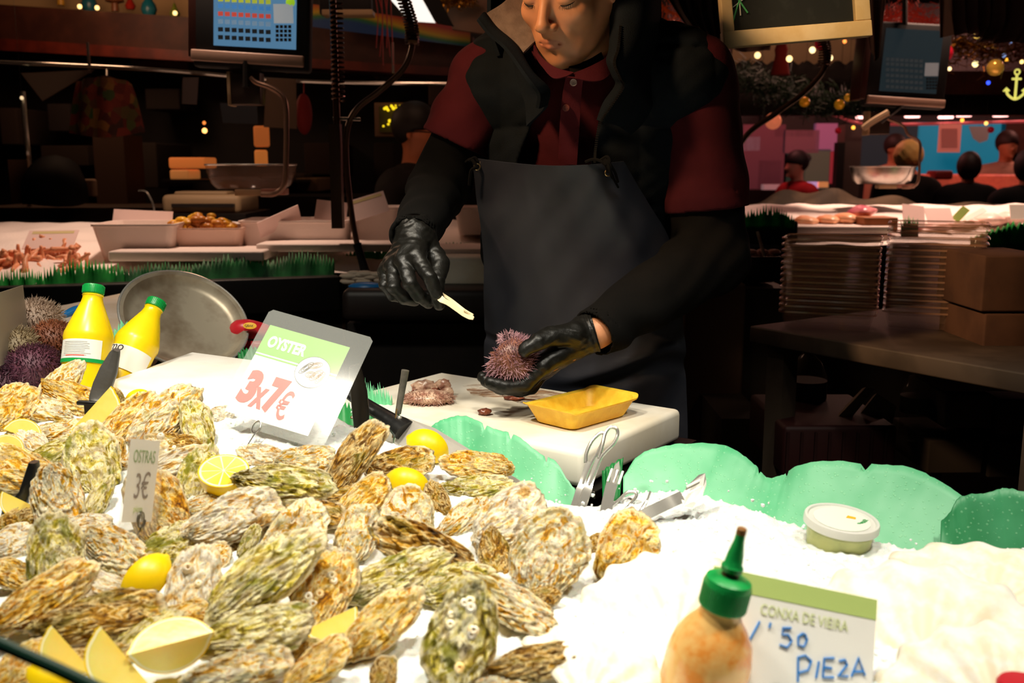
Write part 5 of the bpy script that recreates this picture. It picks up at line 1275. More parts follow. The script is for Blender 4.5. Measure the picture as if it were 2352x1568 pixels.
# second bottle cap at the right corner
q = PI_(2345, 1590, 0); q = P(2345, 1600, .70)
rb = empty('red_cap_bottle', q + Vector((0, 0, -.12)), 'red bottle cap showing at the bottom right corner', 'bottle'); bpy.context.view_layer.update()
MT_ = Matrix.Translation(rb.location); MB().lathe([(.0001, 0), (.030, 0), (.032, .004), (.032, .07), (.016, .10), (.014, .118)], MT_, 32).build('body', M_('sauce_body', 'e8b070', .3), rb)
MB().lathe([(.0165, .112), (.018, .113), (.018, .130), (.016, .1325), (.0001, .133)], MT_, 40).build('cap', m_red, rb)

# green rod in front of everything at the lower left
MB().tube([P(-160, 1400, .50), P(0, 1478, .50), P(130, 1535, .49), P(260, 1598, .48), P(500, 1720, .47)], .0036, 10).build('green_rod', M_('dark_green_metal', '103c2c', .4))
tag(bpy.data.objects['green_rod'], 'thin dark green rod crossing the bottom left corner', 'rod'); recentre(bpy.data.objects['green_rod'])

# polystyrene box half buried in the ice
ztop = 1.088
T0, T2, T3 = PZ(440, 806, ztop), PZ(250, 872, ztop), PZ(600, 928, ztop)
T1 = T3 + T0 - T2
b = MB(); top = [T0, T1, T3, T2]; bot = [p - Vector((0, 0, .10)) for p in top]
bm = bmesh.new(); vs = [bm.verts.new(p) for p in top + bot]
for f in ((0, 1, 2, 3), (7, 6, 5, 4), (0, 4, 5, 1), (1, 5, 6, 2), (2, 6, 7, 3), (3, 7, 4, 0)): bm.faces.new([vs[i] for i in f])
bmesh.ops.recalc_face_normals(bm, faces=bm.faces); bmesh.ops.bevel(bm, geom=list(bm.edges), offset=.008, segments=3, affect='EDGES', profile=.5)
me = bpy.data.meshes.new('foam_box'); bm.to_mesh(me); bm.free(); shade(me, 50)
o = mobj('foam_box', me, m_foam); tag(o, 'white foam box half buried in the ice behind the oysters', 'box'); recentre(o)

# round steel tray leaning back
dcen = P(423, 735, 1.86); toc = (CAM - dcen).normalized(); ea = math.radians(-36); emaj = (R_ * math.cos(ea) + U_ * math.sin(ea)).normalized(); emin = (R_ * math.sin(-ea) + U_ * math.cos(ea)).normalized()
nrm = (toc * math.cos(math.radians(46)) + emin * math.sin(math.radians(46))).normalized(); M = frame(dcen, emaj, nrm.cross(emaj))
rd = 146 / FPX * 1.87
st = empty('steel_tray', (0, 0, 0), 'round stained steel tray leaning behind the lemon juice bottles', 'tray', mw=M)
MB().lathe([(.0001, -.012), (rd * .78, -.012), (rd * .86, -.006), (rd * .93, .006), (rd * .985, .008), (rd, .006), (rd * 1.005, .002), (rd * .99, .001), (rd * .93, .004), (rd * .86, -.0085), (rd * .78, -.0145), (.0001, -.0145)], None, 80).build('dish', M_('stained_steel', 'b0a592', .42, .55, c2='6a543a', scale=11, lo=.45, hi=.75, bump=.08), st, local=True)
MB().tube([Vector((rd * math.cos(t * PI / 40), rd * math.sin(t * PI / 40), .006)) for t in range(81)], .0028, 8, False).build('rolled_rim', m_chrome, st, local=True)

# boards and knives at the back left
bb = MB(); q = [PZ(40, 712, 1.10), PZ(300, 672, 1.10), PZ(420, 700, 1.10), PZ(330, 830, 1.06), PZ(60, 820, 1.06)]
cb = MB().prism([(p.x, p.y) for p in (PZ(150, 700, 1.09), PZ(305, 668, 1.09), PZ(420, 720, 1.09), PZ(330, 812, 1.09), PZ(60, 800, 1.09), PZ(60, 712, 1.09))][::-1], 1.05, 1.09).build('cutting_board', m_board, smooth=False)
tag(cb, 'pale worn cutting board behind the urchins and lemon juice bottles', 'cutting board'); recentre(cb)
def knife(name, pts_blade, th, m_b, handle, hr, m_h, label, rivets=True, blade_mat=None, extra=None):
    root = empty(name, P(*handle[0]), label, 'knife'); bpy.context.view_layer.update()
    pb = [P(*p) for p in pts_blade]; nn = (pb[1] - pb[0]).cross(pb[2] - pb[0]).normalized(); n = len(pb)
    vs = [p + nn * th / 2 for p in pb] + [p - nn * th / 2 for p in pb]; fs = [tuple(range(n)), tuple(range(n, 2 * n))[::-1]] + [(i, i + n, (i + 1) % n + n, (i + 1) % n) for i in range(n)]
    MB().add(vs, fs).build('blade', m_b, root, False)
    hp = spline([P(*p) for p in handle], 20); k = len(hr); rr = [float(np.interp(i / 19 * (k - 1), range(k), hr)) for i in range(20)]
    h = MB().tube(hp, rr, 12)
    for i in range(len(h.v)):
        c = hp[i // 12]; d = h.v[i] - c; h.v[i] = c + d - nn * d.dot(nn) * .35
    ho = h.build('handle', m_h, root)
    if rivets:
        for t in (.2, .8):
            p = hp[int(t * 19)]; sgn = 1 if nn.dot(CAM - p) > 0 else -1; MB().ball(p + nn * sgn * rr[int(t * 19)] * .62, .0035, 8, (1, 1, 1)).build('rivet', m_wood if blade_mat else m_chrome, ho)
    return root, nn
m_blade = M_('knife_steel', 'cfcac2', .35, .45, c2='bcb6ac', scale=5)
kn, nn = knife('big_knife', [(938, 962, 1.40), (1000, 985, 1.375), (1195, 1105, 1.245), (1185, 1150, 1.22), (1100, 1140, 1.26), (985, 1090, 1.32), (905, 1020, 1.385), (912, 1000, 1.395)], .0022, m_blade,
      [(785, 893, 1.47), (850, 935, 1.435), (905, 968, 1.405), (933, 988, 1.39)], [.009, .012, .013, .014, .019, .022], m_black, 'large kitchen knife with black riveted handle standing in the ice by the board')
MB().tube([P(806, 958, 1.43), P(840, 962, 1.425), P(870, 975, 1.42), P(884, 1000, 1.415)], .0022, 8).build('handle_ring', M_('brass_strip', '8a6a38', .4, .6), kn)
rnd = random.Random(2)
# upright black knife handles standing in the ice
def upright(name, rows, m_h, label, th=.014, cat='knife', guard=None):
    """flat tapering handle from (cx, cy, half width px, Y) rows, top first"""
    root = empty(name, P(rows[-1][0], rows[-1][1], rows[-1][3]), label, cat); bpy.context.view_layer.update()
    rings = []
    for i, (cx, cy, hw, Y) in enumerate(rows):
        a = rows[max(0, i - 1)]; c = rows[min(len(rows) - 1, i + 1)]; t = (P(c[0], c[1], c[3]) - P(a[0], a[1], a[3])).normalized(); s = t.cross(Vector((0, 1, 0))).normalized(); n = s.cross(t)
        w2 = hw / FPX * Y / cp; o = P(cx, cy, Y); ring = []
        for k in range(16):
            q = 2 * PI * k / 16; cs, sn = math.cos(q), math.sin(q); ring.append(o + s * w2 * (abs(cs) ** .6) * (1 if cs > 0 else -1) + n * th / 2 * (abs(sn) ** .6) * (1 if sn > 0 else -1))
        rings.append(ring)
    v_, f_ = loft(rings, True, True); MB().add(v_, f_).build('handle', m_h, root)
    return root
upright('oyster_knife', [(814, 838, 11, 1.40), (816, 846, 14, 1.40), (824, 900, 20, 1.395), (829, 950, 20, 1.39), (830, 985, 17, 1.385), (828, 998, 22, 1.38), (815, 1006, 32, 1.38), (840, 1014, 14, 1.38)], M_('oily_black_handle', '1a1611', .3, bump=.2, bscale=120), 'flat black knife handle standing in the ice beside the OYSTER card')
k2 = upright('oyster_knife', [(268, 803, 7, 1.36), (264, 812, 11, 1.36), (250, 850, 20, 1.35), (236, 885, 22, 1.345), (226, 915, 21, 1.34), (222, 926, 17, 1.335)], M_('grey_handle', '4a4845', .4, bump=.2, bscale=150), 'dark grey handled oyster knife with guard beside the yellow bottle')
gq = [P(178, 924, 1.33), P(234, 926, 1.33), P(222, 945, 1.325), P(200, 945, 1.325)]
MB().box((0, 0, 0), ((gq[1] - gq[0]).length, .010, .006), frame((gq[0] + gq[1]) / 2, gq[1] - gq[0], (0, 1, 0)), .002).box((0, 0, 0), (.018, .006, .03), frame((gq[2] + gq[3]) / 2 - Vector((0, 0, .004)), (1, 0, 0), (0, 1, 0))).build('guard', m_black, k2)
k3 = upright('oyster_knife', [(78, 1060, 9, 1.10), (78, 1070, 12, 1.10), (70, 1100, 14, 1.095), (58, 1135, 14, 1.09), (38, 1165, 20, 1.085), (26, 1180, 22, 1.08), (18, 1200, 17, 1.08)], m_black, 'curved matt black knife handle among the oysters at the left edge')
upright('black_clip', [(547, 1084, 4, 1.115), (550, 1092, 9, 1.115), (556, 1115, 12, 1.11), (560, 1130, 12, 1.11)], m_black, 'black plastic clip jaw standing at the tip of the long green oyster', .008, 'clip')
upright('black_clip', [(572, 1094, 5, 1.105), (572, 1104, 8, 1.105), (570, 1120, 11, 1.10), (569, 1131, 11, 1.10)], m_black, 'second shorter black clip jaw right of the taller one', .007, 'clip')
# pointed steel rod
rod = empty('pointed_spike', P(900, 1030, 1.39), 'thin steel spike with dark round grip standing in the ice', 'spike'); bpy.context.view_layer.update()
MB().tube([P(931, 850, 1.42), P(928, 868, 1.42), P(914, 950, 1.405)], [.0058, .0055, .0046], 14).build('grip', M_('worn_grey_grip', '45423c', .45, c2='5a554c', scale=60), rod)
MB().tube([P(914, 948, 1.405), P(905, 1000, 1.395), P(899, 1036, 1.385)], [.0035, .002, .0006], 8).build('point', m_steel, rod)
MB().tube([P(912, 938, 1.399), P(906, 975, 1.395), P(901, 1005, 1.39)], .0009, 6).build('brass_line', M_('brass_strip', '8a6a38', .4, .6), rod)
# blue and red handled knives
knife('knife', [(70, 700, 1.98), (95, 690, 2.0), (135, 705, 1.92), (128, 718, 1.90), (95, 712, 1.95)], .004, M_('dark_blade', '3c2e28', .4, .5), [(122, 728, 1.85), (150, 722, 1.86), (175, 712, 1.87), (200, 712, 1.87)], [.004, .010, .013, .014], m_blue, 'knife with blue handle lying behind the upright lemon juice bottle', False)
kr = empty('red_knife', P(575, 765, 1.92), 'rounded red knife handle with small yellow badge right of the steel tray', 'knife'); bpy.context.view_layer.update()
v = spline([P(*c) for c in ((532, 782, 1.93), (545, 764, 1.93), (560, 756, 1.92), (600, 760, 1.93), (650, 775, 1.95))], 20)
rh = MB().tube(v, [.008, .014, .018, .021, .022, .022, .021, .021, .021, .020, .020, .020, .019, .018, .017, .016, .014, .012, .010, .006], 14).build('handle', m_red, kr)
rh2 = MB().tube(spline([P(*c) for c in ((540, 800, 1.92), (565, 796, 1.92), (605, 790, 1.92))], 8), [.006, .010, .012, .012, .012, .011, .010, .006], 10).build('lower_grip', m_red, kr)
MBk = frame(P(574, 748, 1.892), (1, 0, -.05), (0, .35, 1)); MB().lathe([(.0001, .0), (.0105, 0), (.0105, .0008), (.0001, .0012)], MBk @ Matrix.Diagonal((1.25, .62, 1, 1)), 24).build('badge', M_('yellow_badge', 'e8b020', .4), kr)
text('badge_lettering', 'QBAK', .0062, MBk @ Matrix.Translation((-.0098, -.0022, .0014)), m_ink, kr)

# ---------------- sea urchins ----------------
UR = [(82, 738, 1.66, .040, 'c9b2a0', '8a7464', .0125, 'pale grey-tan sea urchin at the back of the urchin heap', 900),
      (38, 800, 1.56, .036, 'b7a58a', '7a6a50', .011, 'tan sea urchin below the pale one, behind the clear card', 800),
      (122, 782, 1.60, .035, '9a5e40', '6a3c28', .009, 'reddish-brown sea urchin left of the upright yellow bottle', 900),
      (78, 848, 1.53, .042, '3a2030', '5a3040', .010, 'dark purple sea urchin at the front of the heap', 1300),
      (5, 832, 1.55, .032, 'a89074', '7a6248', .010, 'tan sea urchin cut by the picture edge above the purple ones', 700),
      (8, 888, 1.50, .028, '3a2230', '54303e', .009, 'small purple sea urchin at the left edge', 700),
      (152, 828, 1.60, .020, 'c4ae96', '9a846c', .008, 'small pale sea urchin tucked behind the purple one', 400),
      (28, 742, 1.72, .034, 'b8a896', '80705e', .011, 'grey-tan sea urchin behind the clear card', 600)]
for i, (x, y, Y, r, a, b_, ln, lab, n) in enumerate(UR):
    c = P(x, y, Y); root = empty('sea_urchin', c - Vector((0, 0, r)), lab, 'sea urchin', 'sea urchins heaped at the rear left'); bpy.context.view_layer.update()
    uball(c, r, (1, 1, .85)).build('body', M_('urchin_body', b_, .6), root)
    s_ = urchin_spines(c, r, n, ln, None, None, i + 1, (1, 1, .85), .0009, .42).build('spines', M_('urchin_spine', a, .5, c2=b_, scale=40), root, False); tag(s_, kind='stuff')

# cut urchin on the board
cu = empty('cut_urchin', PZ(985, 915, 1.021), 'cut sea urchin shell with pale flesh lying on the board', 'sea urchin'); bpy.context.view_layer.update()
cc = PZ(985, 912, 1.03); s_ = uball(cc, .036, (1.15, .8, .35), .1).build('shell', m_flesh, cu)
urchin_spines(cc, .036, 420, .009, None, Vector((0, -.7, -.5)).normalized(), 8, (1.15, .8, .35), .0008, .3).build('spines', M_('pale_spines', 'a98070', .5), cu, False)['kind'] = 'stuff'
for k, (x, y, r, a) in enumerate(((975, 890, .017, 1.3), (1018, 885, .014, 1), (1000, 902, .012, 1), (955, 905, .010, 1), (1028, 900, .011, 1))):
    p = P(x, y, 1.72 - k * .004); uball(p, r, (a, .8, .8), .3).build('flesh', (m_flesh, m_flesh, m_dkflesh, m_dkflesh, m_flesh)[k], cu)

# ---------------- tongs on the ice ----------------
def loop_tongs(px_h1, px_h2, arm1, arm2, label):
    root = empty('serving_tongs', P(*arm1[-1]), label, 'tongs'); bpy.context.view_layer.update()
    for h in (px_h1, px_h2): MB().tube(spline([P(*c) for c in h], 40), .0024, 8).build('looped_handle', m_chrome, root)
    for a in (arm1, arm2): bar('blade', spline([P(*c) for c in a], 12), [.008] * 4 + [.011] * 8, .0015, m_chrome, root)
    return root
loop_tongs([(1345, 1062, 1.262), (1347, 1040, 1.268), (1360, 1012, 1.275), (1378, 995, 1.28), (1387, 996, 1.28), (1384, 1015, 1.275), (1372, 1040, 1.268), (1356, 1068, 1.26), (1338, 1112, 1.245)],
           [(1375, 1052, 1.262), (1384, 1020, 1.27), (1390, 995, 1.278), (1402, 981, 1.282), (1416, 984, 1.282), (1418, 1000, 1.278), (1408, 1020, 1.27), (1390, 1038, 1.265), (1376, 1058, 1.26), (1352, 1115, 1.24)],
           [(1352, 1060, 1.262), (1334, 1120, 1.24), (1318, 1170, 1.205), (1306, 1205, 1.17)], [(1376, 1052, 1.262), (1352, 1118, 1.238), (1336, 1165, 1.205), (1322, 1200, 1.18)], 'loop handled steel tongs standing in the ice by the board corner')
def slotted(root, pts, head, name='arm'):
    """one arm of salad tongs: channel shaft and a spoon head with slots"""
    bar(name, spline([P(*c) for c in pts], 16), .014, .0022, m_chrome, root, Vector((0, -1, .6)))
    hd = bmesh.new(); O = [P(*c) for c in head]; c0 = sum(O, Vector()) / len(O)
    vs = [hd.verts.new(p) for p in O]; f = hd.faces.new(vs); r = bmesh.ops.inset_individual(hd, faces=[f], thickness=.004, depth=.0015)
    me = bpy.data.meshes.new('slotted_head'); hd.to_mesh(me); hd.free(); o = mobj('slotted_head', me, m_chrome, root); md = o.modifiers.new('thickness', 'SOLIDIFY'); md.thickness = .0012
    ax = (O[len(O) // 2] - O[0]).normalized(); sd = ax.cross(f_nor(O)).normalized(); b = MB()
    for k in (-1, 0, 1): b.box((0, 0, 0), (.022, .003, .0022), frame(c0 + sd * k * .008 + ax * k * .002, ax, sd), .0008)
    b.build('slot', M_('slot_gap', 'fbf8f0', .6), root)
def f_nor(O): return (O[1] - O[0]).cross(O[2] - O[0]).normalized()
t2 = empty('salad_tongs', P(1420, 1215, 1.14), 'steel salad tongs with slotted ends spread open on the ice', 'tongs'); bpy.context.view_layer.update()
slotted(t2, [(1384, 1212, 1.13), (1390, 1180, 1.16), (1398, 1140, 1.19), (1405, 1110, 1.21)], [(1398, 1128, 1.20), (1402, 1095, 1.22), (1412, 1068, 1.235), (1422, 1058, 1.24), (1424, 1075, 1.235), (1422, 1105, 1.22), (1412, 1128, 1.20)])
slotted(t2, [(1470, 1186, 1.12), (1500, 1172, 1.13), (1540, 1153, 1.145), (1568, 1140, 1.15)], [(1562, 1140, 1.15), (1582, 1112, 1.165), (1605, 1090, 1.18), (1620, 1086, 1.18), (1622, 1110, 1.17), (1612, 1140, 1.155), (1590, 1166, 1.14), (1570, 1162, 1.14)])
MB().tube(spline([P(*c) for c in ((1384, 1212, 1.125), (1392, 1240, 1.11), (1430, 1225, 1.105), (1470, 1186, 1.12))], 14), .004, 8).build('spring_bend', m_chrome, t2)
t3 = empty('serving_tongs', P(1425, 1175, 1.18), 'half buried steel tongs loop between the two pairs of tongs', 'tongs'); bpy.context.view_layer.update()
MB().tube(spline([P(*c) for c in ((1402, 1165, 1.185), (1425, 1145, 1.20), (1440, 1131, 1.21), (1456, 1129, 1.21), (1462, 1138, 1.205), (1450, 1155, 1.195), (1428, 1178, 1.18))], 30), .0022, 8).build('looped_handle', m_chrome, t3)
MB().tube(spline([P(*c) for c in ((1466, 1182, 1.17), (1480, 1160, 1.18), (1488, 1145, 1.185), (1494, 1128, 1.19))], 12), [.0024] * 6 + [.0015] * 6, 8).build('prong', m_chrome, t3)

# ---------------- tub of green sauce ----------------
tb = P(1937, 1232, 1.055); z0 = hz(tb.x, tb.y) - .012; M = Matrix.Translation((tb.x, tb.y + .02, z0)) @ Matrix.Rotation(math.radians(5), 4, 'X') @ Matrix.Rotation(math.radians(4), 4, 'Y')
tub = empty('sauce_tub', (0, 0, 0), 'round clear plastic tub of green sauce with a labelled lid on the ice', 'tub', mw=M)
MB().lathe([(.0001, 0), (.032, 0), (.034, .002), (.038, .034), (.0395, .036), (.0395, .037)], None, 56).build('cup', film('tub_plastic', 'd8dcb0', .35, .15), tub, local=True)
MB().lathe([(.0001, .002), (.031, .002), (.0335, .004), (.0362, .029), (.0001, .029)], None, 56).build('sauce', M_('green_sauce', 'a8b03a', .35, c2='c8c860', scale=60), tub, local=True)
MB().lathe([(.0400, .033), (.0415, .034), (.0415, .040), (.0405, .0425), (.0375, .0425), (.0365, .0405), (.0001, .0400)], None, 56).build('lid', film('lid_plastic', 'f2f0ea', .72, .25), tub, local=True)
lbm = MB().lathe([(.031, .0407), (.031, .0411), (.0001, .0411)], None, 48).build('lid_label', M_('lid_paper', 'e2e8da', .5), tub, local=True)
b = MB(); b.prism([(.006, .004), (.016, .001), (.018, .006), (.010, .010)], .0412, .0416); b.build('orange_mark', M_('orange_print', 'f2b428', .5), tub, False, local=True)
b = MB()
for k in range(9): b.box((.016 + k * .0012, -.010 + .002 * math.sin(k * 3), .0414), (.004, .0012, .0004), Matrix.Rotation(math.radians(k * 3), 4, 'Z'))
b.build('green_mark', m_gcap, tub, False, local=True)

# ---------------- scallop shells ----------------
m_scal = M_('scallop', 'fffaf0', .5, c2='f8ecd0', scale=5)
def scallop():
    nr, nt = 24, 120; vs = []; fs = []
    for side in (0, 1):
        for j in range(nr + 1):
            t = j / nr
            for i in range(nt + 1):
                a = math.radians(-68 + 136 * i / nt); rr = (1 + .035 * math.cos(a * 17)) if j == nr else 1
                rib = .022 * math.cos(a * 17.2) * t ** .8; h = .26 * math.sin(PI * min(1, t * .5 + .5 * t * t) ) * .0 + .24 * (1 - t ** 2) ** .6 * (t + .25) * math.cos(a * .9) + rib
                vs.append((t * rr * math.cos(a) * 1.0, t * rr * math.sin(a) * 1.02, h - (.02 if side else 0)))
    n = (nr + 1) * (nt + 1)
    for s in (0, 1):
        for j in range(nr):
            for i in range(nt):
                a = s * n + j * (nt + 1) + i; q = (a, a + nt + 1, a + nt + 2, a + 1); fs.append(q if s == 0 else q[::-1])
    for i in range(nt): a = nr * (nt + 1) + i; fs.append((a, a + n, a + n + 1, a + 1))
    for j in range(nr):
        a = j * (nt + 1); fs.append((a, a + n, a + n + nt + 1, a + nt + 1)); a += nt; fs.append((a, a + nt + 1, a + n + nt + 1, a + n))
    me = mesh('shell', vs, fs); me.materials.append(m_scal); return me
SM = scallop(); EARS = MB().prism([(-.05, -.34), (.16, -.26), (.16, .26), (-.05, .34)], .0, .03)
for (x, y, w_, ang, face, lab) in ((2150, 1440, 340, 78, .5, 'largest white scallop shell at lower right of the price card'), (2310, 1345, 170, 60, .25, 'white scallop shell behind the largest one at the right edge'),
                             (1385, 1545, 190, 60, .5, 'white scallop shell at the bottom right of the dark streaked oyster'), (1515, 1370, 200, 110, .5, 'white scallop shell left of the chilli sauce bottle'),
                             (2290, 1555, 240, 100, .5, 'white scallop shell beside the red bottle cap')):
    c, X, Y, n, Lw, Ww = orient(x, y, w_, w_, ang, face, .012)
    Lw = min(Lw, .13); M = Matrix((X, Y, n)).transposed().to_4x4(); M.translation = c - X * Lw * .5
    root = empty('scallop', (0, 0, 0), lab, 'scallop', 'scallop shells on the ice', mw=M)
    o = bpy.data.objects.new('shell', SM); C.objects.link(o); o.parent = root; o.matrix_basis = Matrix.Diagonal((Lw, Lw, Lw, 1))
    e = EARS.build('hinge_ear', m_scal, None); e.parent = root; e.matrix_basis = Matrix.Diagonal((Lw, Lw, Lw, 1))
# ================= the market hall =================
m_wall = M_('dark_hall_wall', '2a1a14', .9, c2='1a100c', scale=2)
m_floor = M_('wet_floor', '1c1714', .35, c2='2a221c', scale=3)
def struct(name, b, m): 
    o = b.build(name, m, None, False); return tag(o, kind='structure')
struct('floor', MB().box((1.5, 5.5, -.05), (16, 17, .1)), m_floor)
struct('ceiling', MB().box((1.5, 5.5, 3.85), (16, 17, .1)), m_wall)
struct('wall_back', MB().box((1.5, 13.6, 1.9), (16, .2, 3.8)), m_wall)
struct('wall_left', MB().box((-6.1, 5.5, 1.9), (.2, 17, 3.8)), m_wall)
struct('wall_right', MB().box((9.1, 5.5, 1.9), (.2, 17, 3.8)), m_wall)
struct('wall_front', MB().box((1.5, -2.6, 1.9), (16, .2, 3.8)), m_wall)
def pbox(name, x0, y0, x1, y1, Y, dep, mat, label, cat, group=None, bev=0, rot=0, parent=None):
    """box seen as the picture rectangle (x0,y0)-(x1,y1) with its front at distance Y"""
    c = P((x0 + x1) / 2, (y0 + y1) / 2, Y); k = Y / cp / FPX; sx, sz = abs(x1 - x0) * k, abs(y1 - y0) * k * 1.0
    M = Matrix.Translation(c + Vector((0, dep / 2, 0))) @ Matrix.Rotation(math.radians(rot), 4, 'Z')
    o = MB().box((0, 0, 0), (sx, dep, sz), M, bev).build(name, mat, parent, bev > 0)
    if parent is None: tag(o, label, cat, group); recentre(o)
    return o
def sheet4(name, q, mat, label, cat, th=.004, group=None, parent=None):
    """thin flat board or cloth through four picture corners (px,py,Y)"""
    v = [P(*c) for c in q]; n = (v[1] - v[0]).cross(v[-1] - v[0]).normalized() * th / 2; k = len(v)
    o = MB().add([p + n for p in v] + [p - n for p in v], [tuple(range(k)), tuple(range(k, 2 * k))[::-1]] + [(i, i + k, (i + 1) % k + k, (i + 1) % k) for i in range(k)]).build(name, mat, parent, False)
    if parent is None: tag(o, label, cat, group); recentre(o)
    return o
def tubeobj(name, pts, r, mat, label, cat, n=10, smooth=40, group=None, parent=None):
    o = MB().tube(spline([P(*c) for c in pts], smooth) if smooth else [P(*c) for c in pts], r, n).build(name, mat, parent)
    if parent is None: tag(o, label, cat, group); recentre(o)
    return o
m_brown = M_('dark_brown_wood', '4a2416', .6, c2='3a1a10', scale=8); m_redwood = M_('red_brown_wood', '6a2414', .5, c2='501a10', scale=8)
m_tan = M_('tan_card', '9a8068', .8); m_crmw = M_('cream_wall', 'c8a878', .8); m_foam2 = M_('stall_foam', 'f2e2da', .6, bump=.2, bscale=120)
m_stice = M_('stall_ice', 'fdf0ea', .5, bump=.8, bscale=120); m_dark = M_('dark_metal', '1c1512', .5, c2='120d0b', scale=6); m_fascia = M_('stall_fascia', '1e1512', .5, c2='140e0c', scale=5)
m_gdark = M_('green_fringe', '14803c', .6, c2='0c5a2c', scale=20); m_gbright = M_('bright_green_fringe', '10b040', .5, c2='0c8a34', scale=20)
m_pcard = M_('pinkish_card', 'eed2cc', .6); m_acr = film('clear_acrylic', '8a6c5c', .14, .06)

def hang(o, p, zt=3.8):
    t = MB().tube([p, Vector((p.x, p.y, zt))], .0008, 4).build('thread', m_blackm, None); M = o.matrix_basis.inverted(); t.data.transform(M); t.parent = o
# ---- second stall, behind left ----
F0, F1 = P(-260, 655, 2.62), P(782, 622, 2.92); K0, K1 = P(-260, 505, 3.6), P(1130, 500, 3.75)
F1b = P(782, 622, 2.92); F2 = P(1130, 605, 3.05)
b = MB(); nx, ny = 90, 30; vs = []
for i in range(nx + 1):
    for j in range(ny + 1):
        u, v = i / nx, j / ny; f = F0.lerp(F2, u); k = K0.lerp(K1, u); p = f.lerp(k, v)
        p.z += .012 * mnoise.noise(Vector((p.x * 9, p.y * 9, 0))) + .02 * math.sin(v * PI) - .012; vs.append(p)
o = mobj('stall_ice', mesh('stall_ice', vs, [(i * (ny + 1) + j, (i + 1) * (ny + 1) + j, (i + 1) * (ny + 1) + j + 1, i * (ny + 1) + j + 1) for i in range(nx) for j in range(ny)]), m_stice)
tag(o, 'white ice bed of the stall behind at the left', 'ice', kind='stuff')
def sl(px, py):                                  # point on that sloping bed
    n = (F2 - F0).cross(K0 - F0); d = ray(px, py); return CAM + d * ((F0 - CAM).dot(n) / d.dot(n))
A, B = Vector((F0.x, F0.y, 0)), Vector((F2.x, F2.y, 0)); C1, D1 = Vector((K1.x, K1.y, 0)), Vector((K0.x, K0.y, 0))
b = MB(); b.add([A, B, C1, D1, Vector((F0.x, F0.y, F0.z - .03)), Vector((F2.x, F2.y, F2.z - .03)), Vector((K1.x, K1.y, K1.z - .04)), Vector((K0.x, K0.y, K0.z - .04))], [(0, 3, 2, 1), (4, 5, 6, 7), (0, 1, 5, 4), (1, 2, 6, 5), (2, 3, 7, 6), (3, 0, 4, 7)])
o = b.build('stall_counter', m_fascia, None, False); tag(o, 'dark counter of the stall behind the urchins and bottles', 'counter'); recentre(o)
o = MB().box((0, 0, 0), ((F1 - F0).length, .05, .10), frame((F0 + F1) / 2 + Vector((0, -.03, -.06)), F1 - F0, (0, 1, 0)), .005).build('front_rail', m_dark, None); tag(o, 'dark front rail of the stall behind at the left', 'rail'); recentre(o)
fr = [((-20, 645), (105, 640), 14, .35), ((100, 640), (285, 632), 30, .35), ((285, 632), (455, 628), 20, .3), ((440, 630), (640, 622), 34, .25), ((615, 624), (768, 616), 34, .3)]
for i, (a, c, h, fg) in enumerate(fr):
    n = 7; top = []; bot = []
    for k in range(n):
        t = k / (n - 1); x = a[0] + (c[0] - a[0]) * t; y = a[1] + (c[1] - a[1]) * t; Y = 2.60 + .30 * (x + 260) / 1040; top.append((x, y - h * (.45 + .55 * math.sin(PI * t)) - 4, Y + .03)); bot.append((x, y + 12, Y))
    sheet('green_fringe', top, bot, (m_gbright, m_gbright, m_gdark, m_gdark, m_gdark)[i], ('bright green fringe strip at the far left end of the rear stall', 'bright green fringe strip, second from the left end of the rear stall', 'deep green fringe strip in the middle of the rear stall front', 'deep green fringe strip below the foam lid of the rear stall', 'deep green fringe strip beside the steel pole')[i], nu=44, fringe=fg, seed=i, nv=5, cat='green fringe', group='green fringe strips along the rear stall')
sheet('green_fringe', [(788, 585, 3.1), (830, 568, 3.1), (870, 566, 3.1), (905, 575, 3.1)], [(788, 632, 3.05), (830, 632, 3.05), (870, 632, 3.05), (905, 630, 3.05)], m_gdark, 'deep green fringe strip between the steel pole and the gloved hand', nu=30, fringe=.15, nv=5, cat='green fringe')
sheet('green_fringe', [(1000, 570, 3.1), (1040, 556, 3.1), (1080, 566, 3.1), (1112, 572, 3.1)], [(1000, 590, 3.05), (1040, 590, 3.05), (1080, 590, 3.05), (1112, 590, 3.05)], m_gdark, 'deep green fringe strip just left of the apron', nu=30, fringe=.15, nv=5, cat='green fringe')
def tub(name, x0, y0, x1, y1, Y, dep, mat, label, cat='tub', taper=.80):
    c = P((x0 + x1) / 2, (y0 + y1) / 2, Y); k = Y / cp / FPX; sx, sz = (x1 - x0) * k / 2, (y1 - y0) * k; M = Matrix.Translation(c + Vector((0, dep / 2, -sz / 2))) @ Matrix.Rotation(math.radians(3), 4, 'Z'); r = .02
    ring = [rrect(sx * taper, dep / 2 * taper, r, 0), rrect(sx * .97, dep / 2 * .97, r, sz * .93), rrect(sx, dep / 2, r, sz * .94), rrect(sx, dep / 2, r, sz), rrect(sx * .94, dep / 2 * .92, r, sz), rrect(sx * taper * .92, dep / 2 * taper * .92, r, .012)]
    v_, f_ = loft(ring, True, True, M); o = MB().add(v_, f_).build(name, mat, None); tag(o, label, cat); recentre(o); return c, sx, sz, dep
tub('foam_tub', 205, 516, 392, 600, 2.95, .24, m_foam2, 'empty white foam tub on the rear stall beside the orange claws')
tub('foam_tub', 384, 525, 548, 582, 3.02, .24, M_('milky_tub', 'e8c8b8', .4), 'milky tub filled with yellow clams on the rear stall')
tub('foam_tub', 545, 508, 792, 585, 3.10, .24, m_foam2, 'long white foam tub beside the steel pole on the rear stall', taper=.88)
tub('foam_tub', 800, 478, 912, 558, 3.2, .22, m_foam2, 'pale tub with fish partly behind the arm and steel pole')
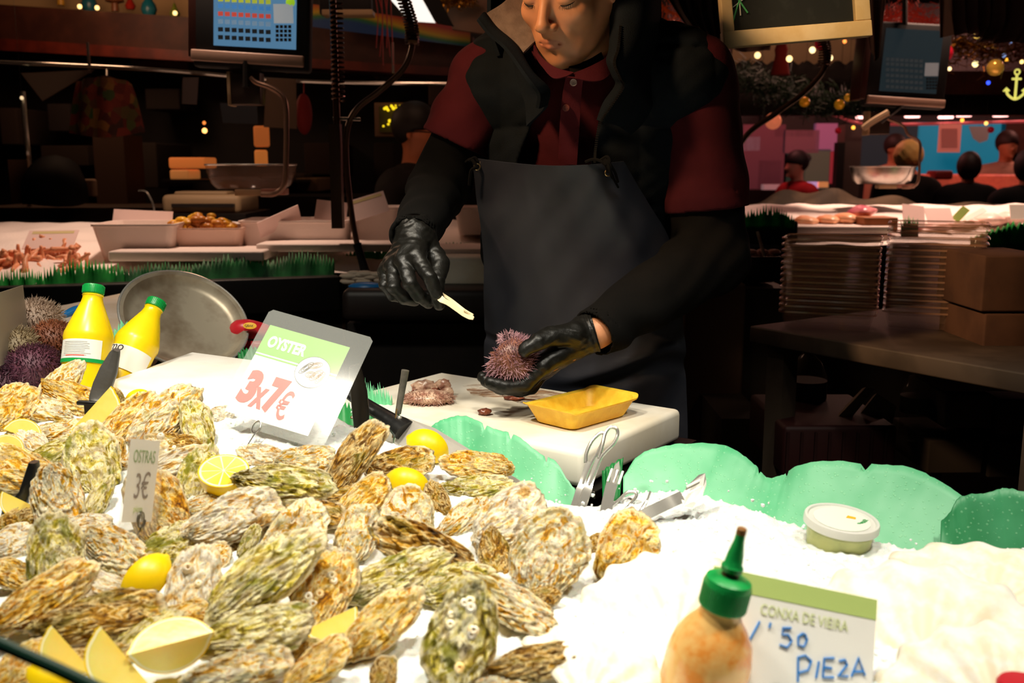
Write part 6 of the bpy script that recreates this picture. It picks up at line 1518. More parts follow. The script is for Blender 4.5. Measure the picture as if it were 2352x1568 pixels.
tub('foam_tub', 1040, 478, 1160, 540, 3.3, .22, m_foam2, 'white tub visible between the arm and the apron')
pbox('foam_slab', 250, 577, 600, 600, 2.86, .20, m_foam2, 'broken flat foam lid under the tubs of the rear stall', 'foam slab', bev=.006, rot=1)
pbox('foam_slab', 590, 560, 905, 578, 2.95, .16, m_foam2, 'long pale foam lid under the tub by the steel pole', 'foam slab', bev=.005, rot=1)
rnd = random.Random(7); m_clam = M_('yellow_clam', 'e8b428', .35, c2='b8722a', scale=14)
b = MB()
for k in range(70):
    x = rnd.uniform(395, 535); hgt = 34 * (1 - abs((x - 460) / 85) ** 2) * (.75 if 468 < x < 485 else 1); y = 526 - rnd.random() * hgt; p = P(x, y, 3.14 + rnd.uniform(-.06, .06)); s = rnd.uniform(.011, .018)
    b.ball(p, s, 6, (1.2, .9, .75))
tag(b.build('clams', m_clam), 'heap of yellow clams in the milky tub of the rear stall', 'clams', kind='stuff')
m_shr = M_('orange_claw', 'e88a5c', .4, c2='f4b890', scale=20, lo=.35, hi=.65)
def claw(seed):
    r = random.Random(seed); n = 9; pts = []; ra = []; bend = r.uniform(.6, 1.8)
    for i in range(n):
        t = i / (n - 1); a = bend * (t - .5); pts.append((.5 * math.sin(a) / max(.3, bend) * 2, .22 * math.cos(a), .03 * math.sin(t * 7))); ra.append(.14 * (1 - .75 * t) ** .7 + .01)
    return MB().tube(pts, ra, 9)
CL = []
for s in range(4):
    b = claw(s); me = mesh('claw', b.v, b.f); me.materials.append(m_shr); CL.append(me)
pos = []
for k in range(64):
    x = rnd.uniform(-10, 205); hgt = 56 * max(.1, 1 - abs((x - 105) / 125) ** 2); y = 612 - rnd.random() ** .8 * hgt * .9; pos.append((x, y))
for k, (x, y) in enumerate(sorted(pos, key=lambda q: q[1])):
    o = bpy.data.objects.new('crab_claw', CL[k % 4]); C.objects.link(o); o.location = P(x, y, 3.08 - (y - 555) / 65 * .25); s = rnd.uniform(.05, .075); o.scale = (s, s, s); o.rotation_euler = [rnd.uniform(0, 6.3) for _ in range(3)]
    tag(o, 'orange-pink seafood claw in the heap at the left of the rear stall', 'seafood', 'orange claws heaped on the rear stall')
def pcard(q, label, mat=m_pcard, strip=True, Y=3):
    M, Wc, Hc = card_frame(q[0], q[1], q[2]); root = empty('price_card', M.translation, label, 'price card', 'price cards of the stalls behind'); bpy.context.view_layer.update()
    b = MB(); quad_uv(b, M, Wc, Hc, 0, 1, 0, 1, 0, .002); b.build('card', mat, root, False)
    if strip: b = MB(); quad_uv(b, M, Wc, Hc, .08, .92, .06, .2, .0014); b.build('header', M_('pale_header', 'd8c890', .6), root, False)
pcard([(68, 530, 3.05), (182, 528, 3.06), (50, 572, 2.98)], 'pink-lit price card behind the orange claws')
pcard([(262, 480, 3.2), (398, 486, 3.2), (256, 518, 3.18)], 'blank pinkish card behind the empty foam tub', strip=False)
pcard([(684, 470, 3.12), (590, 512, 3.05), (690, 505, 3.15)], 'slanting pale card left of the steel pole', strip=False)
pcard([(728, 458, 3.2), (800, 466, 3.2), (712, 500, 3.18)], 'greyish card right behind the steel pole', strip=False)
pcard([(800, 462, 3.1), (880, 438, 3.12), (822, 506, 3.08)], 'tilted card with pale green header near the arm')
pbox('register_counter', 340, 492, 580, 1160, 3.85, .4, m_dark, 'dark counter under the cash register', 'counter')
pbox('goods_shelf', 375, 412, 700, 418, 4.9, 1.08, m_dark, 'thin dark shelf under the lit goods boxes', 'shelf')
# cash register, bright goods and wire behind
cr_ = empty('cash_register', P(460, 490, 3.9), 'beige cash register behind the yellow clams', 'cash register'); bpy.context.view_layer.update()
m_beige = M_('beige_plastic', '9a8262', .6)
pbox('body', 372, 448, 550, 492, 3.9, .3, m_beige, 0, 0, bev=.02, parent=cr_); pbox('keyboard', 395, 468, 535, 476, 3.88, .05, m_dark, 0, 0, parent=cr_); pbox('display', 400, 440, 520, 450, 3.95, .12, m_beige, 0, 0, bev=.01, parent=cr_)
pbox('goods_box', 388, 362, 470, 386, 5.0, .2, M_('goods_glow', 'f0904a', .6, emis='f0803a', es=.35), 'lit orange box of goods far behind the hanging scale', 'box', bev=.01)  # both goods boxes glow: the light on them is put in as emission
pbox('goods_box', 390, 390, 432, 412, 5.0, .2, M_('goods_glow2', 'e8a060', .6, emis='e8904a', es=.25), 'lower lit tan box below the orange goods box', 'box', bev=.01)
pbox('wooden_board', 582, 290, 616, 336, 4.6, .03, M_('wood_glow', 'e88c48', .6, emis='e87a38', es=.25), 'upper lit wooden board hanging behind the scale pan', 'board', bev=.01)  # boards are no lamps; emission paints the warm light on them
pbox('wooden_board', 584, 345, 612, 380, 4.6, .03, M_('wood_glow2', 'f09850', .6, emis='f0883c', es=.35), 'lower lit wooden board just above the scale pan', 'board', bev=.01)

# steel pole with springs and hoses
pole = empty('steel_pole', P(778, 625, 2.95), 'tall steel pole with a coil spring at the corner of the rear stall', 'pole'); bpy.context.view_layer.update()
top_ = P(772, -140, 2.95); bot_ = P(782, 500, 2.95); top_.x = bot_.x - .005
m_spring = M_('brown_spring', '5a3c28', .35, .8); m_hose = M_('grey_hose', '6a4c38', .4, .3)
MB().tube([bot_, top_], .010, 12).build('tube', m_spring, pole)
b = MB(); hl = []
for k in range(260):
    t = k / 259; c = P(777, 232, 2.95).lerp(P(771, -60, 2.95), t); a = t * 26 * 2 * PI; hl.append(c + Vector((.017 * math.cos(a), .017 * math.sin(a), 0)))
b.tube(hl, .0035, 6); b.build('coil_spring', m_spring, pole)
q = P(778, 560, 2.95); MB().box((q.x, q.y, P(778, 640, 2.95).z + .30), (.032, .04, .30)).box((q.x, q.y, .50), (.032, .04, 1.0)).build('square_post', M_('bronze_post', '4a3426', .4, .6), pole, False)
MB().tube([P(765, 272, 2.95), P(828, 274, 2.95)], .005, 8).build('clamp', m_chrome, pole)
hs = empty('spray_hose', P(900, 100, 2.95), 'curved spray hose with coil hanging right of the steel pole', 'hose'); bpy.context.view_layer.update()
hp = [(905, -80, 2.95), (928, 0, 2.95), (945, 60, 2.95), (946, 110, 2.95), (925, 160, 2.95), (870, 210, 2.95), (820, 250, 2.95), (797, 300, 2.95), (796, 380, 2.94), (805, 470, 2.92), (818, 550, 2.9), (836, 610, 2.88), (850, 662, 2.86)]
MB().tube(spline([P(*c) for c in hp], 90), .0085, 10).build('hose', m_hose, hs)
cs = spline([P(*c) for c in hp[:4]], 200); b = MB(); b.tube([cs[k] + Vector((.019 * math.cos(k * .8), .019 * math.sin(k * .8), 0)) for k in range(190)], .003, 6); b.build('coil_spring', m_spring, hs)
MB().tube([P(938, 92, 2.93), P(960, 94, 2.93)], .009, 8).build('ring', m_spring, hs)
MB().tube([P(820, 560, 2.895), P(832, 600, 2.885), P(850, 662, 2.86)], [.013, .012, .016], 10).build('nozzle', m_blackm, hs)
# dark sink ledge with a white board
sk = empty('dark_sink', P(960, 720, 2.6), 'dark sink bench under the right glove', 'sink'); bpy.context.view_layer.update()
pbox('basin', 785, 664, 1160, 740, 2.5, .45, m_fascia, 0, 0, bev=.02, parent=sk); pbox('cabinet', 800, 740, 1150, 1000, 2.6, .3, m_dark, 0, 0, parent=sk)
pbox('white_block', 1003, 590, 1160, 660, 2.62, .25, m_board, 'thick white cutting block on the sink bench left of the apron', 'cutting block', bev=.015)
pbox('white_block', 1000, 572, 1160, 586, 2.72, .2, m_foam2, 'thin white board lying on the thick cutting block', 'board', bev=.004)
o = MB().ball(P(842, 658, 2.55), .02, 8, (2.4, 1, .6)).build('blue_sponge', m_blue); tag(o, 'blue sponge on the sink bench beside the hose nozzle', 'sponge'); recentre(o)
b = MB(); rnd = random.Random(8)
for k in range(26): b.ball(P(rnd.uniform(792, 880), rnd.uniform(626, 656), 2.62), rnd.uniform(.010, .018), 6, (1.5, 1, .5))
tag(b.build('crumpled_cloth', M_('pale_cloth', 'cbb8a4', .9)), 'crumpled pale cloth on the sink bench by the hose', 'cloth'); recentre(bpy.data.objects['crumpled_cloth'])

# ---- hanging scales ----
m_screen = None
def scale_(lab, px, Y, sc_, lit):
    """hanging scale: px maps picture offsets of the first scale; sc_ is its size relative to it"""
    f = lambda x, y: px(x, y) + (Y,)
    root = empty('hanging_scale', P(*f(560, 440)), lab, 'scale'); bpy.context.view_layer.update(); k = Y / cp / FPX * sc_
    def bx(name, x0, y0, x1, y1, mat, dep, dy=0, bev=.004, rot=0, par=root):
        a = P(*f((x0 + x1) / 2, (y0 + y1) / 2)); M = Matrix.Translation(a + Vector((0, dep / 2 + dy, 0))) @ Matrix.Rotation(math.radians(rot), 4, 'Y') 
        return MB().box((0, 0, 0), (abs(x1 - x0) * k, dep, abs(y1 - y0) * k), M, bev).build(name, mat, par)
    hs_ = bx('display_housing', 450, -110, 705, 148, m_blackm, .05, 0, .01, 3)
    bx('side_panel', 432, -110, 452, 120, M_('reddish_side', '3a1c16', .4), .14, .0, .004, 3)
    bx('lower_ledge', 446, 122, 692, 146, M_('ledge_plastic', 'a08272', .4), .07, -.01, .004, 3.5)
    if lit:
        m, nt, bs = newmat('lit_screen'); bs.inputs['Base Color'].default_value = (0, 0, 0, 1)
        bs.inputs['Emission Color'].default_value = srgb('5a86a8'); bs.inputs['Emission Strength'].default_value = .75; bs.inputs['Roughness'].default_value = .2
    else: m = M_('dim_screen', '20282c', .3, emis='3a4a50', es=.25)
    s_ = bx('screen', 497, -90, 676, 100, m, .004, -.004, 0, 3, hs_)
    cols = [('a8b83a', 1), ('3f7fc0', 1), ('c04a3c', 1), ('6f8ea8', 1), ('15191c', 1), ('15191c', 1)] if lit else [('4a565c', .4)] * 6
    rowsy = (3, 18, 36, 54, 72, 90)
    for (cc, e), yy in zip(cols, rowsy):
        mm_ = M_('screen_icon', cc, .5, emis=cc, es=.55 * e if lit else .12)
        b = MB()
        for c in range(8):
            x = 503 + c * 15.6; y = yy - 4 + c * .9; a = P(*f(x + 5, y)); b.box(tuple(a + Vector((0, -.0065, 0))), (10.5 * k, .002, 9 * k))
        b.build('icon_row', mm_, s_, False)
    b = MB(); a = P(*f(652, 32)); b.box(tuple(a + Vector((0, -.0065, 0))), (42 * k, .002, 40 * k)); b.build('screen_panel', M_('screen_grey', 'a8b0b4', .5, emis='a8b0b4', es=.5 if lit else .15), s_, False)
    b = MB()
    for r in range(4):
        for c in range(4): a = P(*f(638 + c * 9.5, 62 + r * 10)); b.box(tuple(a + Vector((0, -.0065, 0))), (6.5 * k, .002, 6.5 * k))
    b.build('number_keys', M_('screen_keys', '1a1e22', .5), s_, False)
    if lit: MB().ball(P(*f(668, 6)) + Vector((0, -.006, 0)), .014, 8, (1, .15, 1)).build('green_icon', M_('green_screen_icon', '9ac828', .5, emis='9ac828', es=.7), s_)
    MB().tube([P(*f(565, 140)), P(*f(566, 200))], .012 * sc_, 10).build('stem', m_dark, root)
    MB().tube([P(*f(560, 138)), P(*f(552, 165))], .003, 6).build('cable', m_dark, root)
    bx('weigh_cell', 524, 168, 596, 238, M_('cell_metal', '4a3e38', .35, .6), .06, 0, .004)
    bx('cell_edge', 522, 166, 530, 240, m_beige, .065, -.003, .002)
    MB().tube(spline([P(*f(*c)) for c in ((575, 178), (590, 190), (618, 200), (643, 215), (656, 240), (658, 300), (657, 360), (656, 400), (650, 430), (630, 445), (600, 446))], 50), .0085 * sc_, 10).build('curved_arm', M_('arm_metal', '7a5e4e', .35, .6), root)
    c = P(*f(560, 378)); r = 103 * k; dpt = 52 * k
    MB().lathe([(.0001, -dpt), (r * .75, -dpt), (r * .88, -dpt * .8), (r * .96, -dpt * .35), (r, 0), (r * 1.012, 0), (r * .97, -dpt * .37), (r * .89, -dpt * .84), (r * .76, -dpt * 1.05), (.0001, -dpt * 1.05)], Matrix.Translation(c + Vector((0, r * .6, 0))) @ Matrix.Diagonal((1, .8, 1, 1)), 56).build('pan', m_acr if lit else m_steel, root)
    MB().tube([c + Vector((r * math.cos(t * PI / 24), r * .6 + r * .8 * math.sin(t * PI / 24), 0)) for t in range(49)], .0028, 8, False).build('pan_rim', m_chrome, root)
    bx('pan_bracket', 533, 436, 592, 450, m_beige, .05, .03, .003); bx('pan_bracket', 594, 434, 650, 448, M_('pink_bracket', '9a6a5a', .5), .05, .03, .003)
    MB().tube([P(*f(566, -110)), P(*f(566, -420))], .012, 8).build('hanging_rod', m_dark, root)
    return root
scale_('hanging scale with lit coloured key screen and clear acrylic pan', lambda x, y: (x, y), 3.15, 1.0, True)
scale_('hanging scale with dim grey screen above a steel pan at the right', lambda x, y: (2044 + (x - 560) * .70 - (25 if y < 250 else 0) + (55 if y < 170 else 0), 383 + (y - 378) * (.70 if y > 300 else .72) + (26 if y < 250 else 0)), 4.4, .70, False)

# ---- rails and hanging things behind left ----
tubeobj('hanging_rail', [(-60, 140, 4.3), (350, 160, 4.3), (700, 187, 4.3), (1120, 193, 4.3)], .008, m_chrome, 'long thin steel hanging rail behind the lit scale', 'rail', 8, 30)
for x in (200, 655, 900): pbox('rail_hanger', x, 100, x + 5, 165, 4.3, .01, m_chrome, {200: 'rail hanger left of the lit screen', 655: 'rail hanger right of the scale column', 900: 'rail hanger above the yellow lit picture'}[x], 'hanger')
sheet4('hanging_paper', [(48, 168, 4.25), (218, 160, 4.25), (98, 232, 4.25)], M_('grey_paper', '7a6a5c', .8), 'pale triangular paper hanging from the rail at the left', 'paper')
sheet4('hanging_paper', [(420, 178, 4.25), (456, 178, 4.25), (452, 240, 4.25), (418, 238, 4.25)], M_('grey_paper2', '5a5050', .8), 'small grey label hanging below the lit screen', 'paper')
sheet4('hanging_paper', [(612, 180, 4.25), (680, 182, 4.25), (682, 296, 4.25), (606, 292, 4.25)], M_('tan_paper', '6a5646', .8), 'tan sheet of paper hanging behind the scale arm', 'paper')
sheet4('hanging_paper', [(505, 236, 4.26), (590, 240, 4.26), (592, 285, 4.26), (512, 282, 4.26)], M_('blue_paper', '3a4048', .8), 'bluish sheet hanging behind the weighing cell', 'paper')
m, nt, bs = newmat('floral_cloth'); tc = node(nt, 'ShaderNodeTexCoord'); v = node(nt, 'ShaderNodeTexVoronoi'); v.inputs['Scale'].default_value = 28; lk(nt, tc.outputs['Object'], v.inputs['Vector'])
hsv = node(nt, 'ShaderNodeSeparateColor'); lk(nt, v.outputs['Color'], hsv.inputs[0]); r_ = ramp_n(nt, hsv.outputs[0], [(0, srgb('3a1410')), (.3, srgb('7a2c1c')), (.5, srgb('2c4a20')), (.7, srgb('8a5a24')), (.9, srgb('3a2018'))]); lk(nt, r_.outputs[0], bs.inputs['Base Color']); bs.inputs['Roughness'].default_value = .9
m_floral = m
fl = patch('floral_bag', [[(190, 190, 4.2), (240, 182, 4.15), (300, 196, 4.2)], [(182, 230, 4.2), (245, 232, 4.12), (312, 240, 4.2)], [(172, 308, 4.2), (245, 316, 4.12), (330, 304, 4.2)]], m_floral, None, 24, 24, .03, lambda u, v: .008 * np.sin(u * 20))
tag(fl, 'floral patterned bag hanging from the rail', 'bag'); recentre(fl)
k_ = MB().tube([P(245, 190, 4.17), P(245, 156, 4.3)], .004, 6).build('hook', m_chrome, None); k_.data.transform(fl.matrix_basis.inverted()); k_.parent = fl
o = MB().ball(P(698, 262, 4.28), .085, 12, (.42, .3, 1)).tube([P(698, 225, 4.28), P(698, 186, 4.3)], .003, 5).build('red_hanging_cloth', M_('red_cloth', '8a1c18', .7)); tag(o, 'dark red cloth hanging right of the scale arm', 'cloth'); recentre(o)
pbox('floor_column', 222, 315, 290, 560, 4.9, .25, M_('brown_column', '4a3426', .8), 'brown pillar below the floral bag', 'pillar')
pbox('standing_card', 22, 368, 66, 464, 4.4, .02, m_tan, 'tan card standing at the left edge behind the stall', 'card')
o = patch('dark_bag', [[(98, 405, 4.4), (128, 385, 4.36), (150, 402, 4.4)], [(92, 430, 4.4), (128, 425, 4.3), (160, 435, 4.4)], [(95, 468, 4.4), (128, 470, 4.3), (168, 468, 4.4)]], m_blackm, None, 14, 14, .08); tag(o, 'dark bag leaning beside the tan card', 'bag'); recentre(o)
pbox('paper_pack', 172, 412, 214, 452, 4.4, .05, m_tan, 'small tan pack right of the dark bag', 'pack', bev=.01)
tubeobj('lamp_tube', [(52, 210, 4.5), (58, 290, 4.5), (66, 372, 4.5), (68, 478, 4.6)], .012, m_chrome, 'thin shiny vertical tube at the far left', 'tube', 8, 10)
tubeobj('bent_wire', [(318, 438, 4.0), (335, 440, 4.0), (348, 460, 4.0), (354, 482, 4.0), (352, 505, 3.95)], .004, m_chrome, 'bent wire left of the cash register', 'wire', 6, 20)
pbox('rear_counter', -60, 478, 380, 560, 4.45, .5, M_('rear_counter_wood', '3c2c20', .8), 'dull brown counter edge behind the rear stall', 'counter')
pbox('rear_shelf', 560, 455, 960, 1010, 4.45, .5, m_dark, 'dark shelf behind the cards of the rear stall', 'shelf')
# pieces of dim clutter standing against a dark partition
o = MB().box((-2.2, 6.03, 1.35), (6.2, .1, 2.7)).build('stall_partition', m_dark, None, False); tag(o, 'dark partition closing off the stalls behind at the left', 'partition'); recentre(o)
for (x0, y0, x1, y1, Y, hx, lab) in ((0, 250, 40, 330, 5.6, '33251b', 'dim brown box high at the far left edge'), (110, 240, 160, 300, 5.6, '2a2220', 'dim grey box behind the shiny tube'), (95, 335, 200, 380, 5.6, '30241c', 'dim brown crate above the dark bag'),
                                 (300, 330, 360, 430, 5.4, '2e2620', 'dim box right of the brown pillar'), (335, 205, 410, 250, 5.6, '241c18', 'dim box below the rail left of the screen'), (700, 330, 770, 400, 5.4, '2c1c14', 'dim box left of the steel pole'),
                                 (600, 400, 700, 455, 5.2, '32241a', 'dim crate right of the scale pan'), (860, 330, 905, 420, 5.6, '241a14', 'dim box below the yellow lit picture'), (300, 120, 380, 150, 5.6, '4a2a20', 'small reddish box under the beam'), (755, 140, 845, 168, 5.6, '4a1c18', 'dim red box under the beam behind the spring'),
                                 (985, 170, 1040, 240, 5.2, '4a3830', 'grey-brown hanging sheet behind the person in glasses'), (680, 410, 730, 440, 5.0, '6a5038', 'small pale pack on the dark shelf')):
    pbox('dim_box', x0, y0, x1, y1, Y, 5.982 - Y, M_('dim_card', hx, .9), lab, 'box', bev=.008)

# shelf beam with figurines and rainbow strip
sheet4('shelf_beam', [(-80, 8, 5.6), (1090, 88, 5.2), (1090, 190, 5.2), (-80, 102, 5.6)], m_brown, 'long brown beam above the rear stalls', 'beam', .12)
sheet4('red_moulding', [(-80, 84, 5.5), (1090, 160, 5.1), (1090, 178, 5.1), (-80, 112, 5.5)], m_redwood, 'red-brown moulding along the foot of the long beam', 'moulding', .05)
sheet4('backing_board', [(-80, -90, 5.9), (440, -90, 5.9), (440, 44, 5.9), (-80, 20, 5.9)], m_crmw, 'cream back panel behind the shelf ornaments', 'panel', .03)
m, nt, bs = newmat('rainbow_print'); tc = node(nt, 'ShaderNodeTexCoord'); sx_ = node(nt, 'ShaderNodeSeparateXYZ'); lk(nt, tc.outputs['UV'], sx_.inputs[0])
wv = node(nt, 'ShaderNodeMath', operation='SINE'); ml = node(nt, 'ShaderNodeMath', operation='MULTIPLY'); ml.inputs[1].default_value = 5; lk(nt, sx_.outputs[0], ml.inputs[0]); lk(nt, ml.outputs[0], wv.inputs[0])
m2_ = node(nt, 'ShaderNodeMath', operation='MULTIPLY_ADD'); m2_.inputs[1].default_value = .25; lk(nt, wv.outputs[0], m2_.inputs[0]); lk(nt, sx_.outputs[1], m2_.inputs[2])
rr_ = ramp_n(nt, m2_.outputs[0], [(.0, srgb('a82418')), (.22, srgb('c87818')), (.42, srgb('c8a81c')), (.6, srgb('2c7a3c')), (.8, srgb('1c4a8a'))]); lk(nt, rr_.outputs[0], bs.inputs['Base Color'])
rb_ = patch('rainbow_strip', [[(705, 8, 5.12), (860, 30, 5.05), (1080, 62, 5.0)], [(705, 60, 5.12), (860, 80, 5.05), (1080, 108, 5.0)]], m, None, 30, 8, .005); tag(rb_, 'wavy rainbow coloured strip behind the spring hoses', 'banner'); recentre(rb_)
def figurine(x, y, col, lab, kind):
    Y = 5.55; c = P(x, y, Y); b = MB(); k = .0026
    prof = {'jug': [(.0001, 0), (.03, 0), (.042, .03), (.035, .06), (.02, .08), (.03, .10), (.0001, .10)], 'mushroom': [(.0001, 0), (.02, 0), (.018, .04), (.05, .05), (.045, .075), (.02, .09), (.0001, .095)], 'drop': [(.0001, 0), (.02, 0), (.028, .02), (.012, .05), (.006, .07), (.0001, .075)]}[kind]
    o = b.lathe(prof, Matrix.Translation(c), 20).build('figurine', M_('figurine_glaze', col, .3)); tag(o, lab, 'figurine'); recentre(o)
figurine(206, 26, '1c5a6a', 'teal jug figurine on the shelf beam, left one', 'jug'); figurine(265, 26, '7a4a2c', 'brown mushroom shaped figurine on the shelf beam', 'mushroom'); figurine(300, 22, '9a2418', 'small red figurine right of the mushroom one', 'drop')
figurine(343, 36, '1c6a7a', 'teal jug figurine on the shelf beam, right one', 'jug'); figurine(402, 40, '7a8a2c', 'small green figurine next to the screen housing', 'drop'); figurine(140, 12, 'b88a2c', 'gold bowl figurine at the left of the shelf', 'mushroom')
def bulb(x, y, Y, r, col, es, lab, grp='fairy light bulbs', nm='fairy_light'):
    o = MB().ball(P(x, y, Y), r, 8).build(nm, M_('bulb_glow', col, .4, emis=col, es=es)); tag(o, lab, 'light', grp); recentre(o)
    t = MB().tube([P(x, y, Y), Vector((P(x, y, Y).x, P(x, y, Y).y, 3.8))], .0006, 4).build('thread', m_blackm, None); t.data.transform(o.matrix_basis.inverted()); t.parent = o
for x, y, lb in ((183, 15, 'warm fairy bulb left of the first teal jug'), (223, 18, 'warm fairy bulb right of the first teal jug'), (402, 30, 'warm fairy bulb beside the green figurine'), (465, 143, 'tiny warm bulb below the lit screen')): bulb(x, y, 5.4, .012, 'ffcf80', 2.5, lb)
bulb(470, 300, 4.6, .012, 'ffb060', 3, 'small candle-like bulb left of the weighing cell'); bulb(469, 282, 4.6, .008, 'ff9040', 1.2, 'upper faint bulb above the candle-like one'); bulb(50, 225, 4.4, .008, 'ffe0b0', 1, 'glowing ball put in as the glint on the shiny vertical tube')  # last one is no bulb: its glow paints the tube's highlight
pf = empty('lit_picture', P(902, 312, 4.9), 'framed picture with yellow light decoration beside the person in glasses', 'picture'); bpy.context.view_layer.update()
pbox('frame', 862, 238, 942, 312, 4.9, .03, M_('pinkish_frame', '7a5a40', .7), 0, 0, bev=.004, parent=pf); pbox('backing', 872, 246, 934, 302, 4.89, .01, M_('picture_dark', '4a4420', .7), 0, 0, parent=pf)
b = MB(); rnd = random.Random(3)
for k in range(22): b.ball(P(rnd.uniform(880, 930), (244 if k % 2 else 283) + rnd.uniform(-6, 9), 4.87), rnd.uniform(.004, .009), 5)
hang(pf, P(902, 240, 4.9)); b.build('yellow_lights', M_('yellow_glow', 'f0d020', .4, emis='f0d020', es=1.3), pf)['kind'] = 'stuff'
pbox('black_screen', 735, -40, 848, 30, 3.9, .06, m_blackm, 'underside of a black screen hung above the rainbow strip', 'screen', bev=.01)
pbox('screen_ledge', 742, 22, 852, 34, 3.88, .08, m_beige, 'thin pinkish ledge under the black hung screen', 'ledge', bev=.003)
sheet4('glare_board', [(898, 0, 4.4), (960, -20, 4.4), (1000, 52, 4.4), (940, 48, 4.4)], M_('tablet_glare', 'f0f0e8', .4, emis='fffaf0', es=1.0), 'white tablet behind the curved hose, its glare put in as a glow', 'lamp panel', .02)  # no lamp: glare on a tablet painted as an emitting panel
sheet4('black_board', [(962, -20, 4.38), (1000, -20, 4.38), (1042, 60, 4.38), (1004, 54, 4.38)], m_blackm, 'slanting black panel right of the glowing white tablet', 'panel', .03)
sheet4('cream_fabric', [(1000, -20, 4.6), (1120, -20, 4.6), (1120, 80, 4.6), (1040, 68, 4.6)], M_('dull_cream', '8a6a54', .8), 'dull cream panel left of the collar', 'panel', .03)
def tinsel(pts, label, mat, n=700, spread=.035, ln=.03, seed=1, kind='garland'):
    c = spline([P(*q) for q in pts], 80); rnd = random.Random(seed); b = MB(); b.tube(c, .006, 5)
    for k in range(n):
        p = c[rnd.randint(0, 79)] + Vector([rnd.gauss(0, spread * .4) for _ in range(3)]); d = Vector([rnd.gauss(0, 1) for _ in range(3)]).normalized() * ln; s = d.orthogonal().normalized() * .003
        b.add([p - d + s, p - d - s, p + d - s, p + d + s], [(0, 1, 2, 3)])
    o = b.build(kind, mat, None, False); tag(o, label, 'garland'); recentre(o)
m_gold = M_('gold_tinsel', 'd8a030', .25, .8); m_green_t = M_('dark_green_tinsel', '1c3a20', .5)
tinsel([(985, -12, 4.5), (1030, 0, 4.5), (1085, -6, 4.5)], 'gold tinsel at the top left of the collar', m_gold, 250)
b = MB()
for k in range(6): b.tube(spline([P(862 + k * 7, -10, 4.2), P(868 + k * 5 + 6 * (k % 2), 40, 4.2), P(864 + k * 8, 110 + 20 * (k % 3), 4.2)], 10), .0022, 5)
tag(b.build('red_wires', M_('red_wire', '8a1a14', .5)), 'bundle of thin red wires hanging over the rainbow strip', 'wires'); recentre(bpy.data.objects['red_wires'])

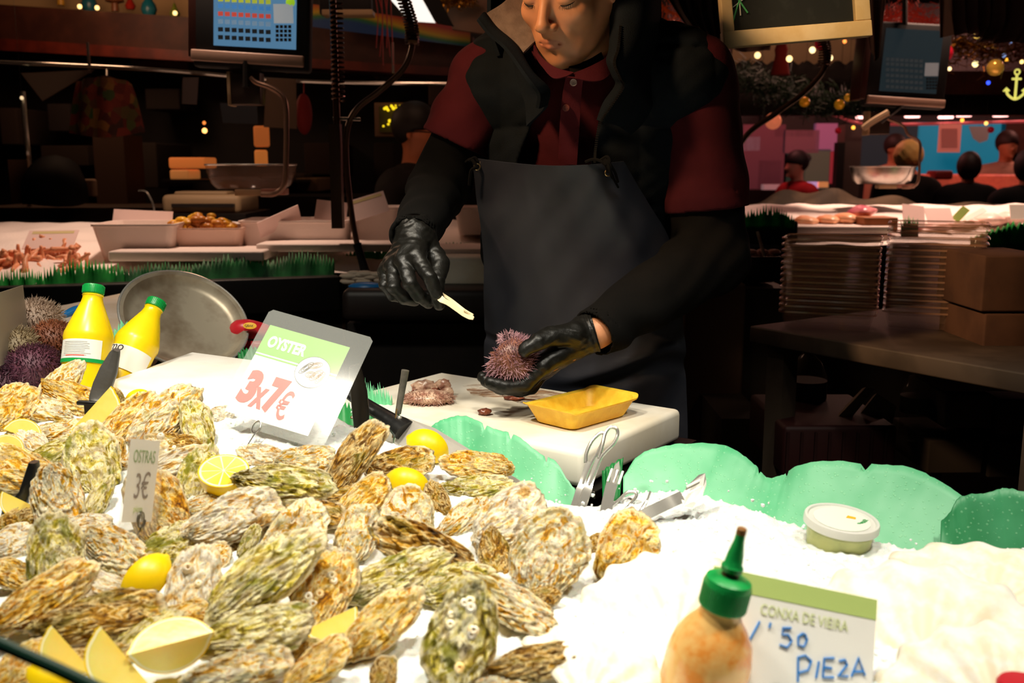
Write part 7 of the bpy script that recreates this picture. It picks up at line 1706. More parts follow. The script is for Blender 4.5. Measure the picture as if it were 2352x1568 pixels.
# ---------------- other people ----------------
def other_person(name, hx, hy, Y, hh, yaw_, cols, label, lean=0, res=.012, extra=None, skin='c08058', floor=0, arms='down', apron_c=None):
    """standing figure: (hx,hy) crown of the head in the picture, hh its head height in pixels"""
    k = Y / cp / FPX; Hd = hh * k; s = Hd / .235; top = P(hx, hy, Y); T = Matrix.Translation(top) @ Matrix.Rotation(math.radians(yaw_), 4, 'Z') @ Matrix.Rotation(lean, 4, 'X')
    L = lambda x, y, z: tuple(Vector((x, y, z)) * s)
    zf = -(top.z - floor) / s
    g = Grid((-.36 * s, -.36 * s, min(-1.75, zf) * s), (.36 * s, .26 * s, .03 * s), res); e = lambda c, r: g.ell(L(*c), tuple(q * s for q in r)); cap = lambda a, c, ra, rb: g.cap(L(*a), L(*c), ra * s, rb * s)
    hd = smin(e((0, .015, -.095), (.076, .095, .095)), e((0, -.025, -.155), (.056, .062, .075)), .03 * s); hd = smin(hd, e((0, -.098, -.150), (.012, .016, .022)), .012 * s)
    hd = smin(hd, e((0, -.078, -.21), (.022, .018, .016)), .02 * s)
    for q in (-1, 1): hd = smin(hd, e((q * .076, .01, -.13), (.010, .018, .03)), .008 * s)
    neck = cap((0, .02, -.16), (0, .03, -.29), .052, .056)
    tor = smin(e((0, .03, -.46), (.185, .115, .20)), e((0, .03, -.72), (.155, .11, .22)), .08 * s); tor = smin(tor, cap((-.15, .03, -.34), (.15, .03, -.34), .062, .062), .05 * s)
    hip = e((0, .03, -.86), (.165, .12, .14))
    if arms == 'down': A_ = [((q * .20, .03, -.36), (q * .24, .05, -.62), (q * .20, -.10, -.82)) for q in (-1, 1)]
    else: A_ = [((q * .20, .03, -.36), (q * .25, .0, -.60), (q * .10, -.26, -.66)) for q in (-1, 1)]
    am = None
    for a in A_:
        x = smin(cap(a[0], a[1], .052, .042), cap(a[1], a[2], .042, .030), .02 * s); am = x if am is None else np.minimum(am, x)
    legs = None; fz = max(zf, -1.75) + .04
    for q in (-1, 1):
        x = smin(cap((q * .085, .03, -.88), (q * .09, .0, -1.28), .085, .06), cap((q * .09, .0, -1.28), (q * .095, .04, fz), .06, .045), .03 * s); legs = x if legs is None else np.minimum(legs, x)
    ft = np.minimum(cap((-.095, .03, fz), (-.11, -.12, fz - .01), .045, .035), cap((.095, .03, fz), (.11, -.12, fz - .01), .045, .035))
    hands = None
    for a in A_:
        x = cap(a[2], tuple(Vector(a[2]) + Vector((0, -.05, -.06))), .034, .026); hands = x if hands is None else np.minimum(hands, x)
    body = smin(smin(smin(hd, neck, .03 * s), smin(tor, am, .03 * s), .04 * s), smin(hip, legs, .05 * s), .05 * s); body = smin(body, hands, .01 * s)
    me = g.mesh('person', body + .004 * s, 1, T); o = mobj('person', me, M_('person_skin', skin, .55)); tag(o, label, 'person'); recentre(o); bpy.context.view_layer.update()
    jk = smin(smin(tor, hip, .06 * s) - .014 * s, am - .014 * s, .03 * s); jk = smax(jk, -(g.Z - (zf if False else -.94 * s) + 0 * g.X) if False else (-.98 * s - g.Z), .01)
    jk = smin(jk, smax(neck - .016 * s, g.Z + .26 * s, .01), .02)
    mobj('jacket', g.mesh('jacket', jk, 1, T), M_('clothing', cols[0], .9, c2=cols[0], bump=.2, bscale=60), o)
    mobj('trousers', g.mesh('trousers', smin(hip, legs, .04 * s) - .012 * s, 1, T), M_('trouser_cloth', '15131a', .9), o)
    mobj('shoes', g.mesh('shoes', ft, 1, T), m_blackm, o)
    hr = e((0, .022, -.088), (.086, .105, .098)); hr = smax(hr, -(g.Z + .115 * s + np.clip(g.Y + .01 * s, 0, .06 * s) * 1.2 * 1 + 0 * g.X), .01 * s); hr = smax(hr, -(g.Y + .085 * s + .0 * g.Z + .0 * g.X) , .01 * s)
    if extra == 'bun': hr = smin(hr, e((0, .12, -.06), (.035, .035, .035)), .02 * s)
    if extra == 'curly': hr = e((0, .03, -.10), (.115, .12, .12)) + .008 * s * np.sin(g.X * 90) * np.sin(g.Z * 80) * np.sin(g.Y * 85); hr = smax(hr, -(g.Y + .055 * s + 0 * g.X + 0 * g.Z), .01 * s)
    if extra == 'hood': hr = smax(e((0, .03, -.11), (.098, .115, .125)), -e((0, -.10, -.15), (.06, .08, .08)), .02 * s)
    mobj('hair', g.mesh('hair', hr, 1, T), M_('hair_colour', cols[1], .6, bump=.5, bscale=120), o)
    if apron_c:
        ap_ = smax(smax(np.minimum(tor, hip) - .022 * s, g.Y - .0 * s + 0 * g.X, .01 * s), np.abs(g.X) - .13 * s, .01 * s); ap_ = smax(ap_, g.Z + .42 * s, .01 * s)
        mobj('apron', g.mesh('apron', ap_, 1, T), M_('apron_cloth', apron_c, .8), o)
    return o, T, s
mg, T, s = other_person('person', 962, 236, 4.15, 124, 68, ('1c1814', '1c1610'), 'person with short dark hair and glasses in a black jacket behind the arm', res=.0075, skin='d07a50')
b = MB(); w2 = lambda x, y, z: T @ (Vector((x, y, z)) * s)
for q in (-1, 1):
    b.tube([w2(q * .034 + .024 * math.cos(t * PI / 8), -.094, -.128 + .017 * math.sin(t * PI / 8)) for t in range(17)], .0022, 6, False); b.tube([w2(q * .060, -.092, -.124), w2(q * .080, -.03, -.120), w2(q * .082, .02, -.122)], .0028, 6)
b.tube([w2(-.01, -.096, -.126), w2(.01, -.096, -.126)], .002, 6); b.build('glasses', m_blackm, mg)
other_person('person', 1828, 346, 8.6, 62, -70, ('a81c24', '1a1014'), 'person with dark bun, red top and pale apron at the far stall', extra='bun', apron_c='e8b8b4', skin='d89080', arms='front')
other_person('person', 2226, 350, 7.4, 62, 170, ('0c0a0c', '241614'), 'person in black coat seen from behind in front of the meat counter', extra='hood', res=.014)
other_person('person', 2090, 326, 7.6, 66, 150, ('1a1614', 'f4d078'), 'person with curly blond hair seen above the steel pan', extra='curly', res=.014)
other_person('person', 2062, 308, 8.8, 62, 20, ('c89070', '2a1a14'), 'person in light jacket behind the curly blond one', res=.014, arms='front')
other_person('person', 2318, 300, 8.8, 64, 0, ('c8a088', '30201a'), 'person in dark red apron serving behind the meat counter', res=.014, arms='front', apron_c='5a1a1a')
other_person('person', 2362, 345, 7.0, 72, 175, ('08070a', '0c0a0a'), 'person in black cut off by the right picture edge', res=.014, extra='hood')

# ---------------- right background ----------------
# chalkboard sign
M5, W5, H5 = card_frame((1662, -120, 1.95), (2004, -150, 1.98), (1662, 110, 1.93))
cb_ = empty('chalkboard', M5.translation, 'small chalkboard in a pale wooden frame hanging above the counter', 'chalkboard'); bpy.context.view_layer.update()
e0 = P(1660, 112, 1.93); e1 = P(2000, 84, 1.97); e2 = P(2006, -160, 1.98); e3 = P(1670, -130, 1.95)
Mc = frame(e0, e1 - e0, e3 - e0); Wc = (e1 - e0).length; Hc = .24; fw = .030
b = MB(); b.box((Wc / 2, fw / 2, 0), (Wc, fw, .018), Mc, .002); b.box((Wc / 2, Hc - fw / 2, 0), (Wc, fw, .018), Mc, .002); b.box((Wc - fw / 2 - .001, Hc / 2, 0), (fw, Hc - 2 * fw, .018), Mc, .002); b.box((.012, Hc / 2, 0), (.022, Hc - 2 * fw, .018), Mc, .002)
b.build('wooden_frame', m_wood, cb_)
MB().box((Wc / 2, Hc / 2, -.004), (Wc - .02, Hc - .02, .004), Mc).build('slate', M_('slate', '191b17', .8, c2='2a2c28', scale=30, lo=.55, hi=.8), cb_, False)
m_chg = M_('green_chalk', '4fae6a', .9); m_chw = M_('white_chalk', 'c8c8c0', .9)
sx0, sy0 = .040, .070
strokes('green_chalk_mark', [[(sx0 - .012, sy0 + .034), (sx0 + .014, sy0 - .008)], [(sx0 + .014, sy0 + .036), (sx0 - .004, sy0 + .008), (sx0 - .016, sy0 - .022)], [(sx0 - .012, sy0 + .034), (sx0 - .010, sy0 + .05)]], .0017, Mc, m_chg, cb_)
strokes('white_chalk_mark', [[(sx0, sy0 + .05), (sx0, sy0 - .012)], [(sx0 - .014, sy0 + .004), (sx0 + .012, sy0 + .020)]], .0011, Mc, m_chw, cb_)
MB().tube([Mc @ Vector((.03, Hc, 0)), Mc @ Vector((.03, Hc + .9, 0))], .0012, 5).tube([Mc @ Vector((Wc - .03, Hc, 0)), Mc @ Vector((Wc - .03, Hc + .9, 0))], .0012, 5).build('hanging_wire', m_wire, cb_)

h2 = empty('spray_hose', P(1800, 250, 3.6), 'grey spray hose sweeping down behind the right shoulder', 'hose'); bpy.context.view_layer.update()
hp = [(1850, -420, 3.6), (1862, -100, 3.6), (1878, 60, 3.6), (1895, 110, 3.6), (1892, 160, 3.6), (1850, 210, 3.6), (1780, 262, 3.6), (1725, 300, 3.6), (1690, 345, 3.6)]
MB().tube(spline([P(*c) for c in hp], 50), .010, 10).build('hose', m_hose, h2); cs = spline([P(*c) for c in hp[2:5]], 120)
MB().tube([cs[k] + Vector((.021 * math.cos(k * .9), .021 * math.sin(k * .9), 0)) for k in range(110)], .003, 6).build('coil_spring', m_spring, h2)
tubeobj('bracket_bar', [(2040, 258, 4.3), (2005, 278, 4.3), (1982, 295, 4.3)], .014, m_beige, 'short pale slanting bar below the dim screen', 'bar', 8, 6)

# work table with stacked clear trays
tz = P(1722, 748, 2.1).z; V0 = P(1722, 748, 2.10); V1 = PZ(2520, 885, tz); ty = Vector((V1.y - V0.y, -(V1.x - V0.x), 0)).normalized() * -1
Mt = frame(V0, V1 - V0, ty); Lt = (V1 - V0).length
wt = empty('work_table', Vector((V0.x, V0.y, 0)), 'dark work table carrying the stacks of clear trays', 'table'); bpy.context.view_layer.update()
m_table = M_('worn_dark_table', '5a4c40', .55, c2='463a30', scale=8)
MB().box((Lt / 2, .35, -.018), (Lt, .70, .036), Mt, .004).build('table_top', m_table, wt)
for u, v_ in ((.05, .05), (.05, .62), (Lt - .1, .05), (Lt - .1, .62)): MB().box((u, v_, -.56), (.045, .045, 1.04), Mt).build('leg', m_table, wt, False)
MB().box((Lt / 2, .35, -.62), (Lt, .66, .02), Mt).build('lower_shelf', m_table, wt, False)
def Tt(u, v, z=0): return Mt @ Vector((u, v, z))
m_tray = film('tray_plastic', 'c8a890', .16, .10)
m_rimf = film('tray_rim', 'd8a888', .5, .1)  # denser reddish rims paint in the highlights along the stacked ridges
def tray_mesh(a, c, h):
    ring = [rrect(a * .86, c * .86, .012, 0, 4), rrect(a * .95, c * .95, .016, h * .95, 4), rrect(a * .97, c * .97, .018, h, 4), rrect(a, c, .018, h + .001, 4), rrect(a, c, .018, h - .003, 4)]
    v_, f_ = loft(ring, True, False); me = mesh('clear_tray', v_, f_, False); shade(me, 30); me.materials.append(m_tray); me.materials.append(m_rimf)
    for p_ in me.polygons:
        if p_.center.z > h * .97: p_.material_index = 1
    return me
TM = tray_mesh(.098, .075, .035)
def stack(cx, cyy, Y, n, h_total, rot, lab):
    for k in range(n):
        o = bpy.data.objects.new('clear_tray', TM); C.objects.link(o); c = P(cx, cyy, Y); o.location = (c.x, c.y, tz + .002 + k * h_total / n); o.rotation_euler = (0, 0, math.radians(rot)); tag(o, lab, 'tray', lab.replace('clear plastic tray in', 'trays of'))
stack(1905, 700, 2.10, 13, .165, -22, 'clear plastic tray in the left stack on the dark table')
stack(2140, 720, 2.10, 15, .195, -22, 'clear plastic tray in the taller right stack on the dark table')
m_cbd = M_('dark_cardboard', '6a4a38', .85, c2='5a3e30', scale=12)
for (y0, y1, lab) in ((720, 850, 'lower dark cardboard box at the right edge'), (588, 716, 'upper dark cardboard box at the right edge')):
    bxo = pbox('cardboard_box', 2258, y0, 2420, y1, 1.86, .2, m_cbd, lab, 'box', bev=.004)
# things under the table
def water_bottle(cx, cy, hpx, Y, lab, blue=False):
    c = P(cx, cy, Y); k = Y / cp / FPX; r = hpx * .24 * k; h = hpx * k; z = c.z - h / 2; root = empty('water_bottle', (c.x, c.y, z), lab, 'bottle'); bpy.context.view_layer.update()
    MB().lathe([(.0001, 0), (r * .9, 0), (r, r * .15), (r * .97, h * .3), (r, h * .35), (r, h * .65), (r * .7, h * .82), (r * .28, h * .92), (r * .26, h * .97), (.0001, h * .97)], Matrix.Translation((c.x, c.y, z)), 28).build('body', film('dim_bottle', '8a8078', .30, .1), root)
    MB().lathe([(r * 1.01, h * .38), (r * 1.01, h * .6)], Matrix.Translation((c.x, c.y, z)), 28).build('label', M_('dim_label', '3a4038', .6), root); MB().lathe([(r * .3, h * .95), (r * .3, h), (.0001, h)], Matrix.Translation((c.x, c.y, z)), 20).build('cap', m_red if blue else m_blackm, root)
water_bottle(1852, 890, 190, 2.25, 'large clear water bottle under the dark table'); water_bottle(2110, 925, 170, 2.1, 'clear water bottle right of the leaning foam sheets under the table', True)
rc = empty('red_crate', P(1930, 1080, 2.0), 'dark red plastic crate under the dark table', 'crate'); bpy.context.view_layer.update()
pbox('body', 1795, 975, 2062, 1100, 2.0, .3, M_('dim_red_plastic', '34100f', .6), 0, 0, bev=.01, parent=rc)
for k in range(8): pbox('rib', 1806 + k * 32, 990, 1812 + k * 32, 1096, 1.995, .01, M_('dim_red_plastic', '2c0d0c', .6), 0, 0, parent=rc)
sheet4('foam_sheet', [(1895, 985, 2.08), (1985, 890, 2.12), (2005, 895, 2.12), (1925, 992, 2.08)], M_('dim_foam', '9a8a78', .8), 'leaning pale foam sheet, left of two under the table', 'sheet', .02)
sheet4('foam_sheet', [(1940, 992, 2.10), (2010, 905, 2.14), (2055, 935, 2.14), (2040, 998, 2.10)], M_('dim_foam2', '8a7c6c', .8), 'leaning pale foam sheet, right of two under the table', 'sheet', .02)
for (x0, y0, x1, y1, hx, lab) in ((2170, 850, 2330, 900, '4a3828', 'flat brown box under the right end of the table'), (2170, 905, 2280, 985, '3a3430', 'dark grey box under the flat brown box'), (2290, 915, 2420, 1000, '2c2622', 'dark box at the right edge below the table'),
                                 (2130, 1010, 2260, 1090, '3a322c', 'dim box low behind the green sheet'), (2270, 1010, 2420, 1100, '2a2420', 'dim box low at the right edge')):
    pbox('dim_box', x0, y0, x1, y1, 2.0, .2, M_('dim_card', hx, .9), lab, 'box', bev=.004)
pbox('brown_crate', 1560, 640, 1700, 1490, 2.9, .3, M_('brown_shelf', '3c2c22', .7), 'dark brown crate behind the left elbow', 'crate', bev=.01)
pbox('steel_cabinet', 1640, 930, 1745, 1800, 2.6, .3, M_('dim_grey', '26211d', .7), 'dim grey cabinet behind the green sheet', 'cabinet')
# basin behind the right shoulder
bs_ = tub('steel_basin', 1690, 590, 1792, 650, 3.0, .2, m_steel_dark, 'steel basin right of the elbow', 'basin'); 
pbox('basin_stand', 1690, 652, 1792, 1430, 2.95, .2, m_dark, 'dark stand under the steel basin', 'stand')
b = MB()
for k in range(9): b.ball(P(1705 + k * 9, 592 - 6 * (k % 3), 3.05), .016, 6, (1.4, 1, .7))
tag(b.build('fish_scraps', M_('pink_scraps', 'b88078', .5)), 'pinkish fish scraps in the steel basin', 'scraps', kind='stuff')
tubeobj('ladle', [(1740, 532, 3.05), (1748, 560, 3.04), (1758, 600, 3.02)], .005, m_chrome, 'thin ladle handle standing in the steel basin', 'ladle', 6, 8)

# third stall, right
G0, G1, L0, L1 = P(1700, 560, 3.9), P(2700, 560, 3.9), P(1700, 470, 4.7), P(2700, 470, 4.7)
vs = []
for i in range(61):
    for j in range(17):
        u, v = i / 60, j / 16; p = G0.lerp(G1, u).lerp(L0.lerp(L1, u), v); p.z += .02 * mnoise.noise(Vector((p.x * 7, p.y * 7, 2))) + .02 * math.sin(v * PI); vs.append(p)
o = mobj('stall_ice', mesh('stall_ice', vs, [(i * 17 + j, (i + 1) * 17 + j, (i + 1) * 17 + j + 1, i * 17 + j + 1) for i in range(60) for j in range(16)]), m_stice); tag(o, 'ice bed of the stall behind at the right', 'ice', kind='stuff')
b = MB(); b.add([Vector((p.x, p.y, 0)) for p in (G0, G1, L1, L0)] + [p - Vector((0, 0, .05)) for p in (G0, G1, L1, L0)], [(0, 3, 2, 1), (4, 5, 6, 7), (0, 1, 5, 4), (1, 2, 6, 5), (2, 3, 7, 6), (3, 0, 4, 7)]); o = b.build('stall_counter', m_fascia, None, False); tag(o, 'dark counter of the stall behind at the right', 'counter'); recentre(o)
pbox('black_tub', 1702, 508, 1832, 560, 3.86, .3, m_blackm, 'black tub with green fringe right of the shoulder', 'tub', bev=.01)
sheet('green_fringe', [(1704, 492, 3.84), (1750, 478, 3.84), (1790, 480, 3.84), (1826, 500, 3.84)], [(1704, 512, 3.83), (1750, 512, 3.83), (1790, 512, 3.83), (1826, 512, 3.83)], m_gbright, 'bright green fringe on the black tub', nu=40, fringe=.3, nv=5, cat='green fringe')
sheet('green_fringe', [(2070, 508, 3.84), (2090, 500, 3.84), (2110, 508, 3.84)], [(2070, 530, 3.83), (2090, 530, 3.83), (2110, 530, 3.83)], m_gbright, 'small green fringe left of the taller tray stack', nu=16, fringe=.3, nv=4, cat='green fringe')
sheet('green_fringe', [(2230, 545, 3.84), (2290, 522, 3.84), (2350, 508, 3.84), (2420, 500, 3.84)], [(2230, 560, 3.83), (2290, 560, 3.83), (2350, 560, 3.83), (2420, 560, 3.83)], m_gbright, 'bright green sheet at the right edge of the rear stall', nu=30, fringe=.15, nv=4, cat='green fringe')
pbox('white_slab', 1830, 520, 2050, 536, 3.95, .25, m_foam2, 'white foam slab under the orange fish pieces', 'slab', bev=.006)
m_fish = M_('orange_fish', 'f09a6a', .35, c2='f8c8a0', scale=9); m_fishp = M_('pink_fish', 'b8506a', .3, c2='e0a0a0', scale=9); m_fishw = M_('white_fish', 'f4dcd2', .35, c2='e0b8b0', scale=9)
def fishlump(x, y, w_, h_, mat, lab, Y=4.15, rot=0):
    k = Y / cp / FPX; c = P(x, y, Y); bm = bmesh.new(); bmesh.ops.create_icosphere(bm, subdivisions=3, radius=1); M = Matrix.Translation(c) @ Matrix.Rotation(math.radians(rot), 4, 'Y')
    for v in bm.verts:
        n = 1 + .25 * mnoise.noise(v.co * 1.8 + Vector((x, y, 0))); t = 1 - .55 * max(0, v.co.x); v.co = M @ Vector((v.co.x * w_ * k / 2, v.co.y * .07 * t, v.co.z * h_ * k / 2 * t * n))
    for f in bm.faces: f.smooth = True
    me = bpy.data.meshes.new('fish_piece'); bm.to_mesh(me); bm.free(); o = mobj('fish_piece', me, mat); tag(o, lab, 'fish', 'fish pieces on the right rear stall'); recentre(o)
for a in ((1855, 508, 60, 26, m_fish, 'orange fish piece nearest the black tub'), (1905, 505, 60, 24, m_fish, 'orange fish piece in the middle of the white slab'), (1945, 502, 60, 30, m_fish, 'orange fish piece before the crimson one'), (1980, 488, 70, 34, m_fishp, 'crimson fish lump above the small crate', 4.2, -10),
          (2150, 520, 90, 22, m_fishw, 'pale fish behind the taller tray stack, left one'), (2215, 512, 90, 26, m_fishw, 'pale fish behind the taller tray stack, right one'), (2280, 505, 80, 30, m_fishw, 'white fish heap piece near the right edge'), (2330, 500, 80, 30, m_fishw, 'white fish piece at the right edge'), (2100, 520, 50, 20, m_fishp, 'pinkish fish below the two pinkish cards')): fishlump(*a)
pbox('small_crate', 1985, 500, 2062, 534, 4.0, .15, M_('orange_crate', '9a5a30', .6), 'small orange-brown crate on the right rear stall', 'crate', bev=.004)
pcard([(2072, 468, 4.1), (2122, 474, 4.1), (2056, 512, 4.05)], 'pinkish card right of the small orange crate', strip=False); pcard([(2122, 478, 4.1), (2182, 478, 4.1), (2120, 512, 4.05)], 'second pinkish card beside the first one', strip=False)
pcard([(2185, 500, 4.1), (2212, 472, 4.1), (2200, 512, 4.08)], 'slanted card with green strip', M_('green_card', 'a8c860', .6), False); pcard([(2212, 500, 4.1), (2258, 476, 4.1), (2222, 508, 4.08)], 'slanted white card beside the green one', m_white, False); pcard([(2318, 470, 4.1), (2400, 470, 4.1), (2312, 502, 4.08)], 'white card at the right picture edge', m_white, False)
o = patch('canvas_cover', [[(1710, 470, 4.9), (1850, 440, 4.9), (2000, 455, 4.9), (2200, 475, 4.9), (2500, 480, 4.9)], [(1710, 520, 4.75), (1850, 505, 4.7), (2000, 505, 4.7), (2200, 505, 4.7), (2500, 505, 4.7)]], M_('brown_canvas', '4a3a28', .85, c2='2e2418', scale=6), None, 60, 14, .01, lambda u, v: .02 * np.sin(u * 30 + v * 5)); tag(o, 'rumpled brown canvas cover behind the right rear stall', 'canvas'); recentre(o)
pbox('counter_block', 1706, 480, 2500, 640, 4.95, .5, m_dark, 'dark counter body behind the brown canvas', 'counter')

# far shops
o = MB().box((4.9, 10.33, 1.5), (8.2, .12, 3.0)).build('shop_partition', m_dark, None, False); tag(o, 'dark rear partition of the far shops', 'partition'); recentre(o)
pbox('shop_counter', 1706, 440, 1925, 735, 8.95, .4, m_dark, 'dark counter of the far shop below the lilac tray', 'counter')
m_blue_w = M_('blue_shop_panel', '1a90b0', .6, emis='1490b4', es=.30); m_slate_w = M_('slate_blue_panel', '2c4048', .7, emis='2c4048', es=.12)  # wall panels given a faint glow in place of shop light
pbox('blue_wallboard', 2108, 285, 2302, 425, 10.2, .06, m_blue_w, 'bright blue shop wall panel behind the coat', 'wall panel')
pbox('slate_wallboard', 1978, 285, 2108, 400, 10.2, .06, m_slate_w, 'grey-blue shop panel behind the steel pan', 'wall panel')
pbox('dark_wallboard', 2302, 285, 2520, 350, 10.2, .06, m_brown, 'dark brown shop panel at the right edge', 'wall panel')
pbox('grey_pillar', 1938, 290, 1976, 450, 8.4, .2, M_('grey_pillar', '5c4c44', .7), 'grey pillar left of the slate panel', 'pillar'); pbox('dark_post', 1922, 330, 1938, 450, 8.3, .1, m_dark, 'dark post beside the grey pillar', 'post')
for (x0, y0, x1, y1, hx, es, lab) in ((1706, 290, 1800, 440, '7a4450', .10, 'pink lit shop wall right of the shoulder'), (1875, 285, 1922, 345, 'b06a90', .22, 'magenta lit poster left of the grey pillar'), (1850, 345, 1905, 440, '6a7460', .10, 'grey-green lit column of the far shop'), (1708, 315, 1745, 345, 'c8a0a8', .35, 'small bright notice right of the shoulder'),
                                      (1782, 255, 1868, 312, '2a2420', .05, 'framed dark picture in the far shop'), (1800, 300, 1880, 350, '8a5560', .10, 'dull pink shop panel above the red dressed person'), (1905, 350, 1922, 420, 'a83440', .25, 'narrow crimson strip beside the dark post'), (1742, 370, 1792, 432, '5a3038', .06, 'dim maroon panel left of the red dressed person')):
    pbox('shop_wallboard', x0, y0, x1, y1, 9.6, .66, M_('shop_panel', hx, .7, emis=hx, es=es), lab, 'wall panel')  # shop light on these boards is painted in as emission
for (x0, y0, x1, y1, hx, es, lab) in ((1852, 418, 1880, 432, 'd8b0e8', 1.0, 'small bright lilac tray in the far shop'), (1878, 418, 1902, 430, 'f0a060', .8, 'small orange tray in the far shop'), (1755, 424, 1800, 440, 'd8a0a0', .5, 'small pinkish tray in the far shop')): pbox('lit_tray', x0, y0, x1, y1, 9.0, .1, M_('lit_tray', hx, .6, emis=hx, es=es * .5), lab, 'tray')  # trays carry their brightness as emission, they are no lamps
m_meat = M_('lit_meat', 'e8684a', .5, c2='c03a34', scale=16, emis='e85a40', es=.35)  # lighting of the counter put into the meat colour as emission
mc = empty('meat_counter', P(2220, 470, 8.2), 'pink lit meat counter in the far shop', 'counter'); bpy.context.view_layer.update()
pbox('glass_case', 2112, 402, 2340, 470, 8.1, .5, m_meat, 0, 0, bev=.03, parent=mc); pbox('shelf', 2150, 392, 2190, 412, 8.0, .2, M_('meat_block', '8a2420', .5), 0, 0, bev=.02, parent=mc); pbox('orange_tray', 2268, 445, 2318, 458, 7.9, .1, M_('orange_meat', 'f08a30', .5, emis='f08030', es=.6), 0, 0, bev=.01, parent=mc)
for x, y, lb in ((1983, 272, 'below the dim screen'), (2095, 270, 'right of the dim screen column'), (2172, 272, 'above the pink sign'), (2214, 268, 'right of the pink sign'), (2298, 268, 'near the right edge'), (2340, 265, 'at the right picture edge')):
    o = MB().lathe([(.0001, 0), (.055, 0), (.06, .01), (.03, .05), (.0001, .05)], Matrix.Translation(P(x, y, 8.2)), 24).build('shop_spotlight', M_('pink_lamp', 'ffc8c0', .4, emis='ffb8b0', es=4)); tag(o, 'glowing pinkish ceiling spotlight ' + lb, 'lamp', 'ceiling spotlights of the far shop'); recentre(o); hang(o, P(x, y, 8.2))
o = MB().box(tuple(P(1720, 252, 7.4)), (.09, .09, .02)).build('shop_spotlight', M_('cool_lamp', 'd8e8ff', .4, emis='d8e8ff', es=4)); tag(o, 'cool white ceiling spotlight right of the shoulder', 'lamp', 'ceiling spotlights of the far shop'); recentre(o); hang(o, P(1720, 252, 7.4))
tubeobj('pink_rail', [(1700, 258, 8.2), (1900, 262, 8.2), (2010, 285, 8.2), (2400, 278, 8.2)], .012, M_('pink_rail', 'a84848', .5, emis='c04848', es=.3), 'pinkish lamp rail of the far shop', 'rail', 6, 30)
ps = empty('pink_sign', P(2182, 348, 7.2), 'pink printed price sheet hanging in the far shop', 'sign'); bpy.context.view_layer.update()
pbox('sheet', 2157, 286, 2206, 348, 7.2, .01, M_('pink_sheet', 'f08a78', .6, emis='f07a68', es=.35), 0, 0, parent=ps)  # paper sheet glows, emission standing in for light on it
hang(ps, P(2165, 287, 7.2)); hang(ps, P(2200, 287, 7.2))
for k in range(9): pbox('print_line', 2163, 296 + k * 5, 2199, 298 + k * 5, 7.195, .004, M_('dull_print', '9a4440', .6), 0, 0, parent=ps)
o = sheet4('white_cloth', [(2225, 290, 9.9), (2275, 290, 9.9), (2268, 322, 9.9), (2250, 328, 9.9), (2235, 318, 9.9)], M_('grey_cloth', '8a9494', .8), 'pale cloth hanging on the blue shop wall', 'cloth'); hang(o, P(2250, 291, 9.9))
tub('shop_bowl', 2190, 440, 2240, 456, 8.0, .2, m_steel, 'small steel bowl by the black coated person', 'bowl')

# ceiling decorations
pbox('valance', 1690, 92, 1990, 150, 6.4, .05, M_('cream_valance', 'a08a68', .8), 'cream stall valance behind the chalkboard', 'valance')
sheet('scalloped_trim', [(1690 + k * 12, 148 - (8 if k % 3 else 0), 6.3) for k in range(26)], [(1690 + k * 12, 185, 6.3) for k in range(26)], M_('dark_trim', '1a140f', .8), 'dark scalloped trim under the cream valance', nu=100, nv=4, cat='trim')
pbox('stall_fascia', 1690, 185, 2500, 262, 6.6, .1, m_dark, 'dark fascia of the far stalls under the garlands', 'fascia')
pbox('stall_fascia', 2060, 165, 2500, 215, 6.5, .1, m_brown, 'brown beam at the upper right under the gold garland', 'beam')
tinsel([(1690, 170, 5.6), (1780, 205, 5.6), (1880, 228, 5.6), (1990, 236, 5.6)], 'dark green garland below the chalkboard', m_green_t, 1600, .10, .03, 3)
tinsel([(2150, 120, 4.9), (2220, 100, 4.9), (2290, 120, 4.9), (2380, 100, 4.9)], 'gold garland at the upper right', M_('gold_tinsel_dim', '8a5a18', .3, .8), 1200, .09, .02, 4)
tinsel([(1500, 0, 4.4), (1545, 30, 4.4), (1600, 48, 4.4)], 'orange lit garland behind the left shoulder', M_('orange_tinsel', 'a84018', .4, .3, emis='c04010', es=.08), 160, .06, .012, 6)
tinsel([(2000, 60, 5.0), (2080, 30, 5.0), (2150, 60, 5.0)], 'reddish garland above the dim screen', M_('red_tinsel', 'a83020', .4, emis='a02818', es=.18), 500, .08, .02, 8)
BA = [(1893, 98, 'ffcc80'), (1740, 127, 'ffd890'), (1813, 135, 'ffd890'), (1866, 115, 'ffe0a0'), (1906, 133, 'ffe0a0'), (2240, 147, 'ffe8a0'), (2244, 82, 'ffd060'), (2181, 158, 'ffe0a0'), (2347, 142, 'ffd880'), (2282, 112, 'e8a040'), (2313, 138, 'f0a830'), (2258, 108, 'd8a850'), (1940, 95, 'ff9040'), (2000, 84, '90b0ff'), (2306, 127, 'a0c0ff'), (2270, 190, '3050ff'), (2320, 96, '80a0e0'), (1960, 293, 'ffb040'), (2210, 276, 'ffb040'), (2265, 283, 'ffc060')]
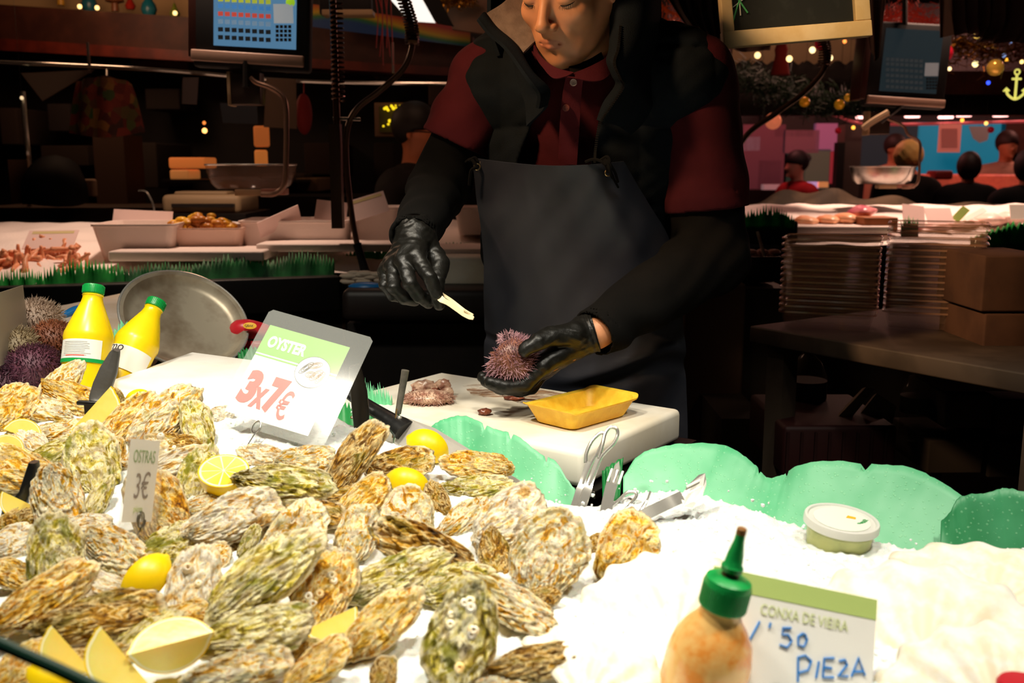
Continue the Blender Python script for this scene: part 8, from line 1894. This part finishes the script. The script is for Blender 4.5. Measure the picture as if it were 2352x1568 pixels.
for i, (x, y, c_) in enumerate(BA):
    bulb(x, y, 5.2, .016 if i in (1, 2, 3, 4, 5, 6) else .010, c_, 2.2, ['bulb just right of the chalkboard foot', 'bulb at the left of the cream valance', 'bulb in the middle of the valance', 'bulb under the chalkboard frame', 'bulb right of the hose coil', 'bright bulb right of the dim screen', 'yellow bulb at the top of the gold garland', 'bulb under the dim screen corner', 'bulb at the right picture edge', 'amber bulb in the gold garland', 'orange bulb in the gold garland', 'small amber bulb left in the gold garland', 'orange bulb under the chalkboard', 'bluish bulb left of the dim screen', 'light blue bulb in the gold garland', 'deep blue bulb left of the anchor', 'pale blue bulb high in the gold garland', 'amber bulb on the pink rail', 'amber bulb right of the pink sign', 'amber bulb above the pale cloth'][i])
for i, (x, y, Y, r, c_, lb) in enumerate(((1995, 118, 4.8, .045, 'a81420', 'dark red bauble right of the chalkboard'), (2168, 122, 4.8, .042, 'b8142c', 'red bauble right of the dim screen'), (1885, 100, 5.0, .03, 'b01828', 'red bauble behind the chalkboard foot'), (2286, 155, 4.8, .038, 'c89a3c', 'gold bauble in the gold garland'), (1848, 234, 5.2, .026, 'd88a1c', 'gold bauble on the green garland, left'), (1928, 240, 5.2, .026, 'd8941c', 'gold bauble on the green garland, middle'), (1948, 224, 5.2, .020, 'd89a28', 'gold bauble on the green garland, right'), (2000, 232, 5.2, .024, 'c88a1c', 'gold bauble below the dim screen'), (2130, 240, 5.2, .016, 'c88a1c', 'small gold bauble right below the dim screen'), (1776, 278, 6.2, .05, 'd8704c', 'glowing orange globe right of the shoulder'), (1925, 300, 6.4, .02, 'd81c2c', 'small red bauble left of the grey pillar'), (2000, 302, 6.4, .02, 'c81c2c', 'small red bauble over the slate panel'), (2276, 298, 6.4, .02, 'd81c2c', 'small red bauble over the blue panel'))):
    o = MB().ball(P(x, y, Y), r, 14).build('bauble', M_('bauble', c_, .2, .4, emis=c_, es=.12 if i != 9 else .6)); tag(o, lb, 'bauble', 'christmas baubles'); recentre(o); hang(o, P(x, y, Y))
o = MB().lathe([(.0001, 0), (.05, 0), (.045, .03), (.03, .10), (.035, .13), (.02, .17), (.0001, .18)], Matrix.Translation(P(1792, 172, 5.4)), 16).build('red_ornament', M_('red_felt', '8a1c18', .8)); tag(o, 'red felt ornament hanging under the valance', 'ornament'); recentre(o)
an = MB(); ca_ = P(2334, 195, 4.9); q = lambda x, z: ca_ + Vector((x, 0, z))
an.tube([q(0, .05), q(0, -.06)], .006, 8).tube([q(-.022, .028), q(.022, .028)], .005, 8).tube(spline([q(-.045, -.018), q(-.036, -.045), q(0, -.066), q(.036, -.045), q(.045, -.018)], 20), .006, 8).tube([q(.012 * math.cos(t * PI / 8), .060 + .012 * math.sin(t * PI / 8)) for t in range(17)], .004, 6, False)
an.tube([q(-.058, -.03), q(-.045, -.014), q(-.030, -.028)], .004, 6).tube([q(.058, -.03), q(.045, -.014), q(.030, -.028)], .004, 6)
o = an.build('lit_anchor', M_('anchor_glow', 'e0e070', .4, emis='e0e070', es=.8)); tag(o, 'glowing yellow anchor ornament at the right edge', 'ornament'); recentre(o)
# draped cloths at the top
def drape(rows, mat, label, folds=6, amp=.02):
    c_ = P(*rows[0][1])
    o = patch('draped_cloth', rows, mat, None, 50, 24, .003, lambda u, v: amp * np.sin(u * folds * 2 * PI + v) * (.4 + v * .6)); tag(o, label, 'cloth'); recentre(o); hang(o, c_)
m_drape = M_('grey_pink_cloth', '8a6c60', .9)
drape([[(2155, -60, 3.4), (2230, -60, 3.4), (2300, -60, 3.4), (2420, -60, 3.4)], [(2160, 0, 3.4), (2230, 40, 3.4), (2300, 50, 3.4), (2420, 50, 3.4)], [(2165, 85, 3.4), (2235, 78, 3.4), (2270, 98, 3.4), (2420, 95, 3.4)]], m_drape, 'greyish pink draped cloth at the top right corner', 7, .025)
drape([[(1500, -60, 3.0), (1600, -60, 3.0), (1670, -60, 3.0)], [(1550, 20, 3.0), (1605, 30, 3.0), (1668, 30, 3.0)], [(1580, 60, 3.0), (1625, 84, 3.0), (1664, 90, 3.0)]], M_('dark_drape', '4a3a34', .9), 'dark grey curtain between the collar and the chalkboard', 5, .02)
drape([[(1985, -60, 3.6), (2010, -60, 3.6), (2040, -60, 3.6)], [(1990, 40, 3.6), (2010, 50, 3.6), (2030, 40, 3.6)], [(2000, 110, 3.6), (2010, 140, 3.6), (2022, 120, 3.6)]], m_drape, 'narrow pale cloth strip right of the chalkboard', 2, .012)
drape([[(1640, 60, 3.8), (1700, 90, 3.8), (1770, 100, 3.8)], [(1650, 95, 3.8), (1700, 118, 3.8), (1770, 115, 3.8)]], m_drape, 'pale cloth edge behind the lower left corner of the chalkboard', 2, .01)
